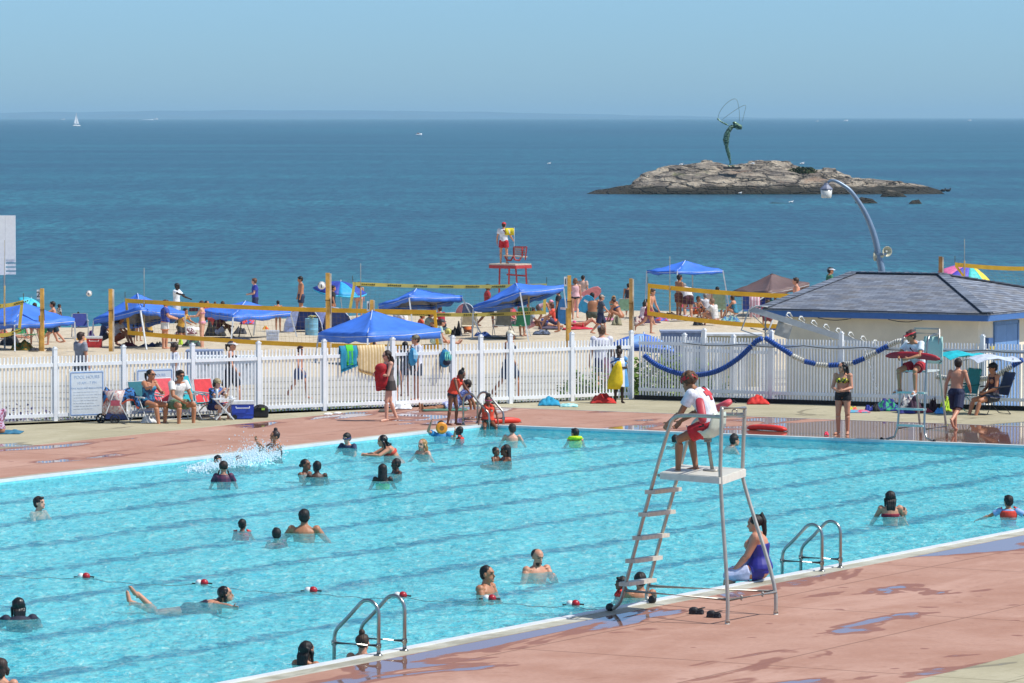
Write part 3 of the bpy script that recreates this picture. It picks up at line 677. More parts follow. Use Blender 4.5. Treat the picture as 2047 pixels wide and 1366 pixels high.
def hat_mesh(s, kind, col, voxel, col2='#f2f2f2'):
    H, hs, c = s.HM, s.hs, s.hc; b = MB(); M = H
    def hp(x, y, z): return c+H @ (V((x, y, z))*hs)
    if kind == 'cap':
        b.sphere(hp(0, -.012, .050), (.090*hs, .100*hs, .075*hs), 14, 9, H)
        rows = [[hp(lerp(-.07, .07, i/6)*(1-.25*j/3), .075+.022*j-.010*abs(i-3)*.9, .058-.006*j-.004*abs(i-3)) for i in range(7)] for j in range(4)]
        b.sheet(rows, .007)
    elif kind == 'visor':
        n = 14; vs = []
        for z in (.036, .070):
            for k in range(n): vs.append(hp(cos(2*pi*k/n)*.088, -.012+sin(2*pi*k/n)*.104, z))
        b.add(vs, [(k, (k+1) % n, n+(k+1) % n, n+k) for k in range(n)]+[tuple(range(n-1, -1, -1)), tuple(range(n, 2*n))])
        rows = [[hp(lerp(-.075, .075, i/6)*(1-.2*j/3), .075+.028*j-.011*abs(i-3), .058-.008*j-.004*abs(i-3)) for i in range(7)] for j in range(4)]
        b.sheet(rows, .008)
    elif kind == 'bandana':
        n = 16; vs = []
        for z in (.022, .066):
            for k in range(n): vs.append(hp(cos(2*pi*k/n)*.104, -.018+sin(2*pi*k/n)*.112, z-.01*sin(2*pi*k/n)))
        b.add(vs, [(k, (k+1) % n, n+(k+1) % n, n+k) for k in range(n)]+[tuple(range(n-1, -1, -1)), tuple(range(n, 2*n))])
        b.tube([hp(0, -.13, .04), hp(.02, -.155, .0)], [.014, .010], 6)
    elif kind == 'bucket':
        b.lathe(hp(0, -.01, .03), [(.135, -.02), (.10, .01), (.092, .05), (.085, .075), (.03, .082)], 16, H)
    elif kind == 'goggles':
        n = 16; vs = []
        for z in (.004, .022):
            for k in range(n): vs.append(hp(cos(2*pi*k/n)*.092, -.014+sin(2*pi*k/n)*.108, z))
        b.add(vs, [(k, (k+1) % n, n+(k+1) % n, n+k) for k in range(n)]+[tuple(range(n-1, -1, -1)), tuple(range(n, 2*n))])
    elif kind == 'shades':
        for x in (-1, 1): b.sphere(hp(x*.034, .083, .012), (.026*hs, .008*hs, .018*hs), 10, 6, H); b.bar(hp(x*.058, .075, .016), hp(x*.08, -.01, .012), .005, .006)
        b.bar(hp(-.02, .09, .014), hp(.02, .09, .014), .005, .005)
    me = b.mesh(kind, True); me.materials.append(mat(col, .6)); return me
NAMES = dict(cap='cap', visor='visor', bandana='headband', bucket='sun_hat', goggles='goggles', shades='sunglasses')
def garment(s, kind, voxel, mt=None):
    b = MB(); g = 0.018
    if kind == 'tshirt':
        s.torso(b, -.02, .97, .016, flare=.012)
        for k in 'lr': s.limb(b, 'ua', k, 0, .58, .016, .014); b.sphere(s.S[k], .078*(1+.2*s.fat)*(1-.14*s.kid), 10, 7)
    elif kind == 'tank': s.torso(b, 0, .88, .013, flare=.006); [b.tube([s.at(.86)[0]+s.rt*x*.1+s.fw*y*.07, s.at(.99)[0]+s.rt*x*.085, ], .022, 8) for x in (-1, 1) for y in (-1, 1)]
    elif kind == 'shorts':
        s.torso(b, -.12, .16, .020)
        for k in 'lr': s.limb(b, 'th', k, 0, .60, .022, .022); b.sphere(s.H[k], .110*(1+.25*s.fat)*(1-.14*s.kid), 10, 7); b.sphere(s.H[k]+V((0, -.03, -.01)), .110*(1+.25*s.fat)*(1-.14*s.kid), 10, 7)
    elif kind == 'long_shorts':
        s.torso(b, -.12, .14, .022)
        for k in 'lr': s.limb(b, 'th', k, 0, .92, .026, .030); b.sphere(s.H[k], .114*(1+.25*s.fat)*(1-.14*s.kid), 10, 7); b.sphere(s.H[k]+V((0, -.035, -.01)), .112*(1+.25*s.fat)*(1-.14*s.kid), 10, 7)
    elif kind == 'leggings':
        for k in 'lr': s.limb(b, 'th', k, .22, 1.0, .016); b.sphere(s.K[k], .07*(1+.25*s.fat), 10, 7)
    elif kind == 'short_shorts':
        s.torso(b, -.12, .16, .012)
        for k in 'lr': s.limb(b, 'th', k, 0, .26, .012, .008); b.sphere(s.H[k]+V((0, -.02, 0)), .100*(1+.25*s.fat)*(1-.14*s.kid), 10, 7)
    elif kind == 'bikini_bottom':
        s.torso(b, -.15, .07, g)
        for k in 'lr': b.sphere(s.H[k]+V((0, -.035, .005)), .092*(1+.25*s.fat)*(1-.14*s.kid), 10, 7)
    elif kind == 'bikini_top':
        s.torso(b, .60, .72, .018)
        for sd_ in (-1, 1): b.sphere(s.at(.70)[0]+s.rt*sd_*.068+s.fw*(.085+.03*s.fat), (.078, .068, .072), 10, 7); b.tube([s.at(.72)[0]+s.rt*sd_*.07+s.fw*.12, s.at(.95)[0]+s.rt*sd_*.055+s.fw*.03, s.N-s.fw*.05], .012, 6)
    elif kind == 'one_piece':
        s.torso(b, -.15, .70, g)
        for k, sd_ in (('l', -1), ('r', 1)):
            b.sphere(s.H[k]+V((0, -.035, .005)), .094*(1+.25*s.fat)*(1-.14*s.kid), 10, 7)
            if s.fem: b.sphere(s.at(.70)[0]+s.rt*sd_*.068+s.fw*(.085+.03*s.fat), (.070, .062, .066), 10, 7)
            b.tube([s.at(.68)[0]+s.rt*sd_*.085+s.fw*.11, s.at(.95)[0]+s.rt*sd_*.075+s.fw*.03, s.at(.96)[0]+s.rt*sd_*.07-s.fw*.04, s.at(.66)[0]+s.rt*sd_*.07-s.fw*.11], .010, 6)
    elif kind == 'vest':                                           # life vest: slabs front and back, thick collar
        s.torso(b, .08, .88, .052)
        b.tube([s.at(.8)[0]+s.fw*.13-s.rt*.05, s.at(.98)[0]+s.fw*.05-s.rt*.11, s.N-s.fw*.07+s.nd*.03, s.at(.98)[0]+s.fw*.05+s.rt*.11, s.at(.8)[0]+s.fw*.13+s.rt*.05], .052, 8)
    elif kind == 'collar':                                         # floating collar round neck and shoulders
        n = 16; c = s.at(.99)[0]; b.tube([c+s.rt*cos(2*pi*k/n)*.155+s.fw*sin(2*pi*k/n)*.14+s.nd*.03 for k in range(n+1)], .055, 8, False)
        for sd_ in (-1, 1): b.tube([c+s.rt*sd_*.14, c+s.rt*sd_*.24+s.nd*.01], [.05, .02], 8)
        s.torso(b, .5, .9, .03)
    elif kind == 'armbands':
        for k in 'lr': s.limb(b, 'ua', k, .25, .85, .035)
    elif kind == 'skirt':
        s.torso(b, .05, .2, .014); c = s.P; n = 16; vs = []
        for i, (z, a) in enumerate(((.05, .185), (-.05, .205), (-.18, .23))): vs += [c+V((cos(2*pi*k/n)*a, sin(2*pi*k/n)*a*.75, z)) for k in range(n)]
        b.add(vs, [(i*n+k, (i+1)*n+k, (i+1)*n+(k+1) % n, i*n+(k+1) % n) for i in range(2) for k in range(n)]+[tuple(range(n)), tuple(2*n+k for k in range(n-1, -1, -1))])
    elif kind == 'sandals':
        for k in 'lr':
            fd = s.footd[k]; a = s.A[k]; b.bar(a-fd*.07+V((0, 0, -.068)), a+fd*.20+V((0, 0, -.075)), .085, .018); b.tube([a+fd*.09+V((0, 0, -.02)), a+fd*.13+V((0, 0, -.03))], .045, 8)
    elif kind == 'towel_wrap':
        n = 22; vs = []; m = 12
        for i in range(m+1):
            t = i/m; z = lerp(-.30, s.L*.97, t); a, q = s.prof(max(0, min(.93, z/s.L)))
            rx = lerp(.30, a+.085, min(1, t*1.3)); ry = lerp(.20, q+.065, min(1, t*1.2))
            if t > .9: rx, ry = .15, .12
            for k in range(n):
                th = 2*pi*k/n; rr = 1+.05*sin(th*5+t*3)*(1-t); dz = (.10*cos(th+.8)*(1-t))
                vs.append(s.P+V((cos(th)*rx*rr, sin(th)*ry*rr+.02, z+dz)))
        b.add(vs, [(i*n+k, i*n+(k+1) % n, (i+1)*n+(k+1) % n, (i+1)*n+k) for i in range(m) for k in range(n)]+[tuple(range(n-1, -1, -1)), tuple(m*n+k for k in range(n))])
        for k in 'lr': b.sphere(s.S[k], .085, 10, 7)
    elif kind == 'sash': b.tube([s.at(1.0)[0]+s.rt*-.04+s.fw*.02+V((0, 0, .02)), s.at(.86)[0]+s.rt*.02-s.fw*.125, s.at(.6)[0]+s.rt*.11-s.fw*.11, s.at(.38)[0]+s.rt*.15], .022, 6)
    elif kind == 'sash_front': b.tube([s.at(1.0)[0]+s.rt*.05+V((0, 0, .02)), s.at(.86)[0]+s.rt*.03+s.fw*.125, s.at(.6)[0]-s.rt*.08+s.fw*.115, s.at(.38)[0]-s.rt*.13+s.fw*.05], .020, 6)
    return remesh(b, kind, voxel, 2)
PEOPLE = []
def person(loc, face, H, label, pose, skin='light', hair=('short', '#2a1d14'), wear=(), hat=None, fem=False, kid=0.0, fat=0.0, detail=1, zoff=None, group=None, lie=0, roll=0, cat='person'):
    """loc: what the person rests on; face: 0 looks at the camera, 90 to picture right, 180 away"""
    vx = {2: .0085, 1: .012, 0: .0165}[detail]
    f = Fig(pose, fem, kid, fat); stand = 1.75-.0; s = H/stand
    rz = R(face)+pi                                                 # local +Y is the way the person faces
    base = empty('person', loc, rz, label, cat, group); base.scale = (s, s, s)
    M = Matrix.Translation((0, 0, -f.low if zoff is None else zoff))
    if lie: M = Matrix.Translation((0, 0, zoff or .13)) @ Matrix.Rotation(R(lie), 4, 'X') @ Matrix.Rotation(R(roll), 4, 'Y')
    me = remesh(f.body(detail > 0), 'body', vx, 2)
    for q in skin_mats(skin): me.materials.append(q)
    Hi = f.HM.inverted()
    if detail > 0:
        mi = [0]*len(me.polygons)
        for p in me.polygons:
            q = Hi @ (p.center-f.hc)/f.hs
            if q.y > .05 and abs(q.x) < .06 and abs(q.z) < .1:
                if abs(abs(q.x)-.032) < .014 and abs(q.z-.012) < .0075: mi[p.index] = 1
                elif abs(q.x) < .024 and abs(q.z+.053) < .008: mi[p.index] = 2
                elif abs(abs(q.x)-.032) < .02 and abs(q.z-.036) < .006: mi[p.index] = 3
        me.polygons.foreach_set('material_index', mi)
    me.transform(M); link_mesh('body', me, None, base)
    if hair: 
        h = hair_mesh(f, hair[0], hair[1], vx); h.transform(M); link_mesh('hair', h, None, base)
    for hh in ([hat] if hat and isinstance(hat[0], str) else (hat or [])):
        h = hat_mesh(f, hh[0], hh[1], vx); h.transform(M); link_mesh(NAMES[hh[0]], h, None, base)
    for wv in wear:
        g = garment(f, wv[0], max(vx, .010)); g.materials.append(wv[1] if not isinstance(wv[1], str) else mat(wv[1], .75, var=.14, scale=12)); g.transform(M)
        nm = {'long_shorts': 'shorts', 'short_shorts': 'shorts', 'sash': 'strap', 'sash_front': 'strap', 'one_piece': 'swimsuit', 'vest': 'life_vest', 'collar': 'float_collar', 'towel_wrap': 'towel', 'tank': 'tank_top'}.get(wv[0], wv[0])
        link_mesh(nm, g, None, base)
    PEOPLE.append(base); base['_f'] = 0; del base['_f']
    return base, f, M
# ------------------------------------------------------------------ fences
WHITE = mat('#ebedee', .45, var=.05, scale=2.5); STEEL = mat('#a9a8a2', .28, 1.0, var=.08, scale=5); STEEL2 = mat('#b5b0a6', .42, .55, var=.08)
BLACK = mat('#17181b', .6)
def fence_run(root, p0, p1, post_ts, hp=1.58, hk=1.42, rails=(1.24, .13), pitch=.086, bottom=.03, double=()):
    d = (p1-p0); L = d.length; d = d/L; n = V((-d.y, d.x, 0)); rz = math.atan2(d.y, d.x)
    ts = [0]+list(post_ts)+[L] if post_ts[0] > .01 else list(post_ts)+[L]
    for t in post_ts:
        b = MB(); wd = .088; b.box((0, 0, hp/2), (wd, .088, hp)); b.box((0, 0, hp+.015), (wd+.015, .104, .03)); b.box((0, 0, hp+.045), (wd*.6, .07, .03))
        b.build('post', WHITE, root, loc=p0+d*t-root.location, rz=rz)
    for a, c in zip(ts, ts[1:]):
        if c-a < .3: continue
        r_ = random.Random(int(a*100)); b = MB(); k = max(1, int((c-a-.1)/pitch)); st = (c-a)/(k+1)
        for i in range(1, k+1): b.box((i*st, 0, (hk+bottom)/2), (r_.uniform(.028, .033), .020, hk-bottom)); b.box((i*st, 0, hk+.006), (.028, .016, .012))
        b.build('picket_panel', WHITE, root, loc=p0+d*a-root.location, rz=rz)
        for z in rails:
            b = MB(); b.box(((c-a)/2, -.026, z), (c-a-.116, .034, .075)); b.build('rail', WHITE, root, loc=p0+d*a-root.location, rz=rz)
def hit(px, p0, p1):
    q = on_plane(px, 800, p0, p1); return (V((q.x, q.y, 0))-V((p0.x, p0.y, 0))).length
fl0 = V((-13.9, 98.97, 0)); fl1 = V((2.84, 109.25, 0)); fr1 = V((13.6, 104.0, 0))
fence = empty('picket_fence', fl0, label='long white picket fence between the pool deck and the beach, on the left', cat='fence')
fence_run(fence, fl0, fl1, [hit(x, fl0, fl1) for x in (-28, 110, 247, 385, 517, 648, 785, 905, 961, 1020, 1143, 1262)], double=())
fence2 = empty('picket_fence', fl1, label='white picket fence with a black base beam in front of the shingled building', cat='fence')
fence_run(fence2, fl1+V((.13, -.06, 0)), fr1, [hit(x, fl1, fr1) for x in (1396, 1530, 1670, 1811, 1952, 2090)], hp=1.66, hk=1.50, rails=(1.34, .24), pitch=.073, bottom=.10)
d_ = (fr1-fl1).normalized(); b = MB(); L_ = (fr1-fl1).length; b.box((L_/2, 0, .05), (L_-.2, .14, .10)); b.build('base_beam', mat('#23211f', .8), fence2, loc=(0, 0, 0), rz=math.atan2(d_.y, d_.x))
q0, q1 = AT(1368, 790, 110.6), AT(1560, 790, 109.2); q0.z = q1.z = -.4
f3 = empty('picket_fence', q0, label='second white picket fence just behind the first, left of the shingled building', cat='fence')
fence_run(f3, q0, q1, [0.0, 1.35], hp=1.85, hk=1.72, rails=(1.5, .4), pitch=.085)
# cable strung along the right fence
pts = []
for i in range(61):
    px = lerp(1368, 2060, i/60); q = on_plane(px, 700, fl1, fr1); q.z = 1.36-.05*abs(sin(i*pi/10.5))+.01; q += V((-.045, -.10, 0)); pts.append(q)
o = MB().tube(pts, .009, 5).build('cable', BLACK); tag(o, 'thin black cable sagging along the rail of the right fence', 'cable')
# shrubs at the foot of the fences
for i, (px, Y, rx, h, n, lf, m_) in enumerate([(30, 103.2, 1.6, .62, 900, .05, mat('#7f6f93', .7, var=.3)), (120, 103.4, 1.0, .42, 500, .05, LEAF2), (600, 107.6, 1.1, .35, 500, .05, LEAF), (700, 108.4, 1.0, .42, 600, .05, LEAF2),
                                   (1010, 110.6, 1.0, .34, 500, .05, LEAF), (1195, 111.6, 1.1, 1.02, 1300, .06, LEAF2), (1330, 112.2, 1.5, 1.42, 2400, .07, LEAF2), (1420, 111.4, .8, .9, 700, .06, LEAF)]):
    lab = ['purple flowering shrub behind the fence at the left edge', 'low light green shrub behind the fence beside the purple one', 'low green plants behind the fence right of the large black bag', 'low green plants behind the fence under the hanging towels',
           'low green weeds at the foot of the fence beside the gate', 'leafy green bush behind the fence beside the child in a towel', 'tallest green bush, behind the fence under the blue float garland', 'dark green bush behind the fence at the double pickets'][i]
    p = AT(px, 800, Y); o = empty('shrub', (p.x, Y, -.4), label=lab, cat='shrub', group='shrubs along the foot of the fence')
    f_ = bush_clump('foliage', (0, 0, 0), rx, .55, h, n, m_, lf, 20+i); f_.parent = o
    MB().tube([(0, 0, 0), (.04, .02, h*.55)], .02).build('stem', mat('#5a4a35'), o)

# notice boards on the fence
def notice(pxc, pyt, pyb, wpx, label, lines):
    q = on_plane(pxc, (pyt+pyb)/2, fl0, fl1); s = q.y/FPX; d = (fl1-fl0).normalized(); n = V((d.y, -d.x, 0)); ht = (pyb-pyt)*s; wd = wpx*s/abs(d.x)
    o = empty('notice_board', q+n*.055, math.atan2(d.y, d.x), label, 'sign')
    b = MB(); b.box((0, 0, 0), (wd, .02, ht)); b.build('board', mat('#d3dbe0', .5, var=.04), o)
    b = MB(); e = .035
    for sx in (-1, 1): b.box((sx*(wd/2-e), -.013, 0), (.018, .006, ht-2*e))
    for sz in (-1, 1): b.box((0, -.013, sz*(ht/2-e)), (wd-2*e-.02, .006, .018))
    b.build('border', mat('#7d9fd0', .5), o)
    m = mat('#a6bdd9', .5); z = ht/2-.17
    for t_, sz in lines:
        c = bpy.data.curves.new('lettering', 'FONT'); c.body = t_; c.size = sz; c.extrude = .001; c.align_x = 'CENTER'; c.materials.append(m)
        l = letters('lettering', c, o, (0, -.0125, z)); z -= sz*1.25
    r = random.Random(int(pxc)); b = MB(); z -= .0
    while z > -ht/2+.16:
        x = -wd*.38; end = wd*r.uniform(.1, .38)
        while x < end:
            a = r.uniform(.03, .09); b.box((x+a/2, -.012, z), (a, .004, .014)); x += a+.02
        z -= .062
    tag(b.build('small_print', mat('#c2cdd9', .5), o), None, kind='stuff')
notice(171, 741, 832, 66, 'tall pale notice board with pool hours and rules, left of the cart', [('POOL HOURS', .10), ('10 AM - 7 PM', .085), ('POOL RULES AND REGULATIONS', .052)])
notice(307, 737, 826, 70, 'second pale notice board on the fence, behind the seated woman', [('POOL HOURS', .085), ('10 AM - 7 PM', .07), ('POOL RULES AND REGULATIONS', .05)])

# ------------------------------------------------------------------ the building behind the right fence
def shingle_material():
    m = bpy.data.materials.new('slate_shingles'); k = NT(m); v = k.coords('UV'); s = k.sep(v)
    r_ = k.math('FLOOR', s[1]); fy = k.math('FRACT', s[1]); x = k.math('ADD', s[0], k.math('MULTIPLY', k.math('FRACT', k.math('MULTIPLY', r_, .37)), 1.0)); cx = k.math('FLOOR', x)
    cb = k.n('ShaderNodeCombineXYZ'); k.l(cx, cb.inputs[0]); k.l(r_, cb.inputs[1]); wn = k.n('ShaderNodeTexWhiteNoise'); k.l(cb.outputs[0], wn.inputs[0])
    c = k.mix(wn.outputs[0], lin('#656d7b'), lin('#8f97a4'))
    c = k.mix(k.ramp(k.noise(v, .35, 4, .6), .42, .68, 0, .5), c, lin('#7d766c'))
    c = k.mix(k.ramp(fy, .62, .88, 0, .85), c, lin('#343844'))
    c = k.mix(k.ramp(k.math('ABSOLUTE', k.math('SUBTRACT', k.math('FRACT', x), .5)), .45, .49, 0, .5), c, lin('#30333c'))
    k.l(c, k.b.inputs['Base Color']); k.b.inputs['Roughness'].default_value = .8; k.bump(k.math('SUBTRACT', 1.0, fy), .6, .02); return m
def building():
    BY = 112.0
    cr = AT(1955, 800, BY-1.4); cr = V((cr.x, cr.y, -.45))                 # front right corner of the walls
    cl = AT(1562, 800, 0.0+cr.y+(0)) if False else None
    d = B; Lf = 5.15; Ld = 7.0
    o = empty('pool_building', cr, 0, 'tan pool building with a grey shingled hip roof and blue eaves', 'building')
    eave = 2.28+.0; zb = 0
    A = V((0, 0, 0)); Bp = -B*Lf; Cp = -B*Lf+U*Ld; Dp = U*Ld
    b = MB(); b.prism([A[:2], Bp[:2], Cp[:2], Dp[:2]], 0, eave-.02); w_ = b.build('wall', mat('#ece0c8', .85, var=.05, scale=2, bump=.2), o)
    ov = .42; hh = 1.02
    e = [A+B*ov-U*ov*1, Bp-B*ov-U*ov, Cp-B*ov+U*ov, Dp+B*ov+U*ov]
    z0, z1 = eave-.02, eave+.17
    # fascia: four blue boards round the eaves
    for i in range(4):
        p, q = e[i], e[(i+1) % 4]; dd = (q-p).normalized(); b = MB(); b.bar(p+V((0, 0, (z0+z1)/2)), q+V((0, 0, (z0+z1)/2)), .03, z1-z0, up=(0, 0, 1)); b.build('fascia', mat('#4470ac', .5, var=.05), o)
    b = MB(); b.prism([q[:2] for q in (e[0]*.995, e[1], e[2], e[3])], z0+.01, z0+.03); b.build('soffit', mat('#d0c0a4', .8), o)
    r0 = AT(1883, 549, cr.y+4.2)-cr; r1 = AT(1708, 549, cr.y+5.5)-cr; r1.z = r0.z; ee = [V((q.x, q.y, z1+.005)) for q in e]; out = [(q-(e[0]+e[2])/2).normalized()*.04 for q in e]
    ee = [V((a.x+c.x, a.y+c.y, a.z)) for a, c in zip(ee, out)]
    me = bpy.data.meshes.new('roof'); th = V((0, 0, .05))
    vs = ee+[r0, r1]; lo = [q-th for q in ee]
    me.from_pydata([tuple(q) for q in vs+lo], [], [(1, 0, 4, 5), (2, 1, 5), (3, 2, 5, 4), (0, 3, 4), (6, 7, 1, 0)[::-1] if 0 else (0, 1, 7, 6), (1, 2, 8, 7), (2, 3, 9, 8), (3, 0, 6, 9), (9, 8, 7, 6)])
    uv = me.uv_layers.new(name='UVMap'); me.update()
    for p in me.polygons:
        n = p.normal
        hx = V((-n.y, n.x, 0)); hx = hx.normalized() if hx.length > .01 else V((1, 0, 0)); up = n.cross(hx).normalized()
        for li in p.loop_indices:
            q = V(me.vertices[me.loops[li].vertex_index].co); uv.data[li].uv = (q.dot(hx)/.26, q.dot(up)/.135 if up.z < 0 else -q.dot(up)/.135)
    rf = link_mesh('roof', me, shingle_material(), o)
    cap = mat('#737b88', .8, var=.3, scale=2); dk = mat('#33363f', .9)
    for p, q in ((ee[0], r0), (ee[1], r1), (r0, r1), (ee[3], r0)):
        b = MB(); n = int((q-p).length/.24); dd = (q-p)/n; b.cur = 0
        for i in range(n):
            a = p+dd*i+V((0, 0, .02+.012)); c = p+dd*(i+1.12)+V((0, 0, .02)); b.bar(a, c, .26, .022)
        b.build('hip_cap', [cap], rf)
        b = MB(); sd_ = (q-p).cross(V((0, 0, 1))).normalized(); 
        for sg in (-1, 1): b.bar(p+sd_*.138*sg+V((0, 0, -.004)), q+sd_*.138*sg+V((0, 0, -.004)), .012, .02)
        b.build('cap_edge', [dk], rf)
    # blue double door on the side facing right, frame and handles
    dr = empty('door', (0, 0, 0)); dr.parent = o; bm_ = mat('#6b93c4', .5, var=.06, scale=2)
    for k_, (a, c) in enumerate(((.98, 1.60), (1.61, 2.23))):
        b = MB(); m0, m1 = U*a, U*c; b.bar(m0+B*.018+V((0, 0, 1.06)), m1+B*.018+V((0, 0, 1.06)), .036, 2.08); lf = b.build('door_leaf', bm_, o)
        b = MB(); b.box(tuple(U*(1.55 if k_ == 0 else 1.67)+B*.055+V((0, 0, 1.0))), (.03, .03, .16)); b.build('handle', STEEL, lf)
    b = MB()
    for a in (.92, 2.29): b.bar(U*a+B*.02+V((0, 0, 0)), U*a+B*.02+V((0, 0, 2.18)), .09, .05, up=tuple(B))
    b.bar(U*.87+B*.02+V((0, 0, 2.15)), U*2.34+B*.02+V((0, 0, 2.15)), .05, .09); b.build('door_frame', mat('#5d86ba', .5), o)
    bpy.data.objects.remove(dr)
    # wall box with a yellow face
    b = MB(); c = U*.32+B*.10+V((0, 0, 1.70)); b.bar(c-U*.13, c+U*.13, .18, .26); wb = b.build('wall_box', mat('#3c5e92', .4), o)
    b = MB(); b.bar(c-U*.11+B*.1-V((0, 0, .13)), c+U*.11+B*.1-V((0, 0, .13)), .06, .12); b.build('cover', mat('#c9b43c', .4), wb)
    for q in (1.3, 3.2):                                                  # loose trim hanging under the front eave
        b = MB(); b.tube([-B*(q+i*.09)-U*(ov-.02)+V((0, 0, z0-.01-.05*sin(pi*i/10))) for i in range(11)], .010, 5); b.build('loose_trim', dk, o)
building()

# ------------------------------------------------------------------ lamp post with loudspeakers
def lamp_post():
    Y = 122.0; pts = [(1764, 600), (1763, 545), (1757, 515), (1750, 480), (1741, 452), (1729, 425), (1715, 402), (1700, 382), (1686, 371), (1672, 363), (1662, 361), (1655, 365)]
    o = AT(1764, 600, Y); root = empty('lamp_post', (o.x, Y, -.5), label='blue grey lamp post curving over the roof with a hanging lantern', cat='street lamp')
    w_ = [AT(a, c, Y)-V((o.x, Y, -.5)) for a, c in pts]; w_ = [V((w_[0].x, 0, 0))]+w_
    pole_m = mat('#7b8fa3', .4, .3, var=.06)
    sm = []
    for i in range(len(w_)-1):
        for t in (0, .25, .5, .75):
            p0, p1, p2, p3 = w_[max(0, i-1)], w_[i], w_[i+1], w_[min(len(w_)-1, i+2)]
            sm.append(.5*((2*p1)+(p2-p0)*t+(2*p0-5*p1+4*p2-p3)*t*t+(3*p1-p0-3*p2+p3)*t**3))
    sm.append(w_[-1]); n = len(sm); MB().tube(sm, [lerp(.098, .03, max(0, (i/n-.1))/.9) for i in range(n)], 12).build('pole', pole_m, root, True)
    c = AT(1652, 372, Y)-V((o.x, Y, -.5)); b = MB(); b.lathe(c, [(.05, .08), (.07, .03), (.17, -.07), (.17, -.10), (.13, -.11)][::-1], 8); b.build('lamp_hood', mat('#767c90', .4), root)
    b = MB(); b.lathe(c, [(.115, -.32), (.135, -.30), (.155, -.11), (.12, -.105)], 16); b.build('lamp_glass', mat('#d8d8d0', .25), root, True)
    for px, py, dirx, lab in ((1771, 503, V((.35, -1, 0)), 0), (1755, 512, V((-1, .5, 0)), 1)):
        c = AT(px, py, Y)-V((o.x, Y, -.5)); M = dirx.to_track_quat('Z', 'Y').to_matrix()
        b = MB(); b.lathe(c, [(.035, -.16), (.045, -.10), (.05, -.04), (.09, .03), (.135, .07), (.14, .085), (.125, .075), (.08, .03), (.03, -.02)], 18, M); h = b.build('loudspeaker', mat('#c9c4a8', .4), root, True)
        b = MB(); b.sphere(c+M @ V((0, 0, .02)), .035); b.build('driver', mat('#e6e6dc'), h)
    b = MB(); q = AT(1762, 508, Y)-V((o.x, Y, -.5)); b.box(tuple(q), (.26, .2, .05)); b.build('bracket', pole_m, root)
lamp_post()

# the white louvred board high on a pole at the left edge
def white_board():
    Y = 150; c = AT(8, 490, Y); g = gz(Y); o = empty('board_on_pole', (c.x, Y, g), label='white louvred board on a thin pole, cut by the left edge', cat='sign'); s = Y/FPX
    top, bot = AT(8, 431, Y).z-g, AT(8, 550, Y).z-g; xr = (31-8)*s; xm = 3*s; W = .75
    b = MB(); b.box(((xm-W)/2+.0, 0, (top+bot)/2), (W+xm, .06, top-bot)); b.box(((xr+xm)/2+.004, .005, (top+lerp(top, bot, .74))/2), (xr-xm-.008, .05, (top-bot)*.74)); b.build('board', mat('#f2f3f2', .5, var=.03), o)
    b = MB()
    for k in range(4): z = lerp(top, bot, .765+.068*k); b.bar((xm+.004, .03, z), (xr, .03, z), .05, .088)
    b.build('louvres', mat('#e6e9ea', .5), o)
    MB().tube([(0, .06, 0), (0, .06, top-.2)], .03).build('pole', mat('#b8bfc2', .5), o)
white_board()

# ------------------------------------------------------------------ things of stainless tube at the pool
def ladder(px, py, wpts, label, sgn=-1, tread=True):
    """one pool ladder: two bent rails standing in the coping; sgn: which way along B the water is"""
    p = P(px, py); wq, lq = local_pool(p); o = empty('pool_ladder', p, label=label, cat='pool ladder')
    D = B*sgn; r = .024
    def pt(a, z, l): return D*a+U*l+V((0, 0, z))
    for l in (0, .62):
        top = .69; prof = [(0, 0), (0, .1), (0, .48)]+[(.16-.16*cos(t), top-.17+.17*sin(t)) for t in [i*pi/14 for i in range(0, 11)]]
        lx, lz = prof[-1]; prof += [(.44, .47), (.60, .32), (.635, .27), (.65, .20), (.655, .10), (.655, -.7)]
        MB().tube([pt(a, z, l) for a, z in prof], r, 12).build('rail', STEEL, o, True)
        b = MB(); b.tube([pt(.02, .13, l), pt(.64, .13, l)], .020, 10)
        for a in (0, .655): b.tube([pt(a, .10, l), pt(a, .16, l)], .033, 10); b.sphere(pt(a, .13, l)+U*-.035, .012, 6, 5)
        b.build('cross_bar', STEEL, o, True)
        MB().lathe(pt(0, 0, l), [(.05, 0.003), (.05, .012), (.03, .03)], 14).build('anchor_flange', STEEL, o, True)
    for z in (-.2, -.5):
        b = MB(); b.bar(pt(.655, z, .02), pt(.655, z, .60), .08, .03); b.build('tread', WHITE, o)
ladder(757, 1312, None, 'steel pool ladder nearest the camera, a bun of hair behind it')
ladder(1643, 1143, None, 'steel pool ladder beside the woman in the blue swimsuit')
ladder(926, 850, None, 'far steel pool ladder that the child in a life vest is holding', 1)

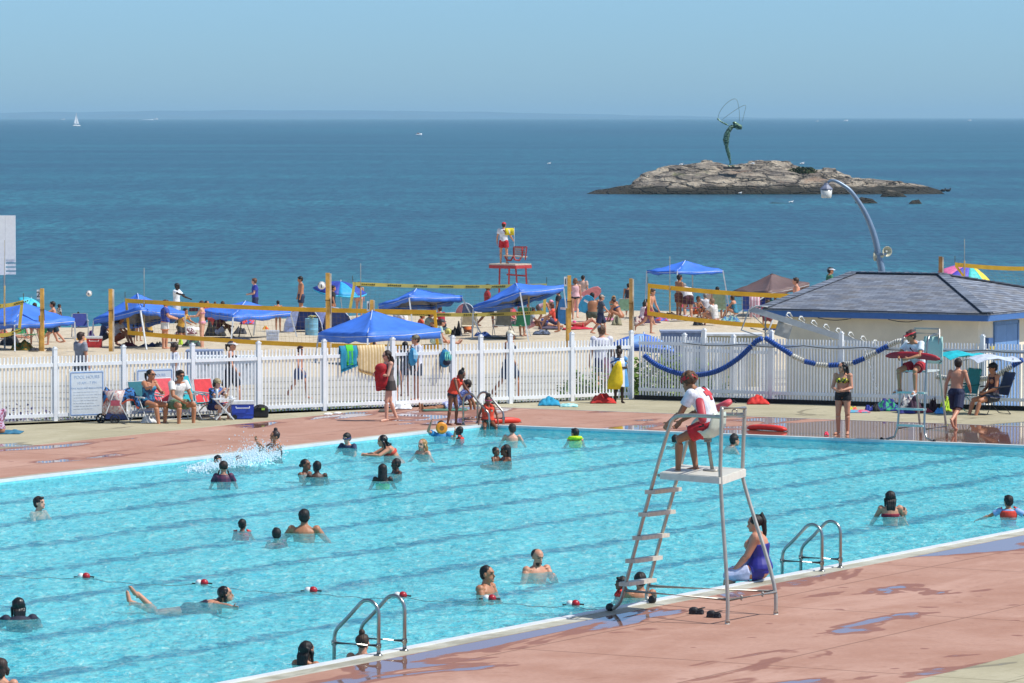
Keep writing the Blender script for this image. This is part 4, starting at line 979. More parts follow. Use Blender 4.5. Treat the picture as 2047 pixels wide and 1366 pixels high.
def guard_chair_near():
    A0, A1 = P(1219, 1222), P(1453.5, 1248); F0, F1 = P(1302, 1206), P(1551, 1229)
    o = empty('lifeguard_chair', (A1+F1)/2*.5+(A0+F0)/2*.5, label='tall steel lifeguard chair with wheels on the near deck, guard in white seated', cat='lifeguard chair'); O = o.location
    def n_(x, y): return on_plane(x, y, A0, A1)-O
    def f_(x, y): return on_plane(x, y, F0, F1)-O
    r = .026
    def smooth(pts, k=3):
        for _ in range(k):
            q = [pts[0]]
            for a, c in zip(pts, pts[1:]): q += [a.lerp(c, .25), a.lerp(c, .75)]
            pts = q+[pts[-1]]
        return pts
    # (near side) front upright with arm, rear leg; (far side) the same
    fr_n = [n_(1226, 1217), n_(1238, 1207), n_(1245, 1190), n_(1310, 945), n_(1336, 860), n_(1345, 833), n_(1375, 830), n_(1442, 834)]
    MB().tube(smooth(fr_n), r, 12).build('front_leg', STEEL2, o, True)
    fr_f = [f_(1306, 1206), f_(1294, 1200), f_(1291, 1185), f_(1354, 955), f_(1379, 862), f_(1390, 838), f_(1420, 828), f_(1489, 829)]
    MB().tube(smooth(fr_f), r, 12).build('front_leg', STEEL2, o, True)
    MB().tube(smooth([n_(1454, 1248), n_(1455.5, 1190), n_(1439, 960), n_(1441, 900), n_(1443, 815)], 2), r, 12).build('rear_leg', STEEL2, o, True)
    MB().tube(smooth([f_(1551, 1229), f_(1551, 1168), f_(1485, 965), f_(1484, 935), f_(1489, 815)], 2), r, 12).build('rear_leg', STEEL2, o, True)
    for g in (n_(1454, 1248), f_(1551, 1229)): MB().tube([g, g+V((0, 0, .05))], .033, 12).build('foot_cap', mat('#cfcabf'), o)
    MB().tube([n_(1443, 816), f_(1489, 816)], .026, 12).build('top_bar', STEEL2, o, True)
    b = MB(); b.tube([n_(1443, 834), f_(1489, 834)], .012, 8); c = n_(1443, 816).lerp(f_(1489, 816), .55); b.tube(arc(c-V((0, 0, .05)), .035, 0, 2*pi, (1, 0, 0), (0, 0, 1), 10), .008, 6); b.build('chain_ring', STEEL, o, True)
    # foot level bars
    MB().tube([n_(1252, 1181), n_(1455, 1199)], .022, 10).build('base_bar', STEEL2, o, True); MB().tube([f_(1298, 1172), f_(1551, 1183)], .022, 10).build('base_bar', STEEL2, o, True)
    b = MB(); b.tube([n_(1455, 1200), f_(1551, 1184)], .022, 10)
    for t in (.28, .72): q = n_(1455, 1200).lerp(f_(1551, 1184), t); b.sphere(q+V((0, 0, .02)), .018, 6, 5); b.sphere(q-V((0, 0, .02)), .018, 6, 5)
    b.build('base_bar', STEEL2, o, True)
    # wheels
    for g, i in ((n_(1219, 1219), 0), (f_(1304, 1203), 1)):
        ax = (F0-A0).normalized(); c = V((g.x, g.y, .052-O.z)); M = ax.to_track_quat('Z', 'Y').to_matrix()
        MB().lathe(c, [(.012, -.03), (.05, -.028), (.056, -.015), (.056, .015), (.05, .028), (.012, .03)], 20, M).build('wheel', mat('#1e2024', .5), o, True)
    # steps
    for (a, c), (d, e) in (((1301, 984), (1351, 978)), ((1288, 1029), (1339, 1023)), ((1276, 1076), (1327, 1070)), ((1262, 1122), (1313, 1115)), ((1249, 1168), (1301, 1160))):
        p, q = n_(a, c), f_(d, e); b = MB(); b.bar(p-(q-p)*.04, q+(q-p)*.04, .14, .055); b.build('step', mat('#c9c4b4', .5), o)
    # platform: pale boards with a side board
    z = n_(1380, 950).z; p = [n_(1322, 940), n_(1441, 960), f_(1489, 943), f_(1360, 927)]
    zc = sum(q.z for q in p)/4
    b = MB(); b.prism([q[:2] for q in p], zc-.03, zc+.012); pl = b.build('platform', mat('#cdcabd', .5, var=.05), o)
    b = MB(); ins = (p[3]-p[0])*.04
    b.bar(V((p[0].x, p[0].y, zc-.035))-ins, V((p[1].x, p[1].y, zc-.035))-ins, .03, .085); b.bar(V((p[1].x, p[1].y, zc-.045)), V((p[2].x, p[2].y, zc-.045)), .03, .10); b.bar(V((p[0].x, p[0].y, zc-.035)), V((p[3].x, p[3].y, zc-.035)), .03, .085)
    b.build('side_board', mat('#d8d6ca', .5, var=.05), o)
    b = MB(); b.tube([n_(1316, 950), n_(1440, 965)], .022, 10); b.tube([f_(1354, 936), f_(1486, 950)], .022, 10); b.build('support_bar', STEEL2, o, True)
    # moulded seat on a post
    L0 = (A1+F1)/2; mid0, mid1 = (A0+F0)/2, (A1+F1)/2
    def m_(x, y): return on_plane(x, y, mid0, mid1)-O
    D = (mid1-mid0).normalized(); S = (F0-A0).normalized()
    c = m_(1415, 872); rows = []
    prof = [(-.24, .045), (-.20, .01), (-.08, -.02), (.06, -.02), (.16, .03), (.215, .14), (.245, .27), (.255, .33)]
    for a, h in prof:
        row = []
        for j in range(9):
            t = (j-4)/4; wd = .24 if h < .2 else .24-.06*(h-.2)/.13
            row.append(c+D*(a-.0+(-.05*t*t if h > .05 else 0))+S*t*wd+V((0, 0, h+(.10*abs(t)**3 if h < .1 else 0))))
        rows.append(row)
    b = MB(); b.sheet(rows, .014); b.build('seat', mat('#c3cdbf', .35, var=.04), o, True)
    b = MB(); q = c+V((0, 0, -.02)); e = m_(1424, 940)
    b.tube([q+V((0, 0, -.01)), q-V((0, 0, .06))], .05, 10); b.tube([q-V((0, 0, .03))+S*.0, e], .024, 10); b.bar(e-D*.1, e+D*.1, .16, .02)
    b.build('seat_post', STEEL2, o, True)
    return c+O, O, D, S, zc
SEAT, _O, CD, CS, ZPL = guard_chair_near(); ZPL += _O.z

def guard_chair_far():
    p = P(1820, 882); f = -U; s = B; o = empty('lifeguard_chair', p, label='steel lifeguard chair on the far deck, guard in a red visor seated', cat='lifeguard chair')
    def q(a, c, z): return s*a-f*c+V((0, 0, z))                            # a: across, c: backwards
    hw = .30
    for sx in (-1, 1):
        MB().tube([q(sx*.58, -.12, .03), q(sx*.50, -.06, .03), q(sx*.36, 0, .08), q(sx*hw, .02, .28), q(sx*.285, .10, 1.0), q(sx*.28, .16, 1.5), q(sx*.28, .20, 2.05), q(sx*.28, .28, 2.16), q(sx*.28, .75, 2.2)], .024, 10).build('front_leg', STEEL, o, True)
        MB().tube([q(sx*.30, 1.15, .0), q(sx*.30, 1.12, .2), q(sx*.29, .78, 1.5), q(sx*.28, .78, 2.3)], .024, 10).build('rear_leg', STEEL2, o, True)
        MB().tube([q(sx*hw, .02, .25), q(sx*hw, 1.12, .25)], .02, 10).build('base_bar', STEEL, o, True)
        MB().tube([q(sx*.28, .17, 1.42), q(sx*.28, .8, 1.42)], .02, 10).build('seat_bar', STEEL, o, True)
        MB().sphere(q(sx*.60, -.13, .035), .035, 8, 6).build('foot_cap', BLACK, o, True)
    for z in (.32, .66, 1.0):
        c = lerp(.02, .12, z); b = MB(); b.bar(q(-hw, c-.03, z), q(hw, c-.03, z), .14, .04); b.build('step', mat('#b9cdc6', .45), o)
    b = MB(); b.bar(q(-.28, .78, 2.3), q(.28, .78, 2.3), .03, .03); b.tube([q(-.28, .80, 2.2), q(.28, .80, 2.2)], .014, 8); b.build('top_bar', STEEL, o)
    b = MB(); b.bar(q(-.30, .45, 1.44), q(.30, .45, 1.44), .62, .04); b.build('seat_board', mat('#c9d0cc', .5), o)
    b = MB(); rows = [[q(.24*t*wd+.16, .70-.06*t*t+.03*k, 1.58+.14*k) for t in (-1, -.5, 0, .5, 1)] for k, wd in enumerate((1, 1.05, 1, .95, .85))]; b.sheet(rows, .02); b.build('seat_back', mat('#a9cfc6', .4, var=.04), o, True)
    return o, q, p
GCF, GQ, GP = guard_chair_far()

def beach_chair_tower():
    Y = 186; p = AT(1022, 560, Y); g = gz(Y, p.x)-.1; o = empty('lifeguard_tower', (p.x, Y, g), label='red lifeguard stand on the beach with a pale platform and bench', cat='lifeguard stand'); s = Y/FPX
    def q(x, y, dy=0): c = AT(x, y, Y+dy); return c-V((p.x, Y, g))
    red = mat('#b03a3c', .5); wood = mat('#c9b9a4', .7); h = q(1020, 528).z
    def leg(x0, y0, x1, dy): a = q(x0, y0, dy); c = q(x1, y0, dy); MB().bar(a, V((c.x, c.y, 0)), .07, .07).build('leg', red, o)
    leg(1031, 535, 1038, -.5); leg(1051, 535, 1056, -.5); leg(999, 532, 997, .7); leg(1018, 532, 1016, .7)
    b = MB(); b.prism([q(977, 524, -.3)[:2], q(1030, 530, -.9)[:2], q(1062, 530, -.2)[:2], q(1005, 524, .9)[:2]], h-.03, h+.02); b.build('platform', wood, o)
    b = MB(); b.bar((q(978, 524, -.3)[0], q(978, 524, -.3)[1], h-.1), (q(1030, 530, -.9)[0], q(1030, 530, -.9)[1], h-.1), .05, .13); b.bar((q(1030, 530, -.9)[0], q(1030, 530, -.9)[1], h-.1), (q(1062, 530, -.2)[0], q(1062, 530, -.2)[1], h-.1), .05, .13); b.build('edge_board', red, o)
    b = MB(); b.bar(q(1013, 549, 0), q(1052, 552, -.4), .04, .06); b.build('brace', red, o)
    b = MB(); b.bar(q(1010, 511, .1), q(1050, 514, -.3), .38, .04); b.build('bench_seat', wood, o)
    b = MB(); 
    for k in range(4): b.bar(q(1028, 496+k*4, -.15), q(1050, 497+k*4, -.35), .02, .05)
    b.build('bench_back', mat('#b78f80', .7), o)
    for dx, dy in ((-5, -.05), (12, -.4)):
        pts = [q(1032+dx, 494, dy), q(1032+dx, 512, dy), q(1026+dx, 521, dy), q(1018+dx, 520, dy), q(1014+dx, 512, dy)]
        MB().tube(pts, .035, 8).build('arm_frame', red, o, True)
    b = MB(); b.bar(q(1028, 494, -.1), q(1053, 494, -.4), .05, .05); b.bar(q(1028, 494, -.1), q(1028, 520, -.1), .05, .05); b.bar(q(1053, 494, -.4), q(1050, 520, -.4), .05, .05); b.build('back_frame', red, o)
    f = empty('warning_flag', (AT(1028, 510, Y-.1).x, Y-.1, g+q(1028, 512).z), label='small yellow flag on a white pole beside the standing beach lifeguard', cat='flag')
    t = AT(1028, 455, Y).z-f.location.z; MB().tube([(0, 0, 0), (0, 0, t)], .012, 6).build('pole', WHITE, f)
    w_ = 19*s; b = MB(); b.sheet([[V((-w_*u, .03*sin(u*5), t-.02-.29*v_)) for u in (0, .25, .5, .75, 1)] for v_ in (0, .5, 1)], .01); b.build('flag_cloth', mat('#e0cf20', .6), f, True)
    return V((p.x, Y, g)), h
TW, TWH = beach_chair_tower()
# ------------------------------------------------------------------ beach canopies
BLUE = '#3f78dc'
def canopy(label, L, F_, Rr, peak, legs, Y, col=BLUE, ang=1.9, val=.20, seed=1, lining='#7c7f8c'):
    l, f, r = AT(*L, Y), AT(*F_, Y-ang), AT(*Rr, Y+.1); bk = l+r-f; bk.z = (l.z+r.z)/2*1.0+(l.z+r.z)/2-f.z if abs(l.z+r.z-2*f.z) > .35 else (l.z+r.z)/2
    pk = AT(*peak, (l.y+r.y)/2); cx = (l+r)/2; pk.x = lerp(pk.x, pk.x, 1); base = V((cx.x, cx.y, gz(cx.y, cx.x)))
    o = empty('canopy', base, label=label, cat='beach canopy', group='pop-up canopies on the beach'); rnd = random.Random(seed)
    cs = [l-base, f-base, r-base, bk-base]; pk = pk-base; up = V((0, 0, val)); n = 8; fab = mat(col, .55, var=.10, scale=2.2)
    b = MB(); bl = MB()
    for i in range(4):
        a, c = cs[i]+up, cs[(i+1) % 4]+up
        rows = []; rl = []
        for k in range(n+1):
            t = k/n; row = []
            for j in range(n+1):
                u = j/n; q = a.lerp(c, u).lerp(pk, t); sag = -.13*sin(pi*t)*(.35+.65*sin(pi*u)); w_ = .03*NZ.noise(V((q.x*3.5, q.y*3.5, q.z*1.2))+V((seed, 0, 0)))*(1-t)*4
                row.append(q+V((0, 0, sag*.8+w_*.6-.04*sin(pi*u)*(1-t))))
            rows.append(row); rl.append([p-V((0, 0, .035)) for p in row])
        b.sheet(rows, .012)
        edge = rows[0]; b.sheet([edge, [p-up*.5+V((0, 0, .01*sin(j*2+i))) for j, p in enumerate(edge)], [p-up+V((0, 0, .02*sin(j*1.7+seed))) for j, p in enumerate(edge)]], .010)
        bl.sheet(rl, .006)
    cp = b.build('roof_cloth', fab, o, True); bl.build('lining', mat(lining, .7), cp, True)
    b = MB()
    for i in range(4):
        if col == BLUE and i in (1,): b.tube([cs[i]+up+V((0, 0, .012)), (cs[i]+up).lerp(pk, .5)+V((0, 0, -.055)), pk+V((0, 0, .01))], .012, 6)
    if b.v: b.build('piping', mat('#c6d4f2', .6), cp)
    white = mat('#d4d8da', .4)
    for i, lg in enumerate(legs):
        if lg is None: continue
        c = cs[i]; a = c+V((0, 0, .10)); px, py = lg; Yl = (c+base).y+(-.35 if i == 1 else (.3 if i == 3 else 0)); g = AT(px, py, Yl); gg = V((g.x, Yl, gz(Yl, g.x)))-base
        b = MB(); b.bar(a, gg, .045, .045); b.build('leg', white, o)
    b = MB()
    for i in range(4): a, c = cs[i]+up*.6, cs[(i+1) % 4]+up*.6; m_ = a.lerp(c, .5)-V((0, 0, .03)); b.tube([a, m_, c], .011, 5)
    b.build('truss', white, o)
    return o
canopy('blue canopy at the far left edge with a white leg in front', (-95, 655), (29, 657), (149, 650), (46, 604), [None, (30, 704), (152, 696), (-60, 690)], 149, seed=1)
canopy('tilted wavy blue canopy behind the second wooden post from the left', (187, 648), (281, 628), (369, 636), (275, 587), [(183, 698), (293, 697), (375, 672), None], 151, seed=2)
canopy('blue canopy seen through the left net, with a boy in blue standing behind', (398, 630), (466, 642), (581, 634), (491, 602), [(403, 675), (462, 676), (594, 678), (507, 665)], 158, seed=3)
canopy('nearest and biggest blue canopy with a wrinkled front panel, just behind the fence', (636, 682), (735, 684), (881, 674), (744, 621), [(630, 730), (735, 735), (893, 712), (770, 720)], 135, seed=4, ang=2.3, val=.26)
canopy('blue canopy with a grey underside, right behind the biggest canopy', (757, 620), (818, 602), (924, 602), (833, 577), [(752, 660), (829, 652), (966, 675), None], 158, seed=5)
canopy('blue canopy with a curved grey underside below the red lifeguard stand', (946, 624), (1040, 592), (1127, 583), (1031, 566), [(944, 672), (1057, 676), (1140, 645), None], 157, seed=6)
canopy('blue canopy standing high on four white legs at the water', (1293, 547), (1354, 548), (1445, 546), (1370, 521), [(1289, 640), (1356, 632), (1461, 622), (1386, 620)], 176, seed=7, ang=1.5, val=.12)
canopy('brown canopy partly hidden by the shingled roof', (1464, 592), (1535, 594), (1618, 576), (1543, 547), [None, (1462, 622), None, None], 178, col='#6b5552', seed=8, lining='#4a3d3c')
canopy('blue canopy cut off by the right edge of the picture', (2008, 628), (2075, 634), (2170, 628), (2072, 586), [(2010, 670), (2075, 680), None, None], 150, seed=9)

def parasol(px, py, Y, rad, h, tilt, cols, label, drop=.32, pole_px=None, fringe=None):
    a = AT(px, py, Y); g = gz(Y, a.x); base = V((a.x, Y, g)) if pole_px is None else V((AT(pole_px, py, Y).x, Y, g))
    o = empty('beach_umbrella', base, label=label, cat='beach umbrella'); ap = a-base; M = Matrix.Rotation(R(tilt[0]), 3, 'Y') @ Matrix.Rotation(R(tilt[1]), 3, 'X')
    n = 8; b = MB(); ms = [mat(c, .6) for c in cols]
    for i in range(n):
        b.cur = i % len(ms); rows = []
        for k in range(6):
            t = k/5; row = []
            for j in range(5):
                ang = 2*pi*(i+j/4)/n; rr = rad*t*(1-.06*sin(pi*j/4)*t); row.append(ap+M @ V((rr*cos(ang), rr*sin(ang), -drop*t**1.7-.02*sin(pi*j/4)*t)))
            rows.append(row)
        b.sheet(rows, .008)
        if fringe and 1:
            b.cur = len(ms); e = rows[-1]; b.sheet([e, [p-V((0, 0, .07)) for p in e]], .006)
    if fringe: ms.append(mat(fringe, .6))
    c = b.build('cloth', ms, o, True)
    b = MB(); b.tube([V((0, 0, 0)), ap+M @ V((0, 0, -.3)), ap+M @ V((0, 0, .06))], .018, 8); b.build('pole', WHITE, o)
    return o
parasol(681, 563, 172, 1.02, 2, (6, 8), ['#3049a8', '#2b3f9c', '#2aa3d6', '#3049a8'], 'blue beach umbrella with a turquoise rim behind the tall wooden post', .34, 686, '#35b4dc')
parasol(1938, 531, 172, 1.1, 2, (14, 12), ['#e88a30', '#e2554a', '#e06f9a', '#8a5fc0', '#e878a8', '#5a55c0', '#3fc4c0', '#e8d444'], 'rainbow striped beach umbrella behind the roof on the right', .52, 1925)
parasol(1287, 668, 121, .86, 1.6, (5, -6), ['#3f6fd0', '#86aee6', '#3f6fd0', '#7aa2e0'], 'blue and pale blue umbrella just behind the fence near the corner post', .34, 1292, '#5a86da')
parasol(62, 597, 181, .5, 2, (20, 10), ['#38b4cc', '#58c4d8'], 'small turquoise umbrella peeking over the leftmost canopy', .15)

# ------------------------------------------------------------------ volleyball posts, nets and balls
def wood_post(px, pyt, Y, wpx, label, num=None, short=None, col='#dfab52'):
    a = AT(px, pyt, Y); g = gz(Y, a.x); h = a.z-g; s = Y/FPX; wd = wpx*s; o = empty('volleyball_post', (a.x, Y, g-.3), label=label, cat='wooden post', group='wooden volleyball posts'); h += .3
    b = MB(); b.box((0, 0, h/2), (wd*.62, .14, h)); b.build('post', mat(col, .75, var=.25, scale=4), o)
    hs = h*(.62 if short else 1); x = -wd*.42 if short else wd*.42
    b = MB(); b.box((x, -.005, (h if not short else hs)/2 if short else h/2), (wd*.30, .10, hs if short else h*.985)); b.build('side_plank', mat('#c9a052' if short else '#cfc4b2', .75, var=.25, scale=4), o)
    b = MB(); b.box((0, -.074, h*.7), (wd*.8, .012, .03)); b.tube([(wd*.35, -.08, h*.72), (wd*.42, -.09, h*.55)], .012, 5); b.build('strap', mat('#7a5a20'), o)
    if num:
        b = MB(); b.box((-wd*.62, -.02, h-.17-.02), (wd*.5, .02, .30)); pl = b.build('number_plate', WHITE, o)
        c = bpy.data.curves.new('number', 'FONT'); c.body = num; c.size = .26; c.extrude = .003; c.align_x = 'CENTER'; c.materials.append(BLACK); l = letters('number', c, pl, (-wd*.62, -.036, h-.28))
wood_post(84, 577, 148, 12, 'wooden post with a number plate, leftmost, beside the left canopy', '2', True)
wood_post(221, 578, 147, 12, 'wooden post left of the yellow net frame, without a number', None)
wood_post(655, 546, 144, 13, 'tallest wooden post, in front of the blue umbrella, with a ball beside it', None)
wood_post(743, 600, 141, 11, 'short wooden post with a number one plate rising over the biggest canopy', '1')
wood_post(1138, 551, 146, 12, 'wooden post with a white plate, second from the corner of the fence', '1', True)
wood_post(1261, 557, 147, 11, 'plain wooden post standing left of the man reaching down at the net', None, col='#b08a50')
wood_post(1880, 513, 150, 11, 'dark wooden post rising behind the ridge of the shingled roof', None, col='#8f6a40')
def net(p, Y0, Y1, col, label, writing=False, ant=None, seed=0):
    (x0, t0), (x1, t1), (xb0, b0), (xb1, b1) = p; A, C_, D_, E_ = AT(x0, t0, Y0), AT(x1, t1, Y1), AT(xb0, b0, Y0), AT(xb1, b1, Y1)
    base = V((A.x, Y0, gz(Y0, A.x))); o = empty('volleyball_net', base, label=label, cat='volleyball net', group='volleyball nets on the beach'); A, C_, D_, E_ = [q-base for q in (A, C_, D_, E_)]; m = mat(col, .6, var=.12, scale=1.5)
    n = 24; sag = .06; tp = [A.lerp(C_, i/n)-V((0, 0, sag*sin(pi*i/n)*1.2)) for i in range(n+1)]; bt = [D_.lerp(E_, i/n)-V((0, 0, sag*sin(pi*i/n)*2)) for i in range(n+1)]; w_ = .14 if not writing else .125; dn = V((0, 0, -w_))
    for e in (tp, bt): b = MB(); b.sheet([e, [q+dn for q in e]], .012); b.build('tape', m, o)
    for q0, q1, sg in ((A, D_, 1), (C_, E_, -1)):
        d = (C_-A).normalized()*.10*sg; b = MB(); b.sheet([[q0+dn, q0+dn+d], [q1, q1+d]], .012); b.build('side_tape', m, o)
    b = MB(); L = (C_-A).length; k = int(L/.16)
    for i in range(1, k):
        t = i/k; j = t*n; j0 = int(min(n-1, j)); p0 = tp[j0].lerp(tp[j0+1], j-j0)+dn; p1 = bt[j0].lerp(bt[j0+1], j-j0); b.bar(p0, p1, .004, .004)
    for i in range(1, 6):
        for j in range(n): b.bar((tp[j]+dn).lerp(bt[j], i/6), (tp[j+1]+dn).lerp(bt[j+1], i/6), .004, .004)
    b.build('net_mesh', mat('#8f8a78' if writing else '#a08c58', .8), o)
    if writing:
        r = random.Random(seed); b = MB(); dk = mat('#5b511c', .6)
        for e, st in ((tp, .0), (bt, .03)):
            t = .05
            while t < .97:
                x = t
                for c in range(7):
                    j = x*n; j0 = int(min(n-1, j)); q = e[j0].lerp(e[min(n, j0+1)], j-j0); hh = r.uniform(.03, .055); b.box((q.x, q.y-.012, q.z-w_/2+r.uniform(-.006, .006)), (.05, .006, hh)); x += .068/L
                t = x+.42/L
        b.build('lettering', dk, o)
    for px, y0, y1 in (ant or []):
        Yq = lerp(Y0, Y1, (px-x0)/(x1-x0))-.05; a = AT(px, y0, Yq)-base; c = AT(px, y1, Yq)-base
        b = MB(); b.tube([c, a], .010, 6); b.build('antenna', mat('#c4bfb0', .5), o); b = MB(); q0 = a.lerp(c, .53); b.tube([q0, c], .028, 8); b.build('antenna_sleeve', mat('#c2ab7c', .6), o)
    for q in (A, C_): b = MB(); b.tube([q, q+V((0, 0, .22))], .012, 5); b.build('rope_end', mat('#77735c'), o)
    for q in (D_, E_): b = MB(); b.tube([q, q+V((.01, 0, -.35))], .008, 5); b.build('rope_end', mat('#77735c'), o)
net(((-30, 606), (47, 600), (-30, 662), (42, 656)), 147, 147, '#d8bd50', 'end of a pale yellow net with dark lettering, over the leftmost canopy', True, [(9, 480, 652)])
net(((250, 597), (872, 620), (255, 661), (877, 690)), 150, 143, '#f2b622', 'long orange yellow net with thick plain tape, left half of the beach', False, [(288, 536, 664)])
net(((705, 564), (1093, 567), (697, 617), (1091, 621)), 158, 158, '#dcc660', 'pale yellow net with dark lettering in front of the red lifeguard stand', True, [(721, 527, 618), (1057, 560, 622)], 3)
net(((1295, 567), (1660, 590), (1294, 622), (1665, 651)), 148, 143, '#f6b81e', 'plain orange yellow net beside the brown canopy', False, [(1339, 513, 626)])
net(((1909, 525), (2120, 532), (1936, 570), (2120, 572)), 156, 156, '#dcae30', 'dark yellow net at the right edge above the shingled roof', False, [(1928, 478, 560)])
def ball(px, py, Y, r, label, col='#e4e2dc', loc=None):
    c = loc or AT(px, py, Y); o = empty('volleyball', c, label=label, cat='ball'); MB().sphere((0, 0, 0), r, 18, 12).build('ball', mat(col, .5, var=.05), o, True)
    b = MB(); b.tube([V((r*1.01*cos(a)*.9, -r*.45-.0*cos(a), r*1.0*sin(a)*.85)) for a in [i*pi/8 for i in range(9)]], r*.09, 5); b.tube([(0, -r*.99, r*.3), (0, -r*1.0, -r*.1), (0, -r*.85, -r*.55)], r*.12, 5); b.build('seam', mat('#33343a'), o)
ball(178, 587, 160, .105, 'white volleyball in the air over the water, left of the tilted canopy')
ball(643, 571, 143.6, .125, 'white volleyball flying just left of the tallest wooden post')
g_ = G(896, 670); ball(0, 0, 0, .125, 'yellow ball at the foot of the sitting person in pale green', '#d6cf74', (g_.x, g_.y, g_.z+.12))

# ------------------------------------------------------------------ float garlands on the right fence
def garland(segs, label):
    first = True; root = None
    for col, pts in segs:
        w_ = []
        for px, py in pts: q = on_plane(px, py, fl1, fr1); w_.append(q+V((-.07, -.14, 0)))
        if root is None: root = empty('float_garland', w_[0], label=label, cat='float garland', group='lane floats hung on the fence')
        sm = []
        for i in range(len(w_)-1):
            for k in range(12):
                t = k/12; p0, p1, p2, p3 = w_[max(0, i-1)], w_[i], w_[i+1], w_[min(len(w_)-1, i+2)]
                sm.append(.5*((2*p1)+(p2-p0)*t+(2*p0-5*p1+4*p2-p3)*t*t+(3*p1-p0-3*p2+p3)*t**3))
        sm.append(w_[-1]); L = sum((a-c).length for a, c in zip(sm, sm[1:])); n = max(3, int(L/.052)); b = MB(); acc = 0; out = []; j = 0; step = L/n
        d = [0]
        for a, c in zip(sm, sm[1:]): d.append(d[-1]+(a-c).length)
        def at(x):
            for i in range(len(sm)-1):
                if d[i+1] >= x: return sm[i].lerp(sm[i+1], (x-d[i])/max(1e-9, d[i+1]-d[i]))
            return sm[-1]
        for i in range(n):
            p0, p1 = at(i*step), at((i+.82)*step); rr = .062
            b.tube([p0-root.location, p0.lerp(p1, .12)-root.location, p0.lerp(p1, .88)-root.location, p1-root.location], [rr*.75, rr, rr, rr*.75], 12)
        b.tube([q-root.location for q in sm[::6]]+[sm[-1]-root.location], .018, 6)
        b.build('float_section', mat('#1f4f9f' if col == 'b' else '#c9c7bd', .45), root, True)
garland([('b', [(1293, 710), (1318, 729), (1358, 745), (1400, 749), (1442, 740), (1480, 717), (1507, 692)]), ('b', [(1510, 689), (1518, 681), (1530, 676)])], 'deep blue float garland drooping in one long curve left of the stand')
garland([('b', [(1535, 675), (1555, 688), (1588, 709)]), ('w', [(1590, 711), (1612, 721)]), ('b', [(1614, 722), (1635, 727)]), ('w', [(1637, 728), (1660, 730)]), ('b', [(1662, 730), (1682, 729)]), ('w', [(1684, 729), (1709, 726)]),
         ('b', [(1711, 725), (1733, 716)]), ('w', [(1735, 715), (1756, 704)]), ('b', [(1758, 703), (1780, 691)]), ('w', [(1782, 690), (1800, 682), (1812, 682)])], 'blue and white float garland behind the woman in the yellow top')
garland([('w', [(1876, 752), (1915, 758), (1944, 757)]), ('b', [(1946, 757), (1957, 757)]), ('w', [(1959, 757), (1985, 755), (2008, 744), (2027, 732)]), ('b', [(2029, 731), (2050, 718)])], 'blue and white float garland behind the man seated under the sunshade')
# a loose string of white markers hanging on the pickets
b = MB(); o = empty('marker_string', on_plane(1735, 700, fl1, fr1)+V((-.05, -.1, 0)), label='string of small white markers hanging down the pickets', cat='string')
for i in range(11):
    px, py = lerp(1731, 1757, i/10), lerp(697, 783, i/10); q = on_plane(px, py, fl1, fr1)+V((-.05, -.1, 0))-o.location; b.bar(q, q+V((.03, -.01, -.05)), .03, .03)
b.build('markers', mat('#f0f0ee', .4), o)

# ------------------------------------------------------------------ tipped metal stand leaning behind the fence
def tipped_stand():
    Y = 110.3; base = AT(1600, 700, Y); base.z = -.4; o = empty('tipped_stand', base, label='white metal stand tipped over, its row of looped rungs leaning across the building', cat='metal stand'); g = mat('#a3a8aa', .45, var=.06); wh = mat('#d0d2cc', .4)
    def q(x, y, dy=0): return AT(x, y, Y+dy)-base
    for dy, off in ((-.28, 0), (.28, 0)):
        b = MB(); a, c = q(1500, 618, dy)+V((0, 0, off)), q(1800, 712, dy)+V((0, 0, off)); b.bar(a, c, .035, .14); b.build('side_rail', g, o)
    b = MB(); a, c = q(1510, 622, 0), q(1570, 641, 0); b.bar(a, c, .5, .02); b.build('tray', g, o)
    for i in range(9):
        t = i/9; x, y = lerp(1570, 1792, t), lerp(632, 703, t); b = MB()
        a, c = q(x, y+2, -.27), q(x, y+2, .27); u = V((.20, 0, .06)); b.tube([a+V((.16, 0, -.05)), a+V((.02, 0, .05)), a+V((.06, .03, .10)), c+V((.10, -.03, .10)), c+V((.16, 0, .0))], .022, 8); b.build('rung', wh, o, True)
    b = MB(); b.add([q(1546, 648, -.25), q(1563, 680, -.25), q(1573, 676, .25), q(1582, 652, .25), q(1546, 644, .0), q(1580, 640, .2), q(1560, 676, .0), q(1585, 655, .1)], [(0, 1, 2, 3)]); b = MB(); c0 = q(1566, 660, 0); b.box(tuple(c0), (.34, .42, .34), 0, Matrix.Translation(c0) @ Matrix.Rotation(R(18), 4, 'Y') @ Matrix.Translation(-c0)); b.build('seat_box', mat('#b3b0a8', .6), o)
    b = MB()
    for dy in (-.3, .3):
        b.tube([q(1535, 614, dy), q(1512, 612, dy), q(1497, 620, dy), q(1482, 660, dy), q(1530, 676, dy), q(1545, 640, dy)], .022, 8); b.tube([q(1505, 630, dy), q(1545, 668, dy)], .02, 8); b.tube([q(1500, 656, dy), q(1540, 668, dy)], .018, 8)
    b.tube([q(1497, 620, -.3), q(1497, 620, .3)], .022, 8); b.build('tube_frame', g, o, True)
    b = MB()
    for x, y in ((1500, 618), (1560, 640), (1660, 672), (1780, 704)): a, c = q(x, y, -.28), q(x, y, .28); b.bar(a-V((0, 0, .09)), c-V((0, 0, .09)), .03, .03)
    for x in (1530, 1745): a = q(x, 690, .1); b.tube([V((a.x, a.y, 0)), V((a.x, a.y, lerp(a.z, q(x, lerp(626, 697, (x-1530)/215), 0).z, 1)))], .02, 6)
    b.build('cross_brace', g, o)
tipped_stand()

